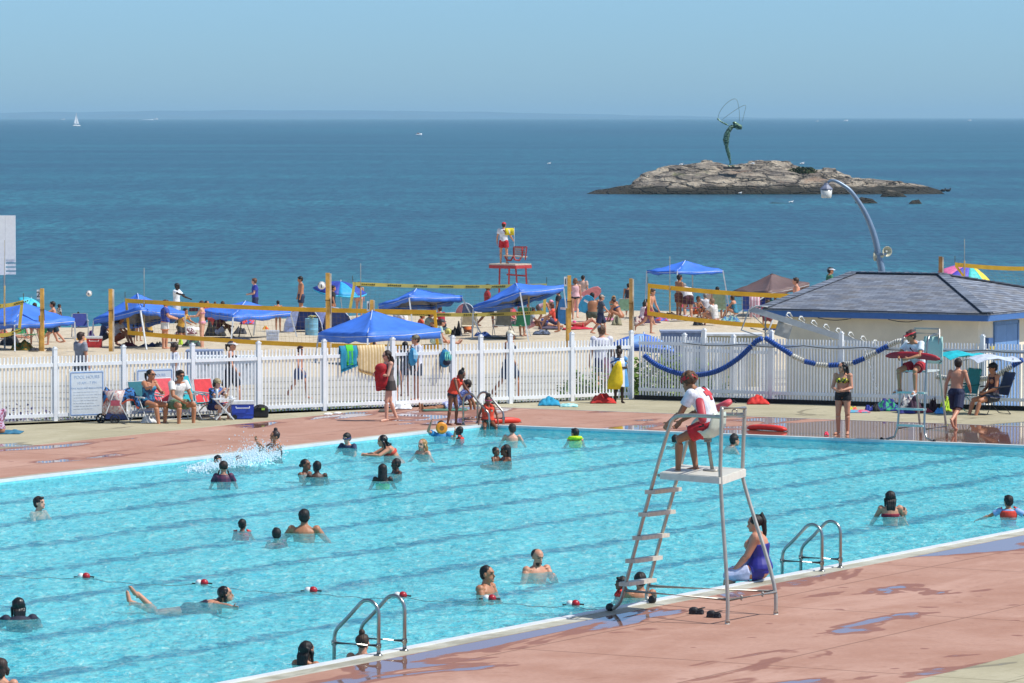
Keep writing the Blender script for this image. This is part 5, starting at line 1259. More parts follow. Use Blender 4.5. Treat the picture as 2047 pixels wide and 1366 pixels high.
# ------------------------------------------------------------------ low lockers behind the fence
def locker(px0, px1, pyt, pyb, Y, label, lid, col, deep=.7):
    a, c = AT(px0, pyb, Y), AT(px1, pyb, Y); z1 = AT(px0, pyt, Y).z; o = empty('storage_locker', (a.x, Y, -.4), label=label, cat='storage box'); L = c.x-a.x
    b = MB(); b.box((L/2, deep/2, (z1+.4)/2), (L, deep, z1+.4)); b.build('box', mat(col, .5), o); b = MB(); b.box((L/2, deep/2, z1+.4+.02), (L+.06, deep+.06, .05)); b.build('lid', mat(lid, .5), o)
    b = MB()
    for k in range(3): b.box((L*(.2+.3*k), -.012, (z1+.4)*.75), (.12, .02, .04))
    b.build('latch', STEEL, o)
locker(387, 520, 716, 748, 122, 'long white storage box seen through the pickets behind the seated boy', '#dfe3e6', '#dcdfe2')
locker(373, 442, 704, 730, 124.5, 'blue grey box behind the fence, left end of the long white one', '#8f9cb8', '#8f9cb8')
locker(1410, 1522, 671, 705, 121, 'long white table-like box behind the fence, left of the tipped stand', '#e2e4e4', '#bfb79a')
locker(1322, 1402, 665, 700, 122.5, 'blue grey slanted box behind the fence beside the blue umbrella', '#9aa3b6', '#8d97ab')

# ------------------------------------------------------------------ barrel, tents, coolers, bags, towels
def barrel():
    g = G(623, 672); s = g.y/FPX; o = empty('trash_barrel', g, label='light blue trash barrel on the sand in front of the dome tents', cat='trash barrel'); h = (673-638)*s; r = 13*s
    MB().lathe((0, 0, 0), [(r*.95, 0), (r, .03), (r, h*.33), (r*1.03, h*.35), (r, h*.37), (r, h*.65), (r*1.03, h*.67), (r, h*.69), (r, h*.97), (r*1.05, h), (r*.93, h), (r*.92, h*.6)], 24).build('drum', mat('#79b2cc', .5, var=.1, scale=3), o, True)
    b = MB(); r_ = random.Random(4)
    for i in range(9): b.sphere((r_.uniform(-.1, .12), r_.uniform(-.1, .1), h+r_.uniform(-.02, .09)), (r_.uniform(.05, .09), .06, r_.uniform(.03, .05)), 7, 5)
    b.build('trash', mat('#c9b46c', .8, col2='#3f8f9c', pattern='blobs'), o)
barrel()
def dome_tent(px, py, wpx, hpx, label, col, col2):
    g = G(px, py); s = g.y/FPX; o = empty('beach_tent', g, label=label, cat='beach tent', group='small dome tents on the beach'); w_ = wpx*s/2; h = hpx*s; rows = []
    for i in range(9):
        t = i/8*pi*.62; rows.append([V((cos(a)*w_*(1 if i < 5 else 1-.02*i), .9*sin(t)*w_*.9*1+.0, 0))*1+V((0, 0, sin(a)*h*cos(t*.78))) for a in [k*pi/10 for k in range(11)]])
    b = MB(); b.sheet(rows, .01); b.build('shell', mat(col, .6), o, True); b = MB(); b.tube(rows[0], .016, 6, True); b.build('pole', mat('#cfd6e6'), o, True)
    b = MB(); b.sheet([[V((-w_*.98, -.02, 0)), V((-w_*.9, -.02, h*.42)), V((-w_*.6, -.02, h*.78))], [V((-w_*.5, -.35, .01)), V((-w_*.35, -.2, h*.3)), V((-w_*.2, -.05, h*.9))]], .01); b.build('door_flap', mat(col2, .6), o)
dome_tent(606, 664, 78, 50, 'blue dome tent with a pale flap, left of the light blue barrel', '#3c57a4', '#a9b4d8')
dome_tent(662, 662, 90, 48, 'blue and lilac dome tent partly behind the tallest wooden post', '#5f78bf', '#aab3dc')
dome_tent(930, 632, 40, 26, 'grey blue dome tent at the water beyond the net with lettering', '#6f86b4', '#b06a6a')
def cooler(p, rz, sz, body, lid, label, wheels=False):
    o = empty('cooler', p, rz, label, 'cooler'); x, y, z = sz; me = MB()
    me.add([(-x/2*.94, -y/2*.92, .02), (x/2*.94, -y/2*.92, .02), (x/2*.94, y/2*.92, .02), (-x/2*.94, y/2*.92, .02), (-x/2, -y/2, z*.82), (x/2, -y/2, z*.82), (x/2, y/2, z*.82), (-x/2, y/2, z*.82)], [(0, 3, 2, 1), (4, 5, 6, 7), (0, 1, 5, 4), (1, 2, 6, 5), (2, 3, 7, 6), (3, 0, 4, 7)])
    me.box((0, 0, .30*z), (x*.97, y*.985, .02)); me.build('body', mat(body, .4), o); b = MB(); b.box((0, 0, z*.91), (x+.02, y+.02, z*.17)); b.build('lid', mat(lid, .4), o)
    b = MB(); b.tube([(-x*.3, -y/2-.005, z*.70), (-x*.3, -y/2-.03, z*.62), (x*.3, -y/2-.03, z*.62), (x*.3, -y/2-.005, z*.70)], .011, 6); b.build('handle', mat(lid, .4), o)
    if wheels:
        for sx in (-1, 1): MB().lathe((-x/2+.07, sx*(y/2), .055), [(.02, -.02), (.055, -.02), (.055, .02), (.02, .02)], 16, Matrix.Rotation(pi/2, 3, 'X')).build('wheel', BLACK, o)
cooler(P(484, 838), R(8), (.50, .34, .41), '#2b49b4', '#dfe2e4', 'blue cooler with a white lid on the deck beside the folding table', True)
cooler(G(64*1+125, 697), 0, (.5, .34, .40), '#c22f33', '#e2e2e0', 'red cooler with a white lid between the two left canopies')
cooler(G(1089, 651), .1, (.26, .22, .30), '#3038a0', '#b9c0e0', 'small dark blue cooler by the person bending over')
cooler(G(436-8, 652), 0, (.45, .3, .3), '#9c2c33', '#a8323a', 'dark red cooler right of the kneeling people at the left net')
cooler(G(545, 682), 0, (.42, .3, .36), '#bfc7d6', '#d0d6e0', 'pale cooler on the sand below the canopy with the boy in blue')

def folding_chair(p, face, label, col, sh=.34, group='low folding chairs', hgt=.50, m=None, recline=18, cat='folding chair', name='folding_chair', sunshade=None):
    rz = R(face)+pi; o = empty(name, p, rz, label, cat, group); fr = mat('#d4d6d6', .35) if m is None else m; w_ = .26; k = sin(R(recline)); seat = mat(col, .65)
    b = MB(); b.sheet([[V((x, y, sh+.02-.02*cos(x*3)+(.04 if y > .2 else 0))) for x in (-w_, -w_/2, 0, w_/2, w_)] for y in (-.22, -.05, .1, .24)], .012); b.build('seat', seat, o)
    b = MB(); b.sheet([[V((x*(1-.12*t), -.24-t*hgt*k, sh+.04+t*hgt)) for x in (-w_, -w_/2, 0, w_/2, w_)] for t in (0, .3, .6, .9, 1)], .012); b.build('backrest', seat, o)
    for sx in (-1, 1):
        x = sx*(w_+.02); b = MB(); b.tube([(x, .30, .02), (x, .02, sh+.18), (x, -.05, sh+.24)], .011, 6); b.tube([(x, -.30, .02), (x, .05, sh-.02), (x, .22, sh+.0)], .011, 6); b.build('leg', fr, o)
        b = MB(); b.tube([(x, -.22, sh), (x*.93, -.24-hgt*k, sh+.04+hgt)], .011, 6); b.build('back_frame', fr, o)
        b = MB(); b.bar((x, -.30, sh+.25), (x, .18, sh+.22), .045, .025); b.build('armrest', mat('#dcdedc', .5) if m is None else m, o)
    b = MB(); b.tube([(-w_, -.30, .02), (w_, -.30, .02)], .010, 6); b.tube([(-w_, .30, .02), (w_, .30, .02)], .010, 6); b.tube([(-w_*.9, -.24-hgt*k, sh+.05+hgt), (w_*.9, -.24-hgt*k, sh+.05+hgt)], .011, 6); b.build('cross_bar', fr, o)
    if sunshade:
        b = MB(); zz = sh+hgt+.46; b.sheet([[V((x, y, zz-.10*((x/.42)**2)-.09*abs(y)*(1 if y > 0 else 1.6)+.035*sin(y*7))) for x in (-.40, -.2, 0, .2, .40)] for y in (-.5, -.3, -.1, .1, .35, .6)], .012); sc = b.build('sunshade', mat(sunshade, .6), o)
        b = MB()
        for sx in (-1, 1): b.tube([(sx*.27, -.24-hgt*k*.8, sh+hgt*.8), (sx*.30, -.34, zz-.08)], .010, 6)
        b.build('shade_arm', fr, o)
    return o
RW = 'folding chairs along the left fence'
folding_chair(P(296, 845), 48, 'folding chair with a dark teal seat, the woman in blue sits in it', '#1c6a78', group=RW)
folding_chair(P(341, 838), 35, 'folding chair with a coral red back, the man in white sits in it', '#e2525c', group=RW)
folding_chair(P(395, 838), 60, 'empty turquoise folding chair between the man and the boy', '#1fa6b0', group=RW, hgt=.56)
folding_chair(P(425, 835), 40, 'folding chair with a red back, the boy in a cap sits in it', '#d8363c', group=RW, sh=.30)
def side_table(p):
    o = empty('folding_table', p, R(10), 'small white slatted folding table beside the blue cooler', 'folding table')
    b = MB()
    for k in range(6): b.box((0, -.21+.084*k, .47), (.50, .07, .02))
    b.build('table_top', WHITE, o)
    for sy in (-1, 1):
        b = MB(); b.bar((-.2, sy*.19, .46), (.2, sy*.19, .02), .04, .025); b.bar((.2, sy*.16, .46), (-.2, sy*.16, .02), .04, .025); b.build('leg', WHITE, o)
    b = MB(); b.bar((-.1, -.19, .14), (-.1, .19, .14), .05, .02); b.bar((.1, -.19, .14), (.1, .19, .14), .05, .02); b.build('stretcher', WHITE, o)
side_table(P(448, 840))
def cup(p, label, col, r=.035, h=.11):
    o = empty('cup', p, label=label, cat='cup'); MB().lathe((0, 0, 0), [(r*.8, 0), (r, h), (r*.85, h), (r*.7, .02)], 12).build('cup_body', mat(col, .3), o, True); MB().lathe((0, 0, h), [(r*1.02, 0), (r*1.02, .008)], 12).build('lid', WHITE, o)
tb = P(448, 840)+V((0, 0, .482)); cup(tb+V((.04, -.02, 0)), 'tan drink cup in the middle of the white folding table', '#a98d6a'); cup(tb+V((.16, -.1, 0)), 'white tub on the right end of the folding table', '#e4e6e8', .05, .05); cup(tb+V((-.16, .02, 0)), 'clear plastic bottle on the left end of the folding table', '#c9d4dc', .035, .2)
def cart():
    p = P(228, 846); o = empty('beach_cart', p, R(12), 'wheeled beach cart with a clear bag and a navy base, left of the seated woman', 'beach cart'); wh = mat('#d9dbdb', .35); s = .011
    for x, y, z in ((-.28, .1, .10), (.0, -.16, .10)):
        w_ = empty('wheel', (x, y, z)); bpy.data.objects.remove(w_)
        b = MB(); M = Matrix.Rotation(pi/2, 3, 'X'); b.tube([V((x+.092*cos(a), y, z+.092*sin(a))) for a in [i*pi/9 for i in range(19)]], .020, 8, False)
        for k in range(5): a = k*2*pi/5; b.bar((x, y, z), (x+.085*cos(a), y, z+.085*sin(a)), .018, .022)
        b.lathe((x, y, z), [(.025, -.03), (.025, .03)], 10, M); b.build('wheel', BLACK, o)
    b = MB(); b.add([(-.2, -.16, .10), (.34, -.16, .08), (.34, .12, .08), (-.2, .12, .10), (-.18, -.18, .22), (.26, -.18, .18), (.26, .14, .18), (-.18, .14, .22)], [(0, 3, 2, 1), (4, 5, 6, 7), (0, 1, 5, 4), (1, 2, 6, 5), (2, 3, 7, 6), (3, 0, 4, 7)]); b.build('base_bag', mat('#26376c', .7), o)
    b = MB(); rows = [[V((.26*cos(a)*(1+.1*sin(3*a+z)), .16*sin(a), z)) for a in [k*pi/8 for k in range(17)]] for z in (.19, .36, .55, .72)]; b.sheet(rows, .006); b.build('clear_bag', mat('#c9bcb6', .25, col2='#b98f8d', pattern='blobs'), o, True)
    b = MB()
    for y in (-.19, .15): b.bar((-.20, y, .22), (.0, y, .74), .03, .02); b.bar((.30, y, .08), (.0, y, .66), .03, .02); b.bar((-.12, y, .42), (.14, y, .42), .025, .02)
    b.build('folding_legs', wh, o)
    b = MB(); b.box((0, -.21, .45), (.20, .012, .12)); b.build('pocket', mat('#a84a5a'), o)
    return p
CP = cart()
def cloth_heap(p, sx, sy, h, col, label, cat='towel', name='towel', col2=None, seed=1, group=None, pat='blobs'):
    n = 16; rows = []
    for i in range(n+1):
        row = []
        for j in range(n+1):
            u, v_ = i/n*2-1, j/n*2-1; e = max(0, 1-abs(u)**3)*max(0, 1-abs(v_)**3); q = V((u*2.1+seed*3, v_*2.1, seed)); nn = NZ.noise(q); n2 = NZ.noise(q*2.2)
            row.append(V((u*sx*(1+.18*NZ.noise(V((v_*2, seed, 0)))), v_*sy*(1+.18*NZ.noise(V((u*2, 0, seed)))), .012+h*max(0, e*(.45+.7*nn+.35*abs(n2))))))
        rows.append(row)
    o = empty(name, p, label=label, cat=cat, group=group); b = MB(); b.sheet(rows, .012); b.build('cloth' if cat != 'bag' else 'sack', mat(col, .8, col2=col2, pattern=pat if col2 else None, var=.15, scale=5), o, True)
    if cat != 'bag': 
        b = MB(); e = rows[0]; b.sheet([[q+V((0, 0, .004)) for q in e], [q+V((0, -.03 if sy else 0, .002)) for q in e]], .006); b.build('hem', mat(col2 or col, .8), o)
    return o
# hanging things on the left fence
def hung(px0, px1, pyt, ytop_front, label, col, cat='towel', col2=None, drop=.7, slant=0, pat='stripes', name='towel', sc=9, seed=0, zt=None):
    a, c = on_plane(px0, pyt, fl0, fl1), on_plane(px1, pyt, fl0, fl1); zt = zt or 1.46; d = V((c.x-a.x, c.y-a.y, 0)); n = V((d.y, -d.x, 0)).normalized(); o = empty(name, (a.x, a.y, 0), math.atan2(d.y, d.x), label, cat); L = d.length; rows = []
    for z, off in ((zt-.28, -.035), (zt-.1, -.035), (zt+.005, -.02), (zt+.01, .012), (zt-.06, .035)): rows.append([V((L*j/12, -off-0, z)) for j in range(13)])
    for k in range(1, 9):
        rows.append([V((L*j/12*(1-.0*k)+.01*sin(j+k), -.045-.018*sin(j*1.9+seed)*k/8-.01, zt-.06-(drop+slant*(j/12))*k/8)) for j in range(13)])
    b = MB(); b.sheet(rows, .010); b.build('cloth', mat(col, .8, col2=col2, pattern=pat if col2 else None, scale=sc, var=.1), o, True)
    b = MB(); b.sheet([[q+V((0, -.008, 0)) for q in rows[-1]], [q+V((0, -.008, -.03)) for q in rows[-1]]], .008); b.build('hem', mat(col2 or col, .8), o)
hung(678, 712, 690, 0, 'turquoise blue towel hung over the fence, a green one on top', '#1d86a8', drop=.52, seed=1, slant=-.15)
hung(690, 704, 690, 0, 'bright green cloth draped in the middle of the turquoise towel', '#4fc83a', drop=.36, seed=2, zt=1.48, name='cloth', cat='cloth')
hung(713, 768, 690, 0, 'cream striped towel hung over the fence left of the walking woman', '#d9c49c', col2='#c2a46e', drop=.50, slant=.22, seed=3, pat='stripes', sc=13)
def backpack(px, py, wpx, hpx, label, col, col2, dark='#15233a', plane=True, p=None, rz=None):
    if plane: q = on_plane(px, py, fl0, fl1); d = (fl1-fl0).normalized(); rz = math.atan2(d.y, d.x); s = q.y/FPX; q = q+V((d.y, -d.x, 0))*.13
    else: q = p; s = p.y/FPX
    o = empty('backpack', q, rz, label, 'backpack'); w_, h = wpx*s/2, hpx*s/2
    b = MB(); b.sphere((0, 0, -h*.1), (w_*.92, .13, h*.85), 14, 10); b.sphere((0, .02, -h*.55), (w_*.85, .12, h*.45), 12, 8); b.sphere((0, 0, h*.45), (w_*.7, .10, h*.5), 12, 8); me = remesh(b, 'pack', .02, 3); me.materials.append(mat(col, .6)); link_mesh('pack', me, None, o)
    b = MB(); b.sphere((0, -.07, -h*.35), (w_*.7, .09, h*.42), 12, 8); b.build('front_pocket', mat(dark, .6), o, True)
    b = MB()
    for k, x in enumerate((-.5, -.15, .2, .55)): b.tube([(x*w_*.6, -.10, h*.7), (x*w_, -.145, h*.2), (x*w_*.8, -.14, -h*.2)], .012, 6)
    b.build('piping', mat(col2, .5), o); b = MB(); b.tube([(-.05, .03, h*.85), (0, .04, h*1.05), (.05, .03, h*.85)], .012, 6)
    for sx in (-1, 1): b.tube([(sx*w_*.6, .1, h*.6), (sx*w_*.8, .03, -h*.3), (sx*w_*.75, -.02, -h*1.5)], .009, 5)
    b.build('strap', BLACK, o)
backpack(884, 716, 26, 38, 'bright blue and lime backpack hanging on the fence near the gate', '#1f7fae', '#7fdcc0')
backpack(819, 713, 16, 38, 'light blue drawstring bag hanging on the fence before the man in a cap', '#3a9fd0', '#9fd6ee', dark='#2f93c6')
# ------------------------------------------------------------------ who is where
BK, BR, DB, BL, GY = '#14100f', '#3a2416', '#241811', '#a9824e', '#8f8a84'
SIT = dict(sit=1, th=(88, 8), shn=(4, 0), ua=(28, 10), fa=(62, -12), lean=-6)
GSIT = dict(sit=1, th=(118, 10), shn=(22, 0), ua=(40, 8), fa=(75, -14), lean=8, curl=14, ft=80)
GSTR = dict(sit=1, th=(86, 8), shn=(82, 0), ua=(12, 12), fa=(40, 0), lean=-4, ft=150)
KNEEL = dict(th=(20, 8), shn=(-88, 0), ft=0, ua=(40, 8), fa=(70, -10), lean=18, curl=10)
WALK = dict(th_l=(24, 2), sh_l=(4, 0), th_r=(-18, 2), sh_r=(-42, 0), ua_l=(-12, 8), fa_l=(6, 2), ua_r=(18, 8), fa_r=(38, 0))
BEND = dict(lean=58, curl=30, ua=(10, 4), fa=(6, 0), th=(8, 4), shn=(-6, 0))
def swimmer(px, pyw, pyt, face, label, skin='light', hair=('short', BK), wear=(), H=1.68, kid=0.0, fem=False, fat=0.0, pose=None, hat=None, detail=1, group=None):
    p = P(px, pyw, WZ); zt = WZ+(pyw-pyt)/ppm(p.y); ps = dict(ua=(28, 24), fa=(60, 10), th=(20, 6), shn=(-20, 0)); ps.update(pose or {})
    f = Fig(ps, fem, kid, fat); s = H/1.75; top = f.hc.z+.110*f.hs+(.0 if not hair or hair[0] not in ('bun', 'puff', 'afro') else .05); bz = WZ-1.15
    return person((p.x, p.y, bz), face, H, label, ps, skin, hair, wear, hat, fem, kid, fat, detail, zoff=(zt-bz)/s-top, group=group)
def beach(px, pyt, pyf, face, label, skin='light', hair=('short', DB), wear=(), pose=None, Y=None, H=None, kid=0.0, fem=False, fat=0.0, hat=None, detail=0, lie=0, roll=0):
    g = G(px, pyf) if Y is None else V(((px-1023.5)/FPX*Y*1.001, Y, 0)); 
    if Y is not None: g.z = gz(Y, g.x)
    if H is None: H = (AT(px, pyt, g.y).z-g.z)*(1.0)
    H = max(.7, min(1.98, H)); return person(g, face, H, label, pose or {}, skin, hair, wear, hat, fem, kid, fat, detail, lie=lie, roll=roll)
def deckp(px, pyt, pyf, face, label, **k):
    p = P(px, pyf); H = k.pop('H', None) or (AT(px, pyt, p.y).z); return person(p, face, H, label, **k)
def sw(k, c): return (k, c)

# --- lifeguards
gp = SEAT+CD*.05
guard, gf, gM = person((gp.x, gp.y, ZPL), 240, 1.80, 'lifeguard in a white shirt with a red cross sitting on the near high chair', dict(sit=1, lean=16, curl=42, th_l=(66, 9), sh_l=(3, 0), th_r=(68, 12), sh_r=(-10, 0), ua=(28, 8), fa=(58, -14), hd=(40, -8), hpitch=20, hyaw=18, ft=90),
    'olive', ('curly', '#5e4028'), [('tshirt', '#e2e2ea'), ('shorts', mat('#b81f2a', .7, var=.2, scale=14)), ('sash', '#26272b')], ('bandana', '#b8222e'), detail=2, zoff=(SEAT.z-ZPL)/(1.8/1.75)+.15)
def red_cross():
    """the emblem on the back of the shirt"""
    b = MB(); s = 1.8/1.75; f = gf
    c, d = f.at(.72); bk = -f.fw; a, q = f.prof(.72); o = c+bk*(q+.030)
    rows = []
    def surf(u, t):
        c_, d_ = f.at(t); a_, q_ = f.prof(t); x = u; ww = a_+.018; y = (q_+.0235)*sqrt(max(0, 1-(x/ww)**2)); rt = V((1, 0, 0)); return c_+rt*x-f.nd.cross(rt)*0+(V((0, -1, 0)) if 0 else (d_.cross(V((1, 0, 0))))*-1)*y
    for (u0, u1, t0, t1) in ((-.030, .030, .56, .90), (-.085, -.0305, .67, .79), (.0305, .085, .67, .79)):
        rows = [[surf(lerp(u0, u1, j/5), lerp(t0, t1, i/6)) for j in range(6)] for i in range(7)]; b.sheet([[q for q in r] for r in rows], .006)
    me = b.mesh('red_cross', True); me.materials.append(mat('#d2404a', .7)); me.transform(gM); o_ = link_mesh('red_cross', me, None, guard)
red_cross()
def rescue_tube(p0, p1, w_, h, col, label, up=(0, 0, 1), bend=.06, cat='rescue tube', group=None):
    p0, p1 = V(p0), V(p1); o = empty('rescue_tube', p0.lerp(p1, .5), label=label, cat=cat, group=group); d = p1-p0; L = d.length; d /= L; upv = V(up); sd = d.cross(upv).normalized(); upv = sd.cross(d); n = 14; vs = []; m = 12
    for i in range(n+1):
        t = i/n*2-1; e = (1-abs(t)**6)**.5 if abs(t) < 1 else 0; e = max(.28, e); c = d*t*L/2-upv*bend*t*t*(1 if abs(t) < 2 else 0)
        for k in range(m): a = 2*pi*k/m; x, y = cos(a), sin(a); x = math.copysign(abs(x)**.6, x); y = math.copysign(abs(y)**.6, y); vs.append(c+sd*x*w_/2*e+upv*y*h/2*e)
    b = MB(); b.add(vs, [(i*m+k, i*m+(k+1) % m, (i+1)*m+(k+1) % m, (i+1)*m+k) for i in range(n) for k in range(m)]+[tuple(range(m-1, -1, -1)), tuple(n*m+k for k in range(m))]); b.build('foam', mat(col, .45, var=.08), o, True)
    b = MB(); 
    b.tube([d*L*.45-upv*bend, d*L*.53-upv*(bend+.04), d*L*.50+sd*w_*.5-upv*(bend+.08)], .012, 6); b.build('strap', BLACK, o); return o
# the soft red tube across the near guard's lap and behind his back
a_ = on_plane(1396, 802, P(1219, 1222).lerp(P(1302, 1206), .30), P(1453.5, 1248).lerp(P(1551, 1229), .30)); b_ = on_plane(1405, 856, P(1219, 1222).lerp(P(1302, 1206), .18), P(1453.5, 1248).lerp(P(1551, 1229), .18))
rescue_tube(a_+V((0, -.16, .06)), b_+V((0, -.12, .08)), .12, .09, '#b83a46', 'faded red rescue tube under the arm of the near lifeguard', up=(0, -1, .2), bend=.02)
a_, b_ = on_plane(1412, 828, P(1302, 1206), P(1551, 1229)), on_plane(1462, 803, P(1302, 1206), P(1551, 1229)); rescue_tube(a_+V((0, .05, 0)), b_+V((0, .05, 0)), .10, .17, '#d8565e', 'pale red end of a rescue tube sticking out behind the near guard', up=(.3, -1, .2), bend=0)

gl2 = GQ(0, .36, 1.46)+GP
person(gl2, 318, 1.74, 'lifeguard in a red visor and white shirt sitting on the far high chair', dict(sit=1, lean=14, curl=22, th=(76, 17), sh_l=(2, 3), sh_r=(-10, 3), ua=(34, 16), fa=(74, -34), hyaw=28, hpitch=14, ft=84), 'tan', ('short', '#3a2a20'),
       [('tshirt', '#dde3ea'), ('shorts', '#a81a28'), ('sash_front', '#1c1d22'), ('sandals', '#d8d8d8')], ('visor', '#d32a38'), zoff=.12)
q0_, q1_ = GP+GQ(-.56, -.02, 1.80), GP+GQ(.62, .10, 1.76); rescue_tube(q0_, q1_, .11, .14, '#a8232e', 'dark red rescue tube laid across the lap of the far lifeguard', bend=.05)
for px, py, wpx, label, c_, face in ((1206, 806, 50, 'red life jacket lying on the deck at the feet of the child in a towel', '#c02a22', 5), (1515, 808, 42, 'folded red life jacket on the deck against the right fence', '#cf3028', 0)):
    p = P(px, py); cloth_heap(p, wpx/2/ppm(p.y), .26, .26, c_, label, 'life jacket', 'life_jacket', seed=px % 7)
for (x0, y0), (x1, y1), label, c_ in (((974, 848), (1040, 845), 'long orange red rescue tube on the pool edge behind the seated girl', '#e0402c'), ((1494, 859), (1572, 863), 'bright red rescue tube lying on the wet far deck', '#e03a2e')):
    a, c = P(x0, y0), P(x1, y1); rescue_tube(a+V((0, 0, .07)), c+V((0, 0, .07)), .22, .12, c_, label, bend=.03)

# --- on the deck
deckp(778, 693, 842, 292, 'dark haired woman walking with a red towel clutched to her chest', fem=True, skin='pale', hair=('long', '#2b1b14'), hat=('shades', '#2a2a30'), wear=[('bikini_top', '#55565c'), ('tank', mat('#6a5f5c', .8)), ('skirt', '#3a322f')], pose=dict(th_l=(14, 1), sh_l=(0, 0), th_r=(-8, 1), sh_r=(-22, 0), ua=(18, 6), fa=(92, -38), curl=10, hpitch=14), detail=2)
p = P(778, 842); c = V((p.x-.17, p.y-.12, 1.05)); cloth_heap(c, .01, .01, .01, '#b8232a', 'x') if 0 else None
o = empty('towel', c, label='red towel hugged to the chest of the walking woman', cat='towel'); b = MB(); b.sphere((0, 0, .12), (.15, .12, .12)); b.sphere((.02, 0, -.10), (.14, .10, .26)); b.tube([(-.1, 0, .05), (-.05, .02, -.38)], .07, 8); me = remesh(b, 'cloth', .02, 3); me.materials.append(mat('#b01f26', .8, var=.25, scale=8)); link_mesh('cloth', me, None, o); MB().tube([(-.08, -.1, -.3), (.1, -.1, -.33)], .012, 6).build('hem', mat('#8f1a20'), o)
deckp(1685, 718, 868, 338, 'woman in a yellow patterned bikini top and black shorts standing on the far deck', fem=True, fat=.35, skin='light', hair=('wet', BK), wear=[('bikini_top', mat('#26241e', .6, col2='#d8d23a', pattern='blobs', scale=14)), ('short_shorts', '#15161c')], pose=dict(ua=(12, 12), fa=(76, -34), th=(2, 3), shn=(-3, 0), hyaw=34), detail=2)
deckp(1912, 709, 861, 150, 'boy in navy shorts walking away on the wet far deck', skin='light', hair=('short', DB), wear=[('long_shorts', '#1c2444')], pose=dict(lean=6, twist=8, th_l=(16, 2), sh_l=(6, 0), th_r=(-22, 3), sh_r=(-58, 0), ft_r=20, ua_l=(-14, 16), fa_l=(-4, 4), ua_r=(6, 18), fa_r=(50, -10), hyaw=-25), detail=2)
deckp(1237, 689, 806, 8, 'child wrapped in a blue, white and yellow striped towel at the corner post', skin='deep', hair=('puff', BK), kid=.5, wear=[('towel_wrap', mat('#5b9bd2', .85, col2='#e8ecf0', pattern='stripes', scale=3.3))], pose=dict(ua=(20, 4), fa=(95, -50), curl=6, hyaw=20, hpitch=8), detail=1)
# yellow part of the towel hanging in front
p = P(1237, 806); o = empty('towel', p+V((-.04, -.27, 0)), label='bright yellow panel of the towel hanging down in front of the child', cat='towel'); b = MB(); b.sheet([[V((x*w_+dx, -.03*cos(x*4)-.02, z)) for x in (-1, -.5, 0, .5, 1)] for z, w_, dx in ((1.0, .04, .04), (.85, .11, .0), (.65, .16, -.03), (.48, .18, -.05), (.34, .15, -.09))], .012); b.build('cloth', mat('#e2c21c', .8), o, True); b = MB(); b.sheet([[V((-.17, -.05, .98)), V((.06, -.07, 1.08))], [V((-.17, -.05, .94)), V((.06, -.07, 1.04))]], .01); b.build('stripe', mat('#26407c'), o)
deckp(905, 741, 850, 62, 'child in an orange life vest bending to hold the far pool ladder', fem=True, kid=.35, skin='brown', hair=('bun', BK), wear=[('vest', '#e2442a'), ('one_piece', '#33343f')], pose=dict(lean=16, curl=30, ua_l=(30, 14), fa_l=(44, -4), ua_r=(24, 16), fa_r=(30, 6), th_l=(10, 3), sh_l=(-4, 0), th_r=(-4, 4), sh_r=(-10, 0), hpitch=32), H=1.34)
p = P(975, 851); person((p.x+.0, p.y, .0), 12, 1.28, 'girl in an orange life vest and pink goggles sitting on the pool edge', dict(sit=1, th=(72, 12), shn=(0, 0), ua=(-4, 24), fa=(20, 6), hpitch=12, lean=4), 'brown', ('puff', BK), [('one_piece', '#5fb0a0'), ('vest', '#e6472b')], ('goggles', '#c8507c'), True, .4, zoff=.12)
# seated woman in the blue swimsuit
p = P(1517, 1163); person((p.x, p.y, .02), 262, 1.78, 'heavy woman in a royal blue swimsuit sitting on the near pool edge', dict(sit=1, lean=2, curl=6, th=(80, 10), shn=(6, 0), ua=(26, 4), fa=(42, -4), hyaw=-6, hpitch=10), 'light', ('tallpony', BK), [('one_piece', mat('#2a2a8c', .5, var=.15, scale=6)), ('short_shorts', mat('#2a2a8c', .5, var=.15, scale=6)), ('leggings', '#bfc8e4')], None, True, 0, 1.25, 2, zoff=.17)
# people along the left fence
pf = P(296, 845); person((pf.x, pf.y, .0), 50, 1.68, 'woman in a blue patterned swimsuit sitting and leaning on a beach cart', dict(sit=1, lean=4, curl=10, th=(86, 10), sh_l=(-6, 0), sh_r=(12, 0), ua_l=(40, 6), fa_l=(92, -34), ua_r=(66, 30), fa_r=(98, 30), hyaw=-8), 'tan', ('pony', BK), [('one_piece', mat('#1f3b66', .6, col2='#2f7fa6', pattern='blobs', scale=7)), ('short_shorts', '#1c2038')], ('shades', '#2a2022'), True, 0, .35, 2, zoff=.46)
pf = P(351, 845); person((pf.x, pf.y, .0), 42, 1.72, 'man in a white shirt and sunglasses sitting next to the woman in blue', dict(sit=1, lean=10, curl=18, th=(88, 16), shn=(-3, 0), ua=(26, 10), fa=(58, -26), hyaw=8, hpitch=6), 'tan', ('short', '#241c18'), [('tshirt', '#dcdcd8'), ('shorts', '#5f7f62')], ('shades', '#1a1a1c'), False, 0, .25, 2, zoff=.44)
pf = P(427, 838); person((pf.x, pf.y, .0), 52, 1.42, 'boy in a tan cap and dark shirt sitting low, hand at his face', dict(sit=1, lean=6, curl=14, th=(92, 14), shn=(-4, 0), ua=(48, 8), fa=(140, -24), hpitch=14), 'pale', ('bob', '#2a1c16'), [('tshirt', mat('#23283c', .7, col2='#3f6fc0', pattern='blobs', scale=6)), ('shorts', '#1f2c66')], ('cap', '#9a8a68'), False, .3, 0, 1, zoff=.36)
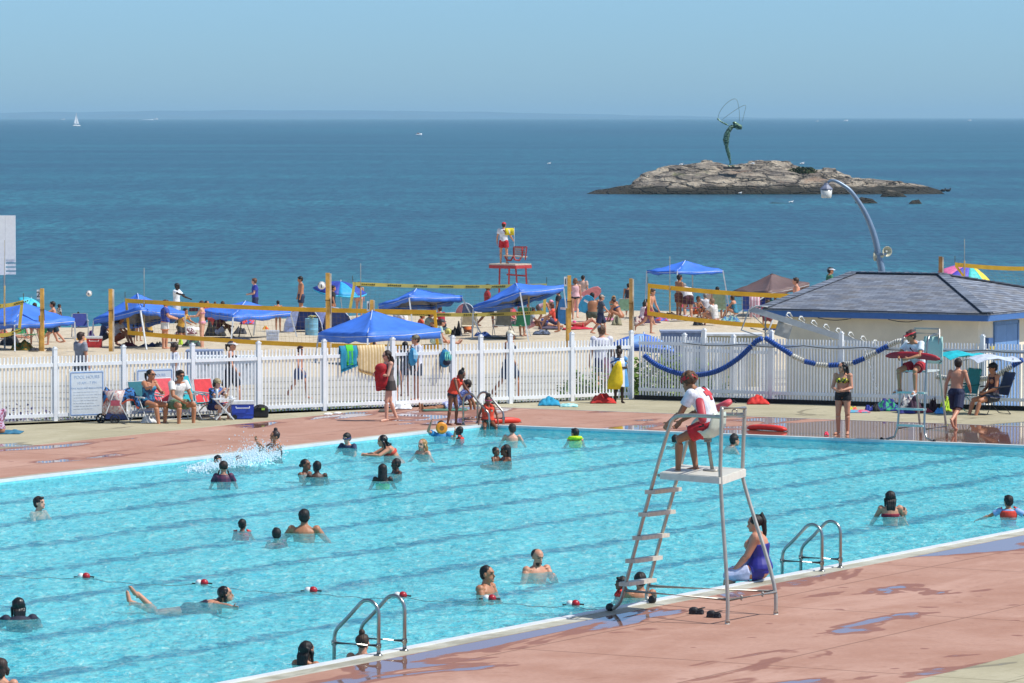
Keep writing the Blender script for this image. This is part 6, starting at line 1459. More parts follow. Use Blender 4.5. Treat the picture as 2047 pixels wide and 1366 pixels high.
pf = P(1984, 829); person((pf.x, pf.y, .0), 292, 1.72, 'person in a dark tank top and black cap seated under the pale sunshade', dict(sit=1, lean=-8, curl=16, th=(80, 10), shn=(18, 0), ua=(14, 12), fa=(64, -30), hpitch=8), 'tan', ('short', BK), [('tank', '#3a1c26'), ('shorts', '#3a3c44')], ('cap', '#16181e'), True, 0, .1, 1, zoff=.43)
pf = P(893, 818); person((pf.x+.15, pf.y, 0), 282, 1.62, 'person lying propped up on the deck behind the far ladder', dict(sit=1, lean=-58, curl=46, th=(80, 6), shn=(86, 0), ft=160, ua=(-30, 10), fa=(-10, 0)), 'olive', ('short', DB), [('tshirt', mat('#8f9ac8', .7, col2='#3c4f9c', pattern='blobs')), ('shorts', mat('#c8cce0', .7, col2='#4a4fa8', pattern='blobs', scale=10))], None, False, 0, .1, 1, zoff=.12)
pf = P(-4, 868); person((pf.x, pf.y, 0), 200, 1.5, 'person in a pink patterned shirt, only a sliver at the left picture edge', GSIT, 'tan', ('pony', BR), [('tshirt', mat('#b9a6bd', .7, col2='#8f3c5c', pattern='blobs'))], None, True, .2, 0, 1, zoff=.12)

# --- in the pool
swimmer(76, 1021, 993, 62, 'brown haired man in the water alone near the left edge of the far lane', 'pale', ('short', '#2b1d18'), pose=dict(hpitch=-6))
swimmer(42, 1240, 1198, 196, 'swimmer in a dark navy shirt at the left edge, hair wet', 'light', ('wet', '#16120f'), [('tshirt', '#1e2236')], pose=dict(lean=18, ua=(60, 30)))
swimmer(1, 1395, 1316, 170, 'brown haired head cut by the bottom left corner of the picture', 'light', ('bob', '#35221a'), fem=True)
p = P(372, 1204, WZ); person((p.x, p.y, WZ), 96, 1.66, 'woman swimming on her front with both feet kicked up behind her', dict(lean=84, curl=-30, hpitch=-4, htilt=8, ua=(96, 60), fa=(90, 70), th_l=(-88, 8), sh_l=(-112, 0), th_r=(-90, 2), sh_r=(-135, 0), ft_l=-175, ft_r=-150), 'light', ('wet', BK), [('one_piece', '#2a2438')], None, True, 0, 0, 2, zoff=-.13)
swimmer(611, 1329, 1282, 20, 'long haired woman in the water by the lower edge, turned away', 'tan', ('long', BK), [('one_piece', '#4a4690')], fem=True, fat=.2, pose=dict(hyaw=170-0) if 0 else None) if 0 else swimmer(611, 1329, 1282, 140, 'long haired woman in the water by the lower edge, turned away', 'tan', ('long', BK), [('one_piece', '#4a4690')], fem=True, fat=.2, detail=2)
swimmer(724, 1313, 1260, 160, 'person with a blond streaked bun behind the nearest ladder', 'light', ('bun', '#3a2a1c'), fem=True, detail=2, hat=None)
swimmer(484, 1062, 1038, 165, 'small child with a red float collar in the middle of the pool', 'brown', ('crop', BK), [('collar', '#e0322c')], 1.15, .7)
swimmer(553, 1076, 1056, 190, 'child with a dark red collar, low in the water left of the bare backed man', 'brown', ('short', BK), [('collar', '#8f1f38')], 1.25, .6, pose=dict(hpitch=-10))
swimmer(608, 1066, 1019, 176, 'bare backed man with wet black hair standing in the middle of the pool', 'tan', ('short', BK), (), 1.82, fat=.3, pose=dict(ua=(20, 38), fa=(40, 20)), detail=2)
swimmer(435, 927, 911, 20, 'boy with a dark fringe, only his eyes above the white splash', 'tan', ('short', BK), (), 1.4, .4)
swimmer(447, 963, 922, 184, 'girl with two braids and a purple checked swim shirt, seen from behind', 'light', ('pigtails', '#2e1e16'), [('tshirt', mat('#3a2340', .6, col2='#6a2f4c', pattern='check', scale=11))], 1.5, .35, True, detail=2)
swimmer(477, 926, 912, 330, 'small face of a child inside the splashing water', 'light', ('short', BR), (), 1.2, .6)
swimmer(552, 910, 857, 300, 'woman with a high bun and black suit sitting at the far edge, hand raised', 'tan', ('bun', '#2e1a1a'), [('one_piece', '#1c1e26')], 1.66, 0, True, .3, dict(ua_l=(60, 4), fa_l=(140, -20), ua_r=(70, 10), fa_r=(150, -20), hpitch=8))
swimmer(609, 948, 918, 60, 'smiling woman with a low bun facing the boy beside her', 'brown', ('lowbun', BK), (), 1.66, 0, True, pose=dict(hpitch=-6, ua=(40, 10)))
swimmer(634, 954, 922, 196, 'boy with shaved hair and bare back beside the smiling woman', 'dark', ('crop', BK), (), 1.45, .35, pose=dict(hyaw=-20))
swimmer(699, 895, 866, 330, 'swimmer in dark blue goggles and navy shirt by the far edge', 'pale', ('short', BK), [('tshirt', '#2c3556')], 1.4, .4, hat=('goggles', '#26357a'), pose=dict(hpitch=16, lean=10))
swimmer(765, 962, 928, 182, 'person with black braids and a lime green swimsuit, from behind', 'deep', ('braids', BK), [('one_piece', '#5fd44a')], 1.5, .3, True)
swimmer(794, 947, 917, 292, 'dark skinned boy looking at the braided swimmer', 'dark', ('crop', BK), (), 1.4, .4, pose=dict(hpitch=8))
swimmer(800, 910, 870, 285, 'woman in a coral bikini hugging a child against her chest', 'light', ('wet', BK), [('bikini_top', '#c8402c')], 1.68, 0, True, .3, dict(lean=34, curl=10, ua=(62, 14), fa=(92, -30), hpitch=12))
swimmer(774, 908, 886, 80, 'child held in the arms of the woman in the coral bikini', 'brown', ('short', BK), (), 1.15, .7)
swimmer(846, 908, 878, 320, 'girl with wet blond hair and a black bikini beside the hugging woman', 'pale', ('wet', BL), [('bikini_top', '#201c20')], 1.5, .3, True, pose=dict(ua=(10, 44), fa=(20, 50)))
swimmer(882, 872, 842, 350, 'swimmer in a blue shirt hiding behind an orange disc', 'light', ('short', BK), [('tshirt', '#3c8fc6')], 1.5, .3, pose=dict(ua_r=(110, 20), fa_r=(160, -20), ua_l=(60, 40), fa_l=(150, 10)))
swimmer(920, 877, 853, 262, 'child with a red collar vest below the far ladder', 'dark', ('crop', BK), [('collar', '#e0382a')], 1.15, .7)
swimmer(1024, 881, 848, 176, 'pale boy with brown hair standing with his back turned near the far edge', 'pale', ('short', '#3a281e'), (), 1.4, .4, pose=dict(ua=(14, 30), hyaw=-20))
swimmer(1150, 881, 857, 190, 'swimmer in a neon yellow green vest alone near the far edge', 'light', ('short', BK), [('collar', '#c8f020')], 1.3, .5, pose=dict(hyaw=-40))
swimmer(990, 922, 894, 60, 'toddler with a shaved head carried by the woman with braids', 'brown', ('crop', BK), (), 1.05, .8)
swimmer(1013, 921, 889, 285, 'woman with thick black braids holding a toddler in the pool', 'brown', ('braids', BK), (), 1.66, 0, True, .2, dict(ua=(60, 10), fa=(90, -30)))
swimmer(1468, 888, 867, 250, 'child in a light blue float collar behind the posts of the near chair', 'dark', ('crop', BK), [('collar', '#2f9fe0')], 1.15, .7)
swimmer(1442, 892, 872, 110, 'adult with bare shoulder behind the post of the near guard chair', 'light', ('short', BK), (), 1.6, 0, pose=dict(lean=30))
swimmer(1350, 884, 870, 180, 'head of a swimmer seen between the near guard and his shin', 'tan', ('short', BK), (), 1.4, .4)
swimmer(1780, 1033, 982, 184, 'woman with long wet black hair and a red strapped suit carrying a baby', 'light', ('long', '#1c1412'), [('bikini_top', '#8f1c34')], 1.68, 0, True, .1, dict(ua_r=(40, 22), fa_r=(84, 0)), detail=2)
swimmer(1803, 1032, 1013, 100, 'baby held at the side of the long haired woman', 'light', ('crop', BR), (), .95, .9)
swimmer(2016, 1034, 991, 172, 'child in a red orange life vest with arms spread at the right edge', 'tan', ('short', BK), [('tshirt', '#8fb0dc'), ('collar', '#e2402c')], 1.35, .45, pose=dict(ua=(10, 62), fa=(20, 70), hyaw=-28), detail=2)
swimmer(970, 1186, 1131, 66, 'man with cropped black hair in profile by the buoy rope', 'tan', ('crop', '#16110f'), (), 1.80, 0, False, .15, dict(ua=(20, 16), fa=(50, 6)), detail=2)
swimmer(1072, 1144, 1097, 40, 'balding bearded man holding his hand to his mouth', 'light', ('receding', '#2a1e18'), (), 1.80, 0, False, .1, dict(ua_l=(38, 6), fa_l=(128, -36), ua_r=(16, 30), fa_r=(30, 30), hpitch=18, hyaw=6), detail=2)
swimmer(1245, 1192, 1153, 280, 'child in a red float vest in the water behind the chair ladder', 'brown', ('short', BK), [('collar', '#e0352a'), ('vest', '#e0352a')], 1.2, .6)
swimmer(1281, 1194, 1146, 200, 'dark haired adult in the water behind the lowest step of the chair', 'tan', ('short', BK), (), 1.66, 0, pose=dict(hpitch=16), detail=2)
# the orange disc
p = P(884, 870, WZ); c = AT(883, 856, P(882, 872).y-.34); o = empty('flying_disc', c, label='orange disc held up in front of a swimmer face', cat='flying disc'); M = V((.25, -1, .12)).to_track_quat('Z', 'Y').to_matrix(); MB().lathe((0, 0, 0), [(.12, -.02), (.128, -.005), (.12, .012), (.09, .018), (.02, .02)], 22, M).build('disc', mat('#e8901c', .4), o, True); MB().lathe(M @ V((0, 0, .019)), [(.05, 0), (.05, .004)], 12, M).build('print', mat('#8a5a1c', .5), o)

# --- between the fence and the sand
beach(160, 681, 0, 128, 'man in a grey t-shirt walking behind the fence at the tall notice board', 'light', ('short', '#3a2418'), [('tshirt', '#8a8d98'), ('shorts', '#3c4352')], Y=116, H=1.75, detail=1)
beach(350, 680, 0, 285, 'young man in a white t-shirt behind the fence above the seated man', 'olive', ('short', '#2c1d15'), [('tshirt', '#d3d6e2'), ('shorts', '#2a2d38')], Y=113, detail=1)
beach(461, 673, 0, 76, 'woman in black with a visor walking behind the fence by the white box', 'light', ('pony', '#3a281e'), [('one_piece', '#1d1e24'), ('long_shorts', '#1d2030')], WALK, Y=113, fem=True, hat=('visor', '#cfcfd4'), detail=1)
beach(599, 685, 0, 60, 'shirtless man in dark blue trunks behind the fence beside a post', 'light', ('short', '#3a1d18'), [('shorts', '#2a3f6e')], WALK, Y=116, hat=('shades', '#222222'), detail=1)
beach(833, 664, 0, 292, 'man in an olive cap and white t-shirt behind the fence', 'light', ('short', '#3a2c24'), [('tshirt', '#d6d6e6'), ('shorts', '#2e3444')], Y=115, hat=('cap', '#75705c'), detail=1)
beach(810, 678, 0, 200, 'person in black with dark hair left of the man in the olive cap', 'tan', ('bob', '#1a1210'), [('tshirt', '#20222c'), ('shorts', '#23242e')], Y=117, fem=True)
beach(788, 690, 0, 120, 'dark haired person in green shorts just behind the walking woman', 'light', ('bun', '#1a1210'), [('tshirt', '#55594a'), ('shorts', '#5a6a52')], Y=112, fem=True)
beach(748, 681, 0, 100, 'dark haired woman in the shade under the biggest canopy', 'light', ('long', '#2c1712'), [('bikini_top', '#3a3a40'), ('short_shorts', '#2c2c34')], Y=128, fem=True)
beach(1018, 652, 0, 70, 'person in a white helmet-like cap behind the gate post', 'tan', ('bob', '#2a1c16'), [('bikini_top', '#1d2034'), ('long_shorts', '#22304e')], WALK, Y=116, hat=('cap', '#d8d2bc'))
beach(1203, 641, 0, 196, 'man in a grey cap and white t-shirt with his back to the fence', 'light', ('short', '#6a4c38'), [('tshirt', '#d5d5e2'), ('shorts', '#2a335c')], Y=115, hat=('cap', '#9aa3b0'), detail=1)
beach(1222, 690, 0, 180, 'child in a pink dress behind the fence at the towel wrapped child', 'light', ('long', '#5a3a26'), [('tshirt', '#e59ab0'), ('skirt', '#e59ab0')], Y=114, kid=.4, fem=True)

# --- on the sand
beach(107, 597, 690, 272, 'shirtless man in dark shorts with a striped waist stepping behind a post', 'light', ('short', DB), [('long_shorts', '#1f3446')], dict(WALK, ua_l=(60, 10), fa_l=(120, -10)))
beach(118, 606, 0, 120, 'person in a patterned scarf behind the left canopy', 'brown', ('short', BK), [('tshirt', mat('#c9c4bc', .7, col2='#33333c', pattern='blobs'))], Y=176)
beach(157, 624, 0, 250, 'dark person in a black shirt at the right corner of the left canopy', 'deep', ('crop', BK), [('tshirt', '#17171b'), ('shorts', '#1c1c22')], Y=172)
beach(70, 640, 690, 200, 'person in pink shorts half hidden under the left canopy', 'light', ('short', BR), [('shorts', '#c86a6a')], dict(WALK), H=1.5)
beach(6, 640, 678, 90, 'bather lying on a pink towel at the left picture edge', 'light', ('short', BR), [('shorts', '#c84a5c')], GSTR, H=1.6)
beach(233, 640, 692, 78, 'man in a dark blue cap and white shirt sitting under the tilted canopy', 'tan', ('short', BK), [('tshirt', '#c9ccd8'), ('shorts', '#a9553a')], GSIT, H=1.72, hat=('cap', '#26306a'))
beach(205, 650, 690, 90, 'person in navy sitting behind the wooden post without a number', 'tan', ('short', BK), [('tshirt', '#26345c'), ('shorts', '#2a2a34')], GSIT, H=1.6)
beach(266, 646, 690, 200, 'toddler in a grey suit standing on the towel under the tilted canopy', 'light', ('crop', '#4a3222'), [('tank', '#7c7a78'), ('shorts', '#66686c')], kid=.8)
beach(277, 640, 0, 160, 'child in a cream top beside the toddler', 'tan', ('long', BR), [('tshirt', '#c9c4a4')], kid=.5, Y=156, H=1.1, fem=True)
beach(330, 595, 698, 92, 'heavy man in a blue shirt and orange white shorts holding a green towel', 'light', ('short', '#5a3626'), [('tshirt', '#2b45a0'), ('shorts', mat('#e0884a', .7, col2='#d9d9d6', pattern='bands', scale=2.2))], dict(ua=(26, 8), fa=(74, -10), th_l=(6, 3), th_r=(-6, 3)), fat=.6, hat=('shades', '#1c1c20'))
beach(353, 577, 0, 70, 'dark skinned man in a white shirt and cap with his arm stretched out', 'deep', ('crop', BK), [('tshirt', '#dfe4ea'), ('shorts', '#c8ccd6')], dict(ua_l=(40, 20), fa_l=(70, 10), ua_r=(70, 30), fa_r=(84, 20)), Y=178, H=1.78, hat=('cap', '#22252c'))
beach(404, 597, 697, 262, 'woman in a pink bikini standing with towels in front of her', 'pale', ('pony', '#3a2418'), [('bikini_top', '#c98a9c'), ('bikini_bottom', '#e39ab0')], dict(ua=(34, 8), fa=(88, -8), hyaw=10, th=(1, 3)), fem=True)
beach(430, 601, 0, 200, 'brown haired person behind the woman in the pink bikini', 'light', ('bob', '#5a3c2c'), [('tank', '#23242c')], Y=172, fem=True)
beach(361, 636, 684, 60, 'person in a mustard shirt kneeling behind the man in blue', 'tan', ('short', BK), [('tshirt', '#c89a3c'), ('shorts', '#2a2a30')], KNEEL, H=1.5)
beach(437, 640, 676, 90, 'person in dark maroon leaning under the canopy in front of a black bag', 'brown', ('short', BK), [('tshirt', '#5a1f2c'), ('shorts', '#c9cce0')], GSIT, H=1.6)
beach(510, 575, 0, 280, 'boy in a royal blue t-shirt standing behind a canopy with folded hands', 'pale', ('short', '#6a4630'), [('tshirt', '#2f3f9f'), ('shorts', '#2a335c')], dict(ua=(14, 8), fa=(80, -34), hyaw=20), Y=176, H=1.72)
beach(556, 597, 663, 184, 'woman in a dark swimsuit bending away beside the dome tent', 'tan', ('short', BK), [('bikini_top', '#b0a890'), ('bikini_bottom', '#3a2f34')], dict(lean=18, curl=12, ua=(24, 6), fa=(30, 0)), fem=True)
beach(602, 584, 0, 285, 'bare backed man standing behind the dome tent', 'tan', ('short', BK), [('shorts', '#22304e')], dict(hpitch=12), Y=178, H=1.75)
beach(665, 608, 0, 90, 'person in black seated behind the tallest post', 'tan', ('short', BK), [('tshirt', '#23242c')], Y=170, H=1.5)
beach(718, 620, 0, 180, 'person in a pink top just left of the numbered short post', 'light', ('long', '#6a3f2c'), [('tank', '#d98aa0')], Y=176, H=1.45, fem=True)
beach(868, 618, 690, 100, 'person in a pale green shirt sitting with legs toward the yellow ball', 'light', ('short', BR), [('tshirt', '#a9c4b8'), ('shorts', '#bcd0c4')], dict(GSTR, lean=24), H=1.7, hat=('cap', '#3a3c44'))
beach(853, 628, 676, 80, 'person in grey green on a towel under the grey lined canopy', 'tan', ('short', BK), [('tshirt', '#8fa09a'), ('shorts', '#3a5a6c')], GSIT, H=1.6)
beach(838, 636, 670, 90, 'child in a red orange shirt under the grey lined canopy', 'tan', ('short', BK), [('tshirt', '#d24a2c'), ('shorts', '#b03a2c')], GSIT, H=1.3, kid=.4)
beach(935, 631, 671, 180, 'child in a bright orange shirt sitting on a small beige chair', 'brown', ('short', DB), [('tshirt', '#f08040'), ('shorts', '#6a4a3a')], dict(GSIT, ua=(10, 24)), H=1.25, kid=.5)
beach(974, 611, 655, 95, 'person in black trousers and a red top standing under the curved canopy', 'brown', ('short', BK), [('tshirt', '#a3242c'), ('long_shorts', '#17181c')], dict(WALK, th_l=(30, 4)), H=1.7)
beach(1024, 622, 672, 60, 'person in a crimson top on the green chair under the curved canopy', 'light', ('short', BR), [('tshirt', '#b8404c'), ('shorts', '#8f9098')], dict(SIT, fa=(60, -20)), H=1.6)
beach(1076, 610, 648, 88, 'person in a pink cap bending forward over the small cooler', 'tan', ('short', '#c8a070'), [('tank', '#caa0a8'), ('shorts', '#4a3a3c')], dict(lean=70, curl=14, ua=(20, 10), fa=(14, 0), th=(20, 6), shn=(-34, 0)), H=1.35, hat=('cap', '#e79ab0'))
beach(1110, 617, 657, 262, 'woman in a coral top sitting in front of the white plate post', 'light', ('bob', '#5a3320'), [('tshirt', '#f0604a'), ('shorts', '#4a4560')], GSIT, H=1.6, fem=True)
beach(1117, 590, 0, 262, 'person in a black shirt sitting behind the blue board at the canopy', 'tan', ('short', BK), [('tshirt', '#1b1d26'), ('long_shorts', '#1f2a3c')], Y=163, H=1.6)
beach(1150, 563, 0, 176, 'woman in a pale pink top and black bikini bottom walking to the water', 'pale', ('bob', '#7a5238'), [('tank', '#e3b4b8'), ('bikini_bottom', '#23242e')], dict(WALK), Y=174, H=1.68, fem=True)
beach(1184, 584, 0, 180, 'bare backed man with orange waistband and olive shorts seated at the water', 'olive', ('crop', BK), [('shorts', '#4a4e42'), ('short_shorts', '#e0803c')], dict(GSIT, lean=2), Y=172, H=1.86, fat=.5)
beach(1165, 590, 0, 150, 'person with dark hair behind the pink board at the water', 'light', ('short', BK), [('tshirt', '#c9a89a')], Y=182, H=1.5)
beach(1201, 584, 671, 98, 'man in a grey cap, dark shirt and navy shorts walking past a post', 'light', ('short', '#6a4c3a'), [('tshirt', '#3e4656'), ('long_shorts', '#20284c')], dict(WALK, ua_r=(30, 8), fa_r=(44, 0)), hat=('cap', '#a89c90'))
beach(1241, 582, 0, 250, 'woman sitting with bent back left of the plain post, facing the sea', 'tan', ('bun', '#4a2f20'), [('bikini_top', '#2f4a7c')], dict(GSIT, lean=26), Y=172, H=1.62, fem=True)
beach(1256, 592, 0, 180, 'dark haired person partly hidden by the plain wooden post', 'tan', ('short', BK), [('tank', '#3a3440')], Y=178, H=1.3)
beach(1165, 640, 657, 92, 'sunbather in a pink top lying on her back near the white plate post', 'light', ('bob', BR), [('bikini_top', '#e05a90'), ('bikini_bottom', '#c83040')], dict(th=(40, 6), shn=(-40, 0), ua=(10, 20)), H=1.6, fem=True, lie=84)
beach(1081, 640, 655, 270, 'sunbather in dark shorts lying on his front beside the coral top woman', 'tan', ('short', BR), [('shorts', '#33334c')], dict(ua=(140, 20), fa=(150, 0)), H=1.6, lie=-84)
beach(1298, 573, 668, 62, 'shirtless man in crimson shorts standing on one leg at the net end', 'light', ('short', '#4a3024'), [('shorts', mat('#b8405c', .7, col2='#7a2a44', pattern='bands', scale=4))], dict(lean=10, th_l=(4, 2), sh_l=(-2, 0), th_r=(-18, 2), sh_r=(-60, 0), ft_r=10, ua=(14, 8), fa=(30, 0), hpitch=14))
beach(1357, 557, 0, 120, 'dark haired man standing behind the front leg of the high canopy', 'olive', ('short', BK), [('shorts', '#6a3a34')], Y=174, H=1.78)
beach(1376, 585, 640, 200, 'heavy person in a white shirt and maroon shorts bending under the high canopy', 'light', ('short', GY), [('tshirt', '#d9d4d4'), ('shorts', '#4a2030')], dict(lean=40, curl=30, ua=(20, 8), fa=(20, 0), th=(10, 6), shn=(-10, 0)), H=1.66, fat=.7)
beach(1392, 588, 635, 40, 'boy in orange trunks sitting under the high canopy', 'olive', ('short', '#4a3020'), [('shorts', '#f0743c')], GSIT, H=1.4, kid=.3)
beach(1313, 590, 0, 80, 'person lying back in a low chair behind the yellow net post end', 'tan', ('curly', '#3a4a30'), [('tank', '#6f7f96')], dict(GSTR, lean=-50), Y=176, H=1.6)
beach(1434, 588, 636, 176, 'person sitting on a green checked chair with his back turned', 'light', ('crop', BK), [('shorts', '#3f5f8c')], dict(SIT), H=1.66, fat=.3)
beach(1430, 583, 0, 240, 'grey haired man in a white shirt behind the checked chair', 'light', ('short', '#8a6a54'), [('tshirt', '#d3d0cc')], GSIT, Y=168, H=1.75)
beach(1592, 566, 0, 270, 'head and shoulders of a person in front of the brown canopy edge', 'light', ('short', BR), [('tank', '#d9947a')], Y=168, H=1.85)
beach(1658, 552, 0, 100, 'person in a white visor and green shirt seen above the roof slope', 'tan', ('short', BK), [('tshirt', '#3f7a5c')], Y=178, H=1.95, hat=('visor', '#e6e2ea'))
beach(1954, 556, 0, 120, 'dark haired man in a light blue shirt below the rainbow umbrella', 'tan', ('short', BK), [('tshirt', '#6fa4d6'), ('shorts', '#2c3444')], Y=158, H=1.9)
beach(1984, 561, 0, 200, 'grey haired person in a white t-shirt above the roof at the right', 'light', ('short', '#b8b4ae'), [('tshirt', '#dadce2'), ('shorts', '#2c3444')], Y=157, H=1.85)
beach(2001, 561, 0, 300, 'person in sunglasses with a grey top between the grey haired and the bare man', 'light', ('short', '#7a5a48'), [('tank', '#a8a294'), ('shorts', '#2c3444')], Y=158, H=1.85, hat=('shades', '#222222'))
beach(2020, 553, 0, 285, 'tall shirtless man with sunglasses at the right edge above the roof', 'light', ('short', '#3a2a22'), [('shorts', '#2a2f5c')], dict(curl=16, hpitch=8), Y=156, H=1.95, hat=('shades', '#222222'))
beach(1535, 606, 650, 180, 'person in red and pink clothes behind the brown canopy chairs', 'light', ('short', BR), [('tshirt', '#c04a6a'), ('shorts', '#7a2a3c')], GSIT, H=1.6)
for px, pf, fc, H, sk, hr, wv, lab, kw in [
    (790, 668, 120, 1.6, 'tan', ('short', BK), [('tshirt', '#c9c4d0'), ('shorts', '#5a2a34')], 'person in a lilac shirt sitting beside the teal windbreak', {}),
    (812, 664, 250, 1.5, 'light', ('bob', BR), [('tshirt', '#e8e4e0'), ('shorts', '#2f4a7c')], 'person in a white top sitting under the grey lined canopy, beside a red shirt', dict(fem=True)),
    (884, 662, 230, 1.5, 'light', ('short', BR), [('tshirt', '#a8243a'), ('shorts', '#33333c')], 'person in a crimson shirt leaning under the right end of the grey lined canopy', {}),
    (1058, 664, 90, 1.5, 'brown', ('short', BK), [('tshirt', '#8f98a4'), ('shorts', '#c0868c')], 'person sitting at the foot of the canopy leg beside the green chair', {}),
    (1225, 634, 160, 1.4, 'light', ('bob', BL), [('bikini_top', '#3a8f8c')], 'blond child sitting on the pink towel at the berm', dict(fem=True, kid=.3)),
    (1283, 650, 110, 1.5, 'light', ('bob', DB), [('tshirt', '#d9c8cc'), ('shorts', '#7a2a44')], 'woman in a pale top sitting beside the man at the net end', dict(fem=True)),
    (1412, 634, 200, 1.55, 'pale', ('short', GY), [('tshirt', '#c9ccd4'), ('shorts', '#3a4a6c')], 'grey haired person seated on the pale striped chair', {}),
    (1470, 636, 250, 1.5, 'light', ('bob', BR), [('one_piece', '#2f7f9c')], 'woman in a turquoise swimsuit sitting by the leg of the high canopy', dict(fem=True)),
    (1505, 622, 200, 1.55, 'tan', ('short', BK), [('tshirt', '#6f2434'), ('shorts', '#23242c')], 'person in a maroon shirt in the shade of the brown canopy', {}),
    (1550, 634, 180, 1.5, 'light', ('short', BR), [('tshirt', '#2f6f5c'), ('shorts', '#23242c')], 'person in a dark green shirt half behind the tipped stand', {}),
    (447, 650, 200, 1.5, 'light', ('short', BR), [('tshirt', '#e3e3ea'), ('shorts', '#3a4a8c')], 'person in a white shirt lying back under the canopy with the boy in blue', {}),
    (408, 648, 60, 1.5, 'tan', ('bob', BK), [('tshirt', '#b02c34'), ('shorts', '#23242c')], 'person in a red shirt just behind the woman in the pink bikini', dict(fem=True)),
    (300, 672, 240, 1.2, 'tan', ('short', BK), [('tshirt', '#c9a04c'), ('shorts', '#3a3a44')], 'child in a mustard shirt sitting in the shade of the tilted canopy', dict(kid=.5)),
    (88, 684, 100, 1.5, 'light', ('bob', BR), [('one_piece', '#2f8f5c')], 'woman in a green swimsuit sitting just left of the leftmost post', dict(fem=True)),
    (30, 676, 80, 1.5, 'light', ('short', BK), [('tshirt', '#8f2c3c'), ('shorts', '#2a2a34')], 'person in a dark red shirt under the leftmost canopy', {})]:
    beach(px, 0, pf, fc, lab, sk, hr, wv, GSIT, H=H, **kw)
# the standing beach lifeguard
p = AT(1007, 520, 186); person((p.x, 186, TW.z+TWH+.02), 168, 1.74, 'beach lifeguard in a red cap and white shirt standing on the red stand', dict(ua_l=(2, 16), fa_l=(10, 4), ua_r=(10, 18), fa_r=(56, 10), th=(1, 5)), 'light', ('crop', BR), [('tshirt', '#e2e2e8'), ('shorts', '#b8202c'), ('sash', '#7a1c22')], ('cap', '#c23238'), detail=1)
# ------------------------------------------------------------------ statue on the island
def statue():
    Y = ISY+1.5; base = AT(1463, 336, Y); o = empty('statue', base, label='green bronze statue of a bending dancer with two thin hoops, on the rocky island', cat='statue')
    def q(x, y, dy=0): return AT(x, y, Y+dy)-base
    br = mat('#3f5c46', .45, .5, var=.45, scale=2.6, col2='#8faa8c', pattern='blobs'); b = MB(); s = Y/FPX
    def tb(pts, r): b.tube([q(*p) for p in pts], [x*s for x in r], 10)
    tb([(1465, 333), (1459, 322), (1455, 308), (1452, 296), (1453, 282)], [1.2, 1.6, 2.4, 3.0, 5.0]); tb([(1458, 333), (1460, 322), (1458, 308), (1453, 294), (1452, 284)], [1.2, 1.6, 2.2, 3.2, 4.6])
    tb([(1452, 290), (1451, 280), (1453, 270), (1456, 262), (1461, 256), (1465, 251)], [4.6, 6.4, 6.2, 4.8, 4.6, 3.0]); tb([(1464, 255), (1452, 249), (1444, 245), (1435, 239)], [2.6, 1.8, 1.5, 1.3]); tb([(1465, 254), (1473, 258), (1482, 258), (1483, 254)], [2.4, 1.6, 1.5, 1.3])
    b.sphere(q(1472, 250), (6.2*s, 5*s, 4.8*s)); b.sphere(q(1479, 253), (5*s, 4*s, 3.8*s)); b.sphere(q(1435, 238), 2.0*s); b.sphere(q(1468, 246), (4*s, 4*s, 3*s))
    b.sphere(q(1466, 333), (2.6*s, 4*s, 1.3*s)); b.sphere(q(1457, 333), (2.6*s, 4*s, 1.3*s))
    me = remesh(b, 'figure', .06, 2); me.materials.append(br); link_mesh('figure', me, None, o)
    for pts in ([(1435, 239), (1438, 226), (1448, 211), (1460, 201), (1470, 198), (1475, 206), (1478, 225), (1478, 243)], [(1443, 240), (1456, 230), (1472, 219), (1487, 211), (1491, 213), (1488, 226), (1484, 243)]):
        w_ = [q(*p, dy=.3) for p in pts]; sm = [w_[0]]
        for i in range(len(w_)-1):
            for t in (0, .33, .66): p0, p1, p2, p3 = w_[max(0, i-1)], w_[i], w_[i+1], w_[min(len(w_)-1, i+2)]; sm.append(.5*((2*p1)+(p2-p0)*t+(2*p0-5*p1+4*p2-p3)*t*t+(3*p1-p0-3*p2+p3)*t**3))
        b = MB(); b.tube(sm[1:]+[w_[-1]], .42*s, 6); b.build('hoop', mat('#8fa294', .35, .6), o, True)
    b = MB(); b.box(tuple(q(1464, 336)), (2.2, 1.6, .22)); b.build('plinth', mat('#3b3833', .9), o)
statue()
def gull(px, py, Y, s, label, col='#e9e9e6', z=None):
    c = AT(px, py, Y); 
    if z is not None: c.z = z
    o = empty('seabird', c, label=label, cat='seabird', group='birds on and around the island'); m = mat(col, .7)
    b = MB(); b.sphere((0, 0, 0), (.26*s, .12*s, .13*s), 10, 7); b.sphere((.22*s, 0, .15*s), (.08*s, .07*s, .08*s), 8, 6); b.tube([(.16*s, 0, .04*s), (.22*s, 0, .14*s)], .05*s, 6); b.tube([(-.2*s, 0, 0), (-.42*s, 0, -.02*s)], [.08*s, .02*s], 6); b.build('body', m, o, True)
    b = MB(); b.tube([(.28*s, 0, .15*s), (.36*s, 0, .13*s)], [.02*s, .008*s], 5); b.build('beak', mat('#c9a13c'), o)
for a in [(1362, 329, ISY+5, .8, 'white gull on the left shoulder of the rocky island'), (1505, 327, ISY+5, .85, 'white gull on the crest right of the statue'), (1604, 327, ISY+5, .85, 'white gull standing over the dark bush'), (1582, 404, 520, .8, 'white gull on the low weedy reef'), (1480, 386, ISY-2, .7, 'white gull at the foot of the island below the statue'),
          (1885, 381, ISY+1, 1.3, 'dark cormorant on the right tip of the island', '#1d1d20'), (1895, 381, ISY+1, 1.3, 'second dark cormorant, outermost on the right tip', '#1d1d20'), (1098, 327, 950, 1.1, 'white bird low over the open water left of the island')]: gull(*a)

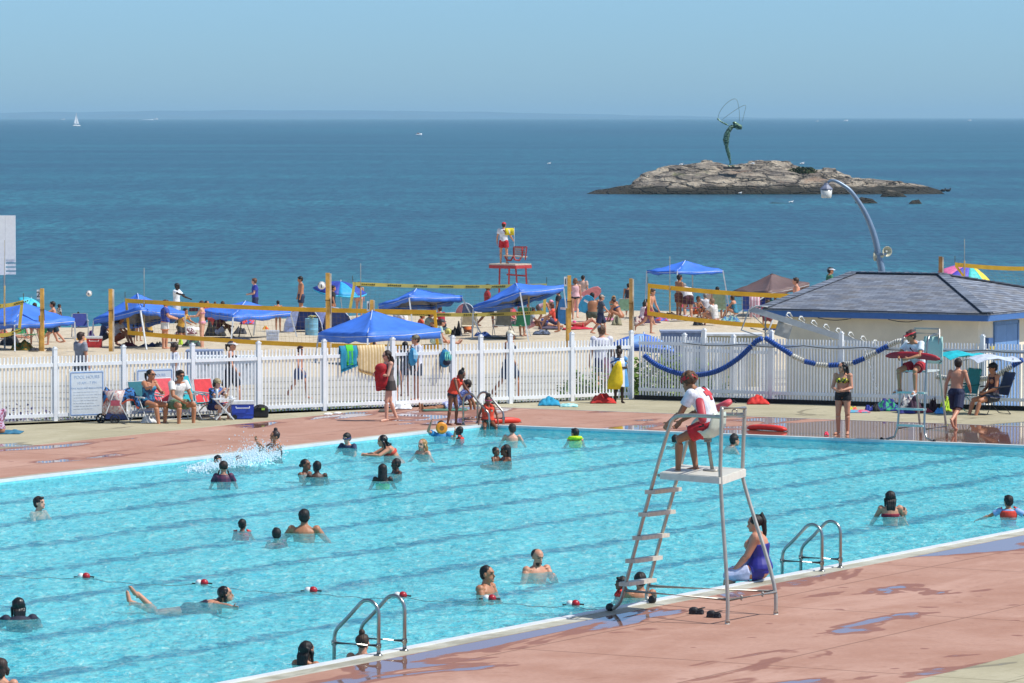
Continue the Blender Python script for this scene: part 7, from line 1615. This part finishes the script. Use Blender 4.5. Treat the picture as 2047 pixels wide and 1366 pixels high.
# ------------------------------------------------------------------ splash and buoys in the pool
def splash():
    r = random.Random(11); b = MB(); c0 = P(470, 925, WZ)
    for px, py, n, sp, h in ((395, 934, 500, 26, .04), (430, 928, 900, 30, .09), (468, 922, 1500, 32, .20), (510, 916, 1700, 30, .26), (545, 908, 1200, 22, .24), (500, 912, 300, 40, .42)):
        for i in range(n):
            c = P(px+r.gauss(0, sp*.55), py+r.gauss(4, 4), WZ); z = abs(r.gauss(0, h*.5)); s = r.choice((.0025, .0035, .005, .007, .009, .013))*(1.1 if z < h*.5 else .7)
            q = c-c0+V((0, r.uniform(-.2, .2), z)); b.sphere(q, (s*r.uniform(.7, 1.5), s, s*r.uniform(.7, 1.8)), 5, 4)
    m = bpy.data.materials.new('splash_foam'); k = NT(m); k.b.inputs['Base Color'].default_value = (.80, .90, .94, 1); k.b.inputs['Roughness'].default_value = .15
    o = b.build('water_splash', m, loc=c0); tag(o, 'white splash of water thrown up around the children at the far edge', 'splash', kind='stuff')
    b = MB(); c1 = P(455, 930, WZ)
    rows = []
    for j in range(14):
        row = []
        for i in range(60):
            px, py = lerp(372, 575, i/59), lerp(934, 916, j/13); q = P(px, py, WZ)-c1; e = sin(pi*i/59)*sin(pi*j/13); row.append(q+V((0, 0, -.02+e*max(0, .02+.20*NZ.noise(V((i*.45, j*.5, 0)))+.1*NZ.noise(V((i*1.3, j*1.1, 3)))))))
        rows.append(row)
    fs = [(j*60+i, j*60+i+1, (j+1)*60+i+1, (j+1)*60+i) for j in range(13) for i in range(59)]; fl = [q for r_ in rows for q in r_]; b.add(fl, [f for f in fs if max(fl[i].z for i in f) > .012])
    tag(b.build('foam_patch', mat('#bfe8ee', .4, col2='#6fd3de', pattern='blobs', scale=6), loc=c1), 'churned white foam on the water below the splash', 'foam', kind='stuff')
splash()
bl = ['buoy on the rope left of the swimming woman, farthest left', 'buoy just above the head of the swimming woman', 'buoy on the rope midway above the nearest ladder', 'buoy right above the rails of the nearest ladder', 'buoy in front of the man with cropped black hair', 'buoy nearest the wheels of the tall guard chair']
ropes = []
for i, (px, py) in enumerate(((168, 1155), (404, 1168), (622, 1183), (801, 1193), (979, 1199), (1146, 1210))):
    p = P(px, py, WZ); ropes.append(p+V((0, 0, .0))); o = empty('lane_buoy', p+V((0, 0, .02)), PR*0, 'red and white '+bl[i], 'buoy', 'red and white buoys on the dark rope'); w_, r_ = mat('#e8e6e2', .4), mat('#a81c26', .35)
    MB().sphere((-.045, 0, 0), (.055, .05, .05), 12, 8).build('white_half', w_, o, True); MB().sphere((.03, -.01, 0), (.062, .057, .057), 12, 8).build('red_half', r_, o, True); b = MB(); b.tube([(-.15, .01, -.01), (0, 0, 0), (.15, -.01, -.01)], .012, 6); b.build('collar', BLACK, o)
pts = []
allp = [P(-60, 1140, WZ)]+ropes+[P(1290, 1218, WZ)]
for a, c in zip(allp, allp[1:]):
    for k in range(10): t = k/10; q = a.lerp(c, t); q.z = WZ+.004-.055*sin(pi*t)**.5+.012*sin(t*23+a.x); q.y += .05*sin(t*9+a.x*3); pts.append(q)
o = MB().tube(pts+[allp[-1]], .007, 5).build('buoy_rope', BLACK); tag(o, 'thin dark rope with buoys dipping in and out of the pool water', 'rope')

# ------------------------------------------------------------------ small things on the deck
def clog(px, py, rz, label):
    p = P(px, py); o = empty('clog', p, rz, label, 'shoe', 'pair of black clogs under the guard chair'); bk_ = mat('#24272c', .6)
    b = MB(); b.sphere((0, .035, .05), (.05, .075, .05), 12, 8); b.sphere((0, -.06, .04), (.042, .05, .035), 12, 8); b.box((0, 0, .012), (.08, .20, .024)); me = remesh(b, 'shoe', .008, 2); me.materials.append(bk_); link_mesh('shoe', me, None, o)
    MB().tube([V((.055*cos(a), -.03-.09*sin(a), .075+.02*sin(a))) for a in [i*pi/8 for i in range(9)]], .008, 6).build('strap', bk_, o)
clog(1392, 1228, R(70), 'black rubber clog closer to the wheels, under the near guard chair'); clog(1427, 1235, R(62), 'black rubber clog closer to the rear leg, under the near guard chair')
p = P(300, 846); cloth_heap(p, .19, .15, .22, '#dcdcd8', 'crumpled white plastic bag at the feet of the woman in blue', 'bag', 'plastic_bag', seed=5)
MBp = P(521, 835); o = empty('duffel_bag', MBp, .1, 'black duffel bag with a lime tag right of the blue cooler', 'bag'); b = MB(); b.box((0, 0, .12), (.34, .26, .22)); b.sphere((0, 0, .2), (.17, .13, .10)); me = remesh(b, 'sack', .018, 4); me.materials.append(mat('#1b1c20', .7)); link_mesh('sack', me, None, o); MB().tube([(-.1, -.12, .18), (-.05, -.15, .27), (.05, -.15, .27), (.1, -.12, .18)], .012, 6).build('handle', BLACK, o); b = MB(); b.box((.05, -.14, .2), (.07, .01, .05)); b.build('tag', mat('#a8d838'), o)
def ch(px, py, wpx, dep, h, col, label, seed, cat='towel', name='towel', col2=None, grp='towels and clothes lying on the far deck'):
    p = P(px, py); cloth_heap(p, wpx/2/ppm(p.y), dep, h, col, label, cat, name, col2, seed, grp)
ch(1098, 810, 42, .35, .24, '#1f93b8', 'turquoise towel heap on the deck near the gate', 3); ch(1137, 812, 36, .4, .06, '#8fd0d0', 'flat pale aqua towel right beside the turquoise heap', 4, col2='#c0e8e4')
ch(806, 817, 34, .35, .14, '#e3e4e6', 'white towel heap on the deck right of the walking woman', 5); ch(775, 822, 34, .4, .03, '#4f4d42', 'flat dark towel on the deck behind the walking woman', 6)
ch(890, 820, 84, .4, .012, '#4f7f6c', 'thin green towel under the person lying on the deck', 8); ch(22, 866, 44, .4, .06, '#2f6f8c', 'blue towel on the deck at the left picture edge', 7)
ch(656, 829, 16, .2, .03, '#eceae4', 'scrap of white paper lying on the red deck', 12, 'paper', 'paper'); ch(675, 827, 14, .2, .03, '#e6e4e0', 'second scrap of white paper a little closer to the walking woman', 13, 'paper', 'paper')
ch(1715, 824, 46, .35, .05, '#5fb0cc', 'light blue and pink towel on the deck right of the standing woman', 14, col2='#d8506c'); ch(1703, 821, 22, .2, .12, '#c8d84a', 'green and red bundle on the light blue towel', 15, col2='#d84a4a')
ch(1738, 822, 18, .18, .16, '#222f88', 'dark blue pouch between the towels and the blue bag', 16, 'bag', 'bag'); ch(1772, 821, 54, .3, .32, '#22307c', 'large navy bag on the deck by the right fence', 17, 'bag', 'bag', '#2f9f6c')
ch(1750, 822, 18, .2, .2, '#15161a', 'black bag leaning on the large navy bag', 18, 'bag', 'bag'); ch(1812, 818, 30, .3, .42, '#c9c4c0', 'grey and white clothes heap seen behind the far guard chair', 19, 'clothes', 'clothes', '#5f4a5c'); ch(1829, 819, 26, .3, .34, '#3a2238', 'dark plum bag behind the ladder of the far guard chair', 20, 'bag', 'bag')
ch(1845, 824, 34, .3, .12, '#9c2a3c', 'crimson towel on the deck behind the steps of the far chair', 21); ch(1866, 823, 18, .22, .38, '#3c1a24', 'maroon bag right of the crimson towel', 22, 'bag', 'bag'); ch(1812, 826, 34, .3, .10, '#2b2c78', 'indigo towel on the deck under the far guard chair', 26)
ch(1879, 827, 20, .2, .15, '#4f9fe0', 'light blue bundle left of the walking boy', 23); ch(1890, 822, 22, .2, .34, '#a8c82c', 'lime green bundle just left of the walking boy', 24); ch(1652, 871, 9, .06, .09, '#e8405c', 'small pink toy lying on the wet deck near the standing woman', 25, 'toy', 'toy')
folding_chair(P(1985, 829), 292, 'folding chair with a pale grey sunshade at the right fence', '#2f3f6c', group='folding chairs with sunshades', sh=.40, hgt=.50, m=mat('#2a2c34', .5), sunshade='#c3ccd8', recline=22)
folding_chair(P(1922, 826), 300, 'teal folding chair with a turquoise sunshade behind the walking boy', '#12807f', group='folding chairs with sunshades', sh=.40, hgt=.55, m=mat('#14706e', .5), sunshade='#18b4c0', recline=14)
# things on the cart and railings
p = CP; o = empty('towel', p+V((.06, -.03, .02)), R(12), 'blue and red patterned towel draped over the beach cart', 'towel'); rows = []
for i in range(13):
    t = i/12; rows.append([V((lerp(-.30, .50, t), .055*v_, .76-.10*sin(pi*t)*.9+.06*cos(t*9)-.10*abs(v_)*1.6-(.18 if t < .08 else 0)-(.14 if .9 < t else 0))) for v_ in (-1.4, -.7, 0, .7, 1.4)])
b = MB(); b.sheet(rows, .02); b.build('cloth', mat('#2f6fb0', .8, col2='#1f1f34', pattern='blobs', scale=9), o, True); b = MB(); b.sheet([[q+V((0, -.012, -.01)) for q in (r[0] for r in rows)], [q+V((0, -.02, -.05)) for q in (r[0] for r in rows)]], .01); b.build('fringe', mat('#a8442c', .8), o)

# ------------------------------------------------------------------ small things on the sand
def sand(px, py, wpx, dep, h, col, label, seed, cat='towel', name='towel', col2=None, grp='bags and towels on the sand'):
    p = G(px, py); cloth_heap(p, wpx/2/ppm(p.y), dep, h, col, label, cat, name, col2, seed, grp)
for a in [(300, 693, 40, .4, .12, '#26376c', 'navy blanket on the sand at the legs of the tilted canopy', 31), (255, 693, 30, .4, .16, '#6a2030', 'dark red blanket beside the man sitting in the dark blue cap', 32), (318, 694, 16, .2, .2, '#5b5f66', 'grey bundle at the feet of the heavy man in blue', 33, 'bag', 'bag'),
          (384, 694, 40, .4, .34, '#2a2d36', 'large dark bag on the sand left of the woman in the pink bikini', 34, 'bag', 'bag', '#3f6a52'), (361, 690, 9, .12, .34, '#a8c832', 'lime bottle sleeve beside the large dark bag', 35, 'bottle', 'bottle'), (415, 700, 10, .12, .06, '#3a48b0', 'blue flip flops on the sand at the feet of the woman in the pink bikini', 36, 'shoes', 'sandals'),
          (372, 668, 42, .4, .26, '#5f2430', 'dark red seat cushions behind the left net', 37, 'cushion', 'cushion', '#c9c4c0'), (385, 660, 34, .3, .16, '#e3e1dc', 'rolled white towel on top of the red cushions', 38), (430, 672, 44, .4, .60, '#17181c', 'big black gear bag under the canopy with the boy in blue', 39, 'bag', 'bag'),
          (455, 680, 90, .5, .12, '#1c2a44', 'dark blue blanket in the shade of the second middle canopy', 40), (480, 668, 26, .3, .3, '#3b3c44', 'grey backpack beside the folded tripod stool', 41, 'bag', 'bag'), (495, 648, 30, .4, .30, '#d84438', 'red and blue small tent flap or towel on the sand far left of the barrel', 42, 'towel', 'towel', '#2f6fc0'),
          (520, 640, 60, .5, .26, '#5f7a80', 'grey green heap of beach gear at the water behind the canopy', 43, 'gear', 'gear', '#3a4f7c'), (531, 660, 13, .15, .16, '#d8a83c', 'yellow and red toy bucket on the sand', 44, 'toy', 'toy', '#d84a34'), (20, 690, 40, .4, .5, '#26262c', 'black backpack hanging below the leftmost canopy', 45, 'bag', 'bag'),
          (45, 700, 46, .4, .36, '#9c7a2c', 'mustard and green bags in the shade of the leftmost canopy', 46, 'bag', 'bag', '#2f7a4a'), (68, 702, 20, .2, .14, '#22242c', 'dark shoes in the shade of the leftmost canopy', 47, 'shoes', 'shoes'), (163, 680, 26, .3, .12, '#e3a83c', 'orange yellow towel in front of the chair with a starry back', 48),
          (100, 702, 14, .2, .12, '#3b3d44', 'dark box at the foot of the leftmost post', 49, 'box', 'box'), (182, 676, 14, .2, .28, '#4a2a6c', 'purple bag left of the red cooler', 50, 'bag', 'bag'), (4, 672, 18, .3, .2, '#f04a64', 'pink towel at the left picture edge on the sand', 51),
          (914, 672, 20, .25, .50, '#141518', 'tall black bag on the sand behind the fence gate', 52, 'bag', 'bag'), (908, 672, 14, .2, .30, '#1b1c20', 'short black bag in front of the tall black bag', 53, 'bag', 'bag'), (965, 673, 34, .4, .2, '#1f3f7c', 'blue towel heap right of the small beige chair', 54),
          (1083, 668, 34, .4, .16, '#5f6a80', 'grey blue towel on the open sand below the small cooler', 55, 'towel', 'towel', '#2a2f3c'), (1100, 657, 46, .4, .12, '#5a5060', 'dark towel under the sunbather in shorts', 56), (1155, 658, 60, .5, .08, '#c8283c', 'red towel under the woman sunbathing on her back', 57),
          (1161, 622, 24, .4, .3, '#2f8fc0', 'turquoise towel draped at the foot of the bare backed man', 58), (1220, 640, 40, .5, .1, '#e08fb0', 'pink towel on the berm left of the plain post', 59), (1233, 650, 20, .3, .40, '#8a8468', 'khaki bag behind the plain post', 60, 'bag', 'bag'), (1276, 650, 26, .3, .4, '#c9b8ac', 'patterned pale bag right of the plain post', 61, 'bag', 'bag', '#7a3a44'),
          (1322, 642, 30, .3, .2, '#c94a3c', 'red and blue toys scattered behind the yellow net', 62, 'toys', 'toys', '#3f6ac0'), (1300, 646, 40, .4, .2, '#4a2f4c', 'plum towel heap behind the man at the net end', 63), (1340, 636, 30, .3, .3, '#4f3f34', 'brown box under the high canopy', 64, 'box', 'box'), (1365, 640, 46, .4, .22, '#c9c4d0', 'white and maroon blanket under the high canopy', 65, 'towel', 'towel', '#6a2a44'),
          (1395, 652, 20, .25, .34, '#1c1d22', 'black bag on the sand below the boy in orange trunks', 66, 'bag', 'bag'), (1460, 645, 40, .4, .34, '#3f6fa0', 'blue green towel heap right of the checked chair', 67, 'towel', 'towel', '#7fb0a0'), (1540, 660, 30, .4, .2, '#22305c', 'dark blue blanket in the shade beyond the tipped stand', 68), (1478, 618, 30, .3, .4, '#c94a5c', 'red towels hanging in the shade of the brown canopy', 69),
          (1000, 676, 60, .6, .03, '#3c4034', 'dark groundsheet below the grey and green chairs', 70), (870, 660, 60, .5, .2, '#33505c', 'dark teal blanket below the grey lined canopy', 71), (800, 655, 40, .4, .66, '#1f7f9c', 'teal windbreak cloth under the grey lined canopy', 72, 'windbreak', 'windbreak', '#c9b43c'), (905, 603, 40, .5, .5, '#20264c', 'dark blue bag hanging behind the grey lined canopy', 73, 'bag', 'bag')]: sand(*a)
GC = 'folding chairs on the sand'
for px, py, face, col, hgt, lab in [(1003, 673, 190, '#8f9088', .75, 'tall grey high backed chair left of the green chair'), (1040, 673, 200, '#1f7a58', .62, 'dark green chair with the person in a crimson top'), (1437, 638, 178, '#8fa88c', .6, 'green and blue checked chair seen from behind'), (1418, 632, 200, '#c8b8b0', .5, 'pale striped chair behind the checked chair'), (938, 673, 180, '#d9ccae', .32, 'small beige chair of the child in orange'),
                                  (160, 676, 8, '#33408a', .42, 'low chair with a starry blue and red back by the left canopy'), (55, 692, 60, '#1f8048', .62, 'green folding chair under the leftmost canopy'), (1500, 640, 170, '#2c4a9c', .6, 'dark blue chair with a pink towel over it'), (1525, 628, 190, '#2a44b0', .75, 'royal blue high backed chair under the brown canopy'), (1243, 640, 200, '#7fa88c', .4, 'mint chair behind the plain post'),
                                  (1455, 622, 200, '#2f6fb4', .6, 'blue chair behind the leg of the high canopy'), (1380, 636, 60, '#b0305c', .5, 'magenta chair under the high canopy'), (383, 645, 200, '#8f2c34', .5, 'dark red chair at the water right of the kneeling people'), (420, 640, 200, '#8c9094', .6, 'grey chair half behind the woman in the pink bikini')]:
    g_ = G(px, py); folding_chair(g_, face, lab, col, group=GC, hgt=hgt, sh=.36, m=mat('#a9acb0', .4))
# towels over the blue chair, the boards, the stool
g_ = G(1508, 641); o = empty('towel', g_+V((0, -.2, 0)), label='white and pink towel hung over the dark blue chair', cat='towel'); b = MB(); b.sheet([[V((x, -.02*sin(x*9), z)) for x in (-.2, -.1, 0, .1, .2)] for z in (.95, .7, .4, .12)], .02); b.build('cloth', mat('#e3cfd6', .8, col2='#c98fa0', pattern='stripes', scale=9), o, True); b = MB(); b.sheet([[V((x, .16, z)) for x in (-.2, 0, .2)] for z in (.95, .6)], .02); b.build('back_fold', mat('#e3cfd6', .8), o)
def board(px, py, Y, L, w_, ang, col, label, lean=12):
    a = AT(px, py, Y); o = empty('body_board', a, label=label, cat='board'); M = Matrix.Rotation(R(lean), 3, 'X') @ Matrix.Rotation(R(ang), 3, 'Y'); n = 16; vs = []
    for y in (-.03, .03):
        for k in range(n): t = 2*pi*k/n; vs.append(M @ V((math.copysign(abs(cos(t))**.7, cos(t))*w_/2, y, math.copysign(abs(sin(t))**.8, sin(t))*L/2)))
    b = MB(); b.add(vs, [tuple(range(n)), tuple(range(2*n-1, n-1, -1))]+[(k, n+k, n+(k+1) % n, (k+1) % n) for k in range(n)]); b.build('board', mat(col, .5), o); b = MB(); b.bar(M @ V((-w_*.3, -.034, .1)), M @ V((w_*.3, -.034, .1)), .01, .08); b.build('print', mat('#e9d8d8'), o)
board(1163, 600, 176, 1.7, .5, 58, '#e88f90', 'pale red surfboard carried by the woman in the light pink top'); board(1127, 622, 162, .95, .42, 3, '#2f7fc0', 'upright blue board beside the white plate post'); board(1172, 608, 172, .7, .5, 30, '#2fa0d0', 'turquoise board leaning behind the surfboard')
def stool(px, py):
    g_ = G(px, py); o = empty('tripod_stool', g_, label='black tripod stool under the canopy with the boy in blue', cat='stool')
    for a in range(3): MB().tube([(.3*cos(a*2.1), .3*sin(a*2.1), 0), (-.05*cos(a*2.1), -.05*sin(a*2.1), .95)], .014, 6).build('leg', BLACK, o)
    b = MB(); b.add([(.18*cos(a*2.1+3), .18*sin(a*2.1+3), .93) for a in range(3)]+[(.18*cos(a*2.1+3), .18*sin(a*2.1+3), .90) for a in range(3)], [(0, 1, 2), (5, 4, 3), (0, 3, 4, 1), (1, 4, 5, 2), (2, 5, 3, 0)]); b.build('seat', BLACK, o)
stool(486, 675)
# ------------------------------------------------------------------ the air over the sea
def haze():
    m = bpy.data.materials.new('haze_air'); m.use_nodes = True; t = m.node_tree; t.nodes.clear()
    o = t.nodes.new('ShaderNodeOutputMaterial'); v = t.nodes.new('ShaderNodeVolumePrincipled'); v.inputs['Color'].default_value = (.52, .83, 1, 1)
    v.inputs['Density'].default_value = HAZE; v.inputs['Anisotropy'].default_value = 0.0; t.links.new(v.outputs[0], o.inputs['Volume'])
    b = MB(); b.prism([(-61000, -40), (61000, -40), (61000, 61000), (-61000, 61000)], -9.5, 96)
    tag(b.build('haze', m), None, kind='stuff')
HAZE = 5.2e-5
haze()
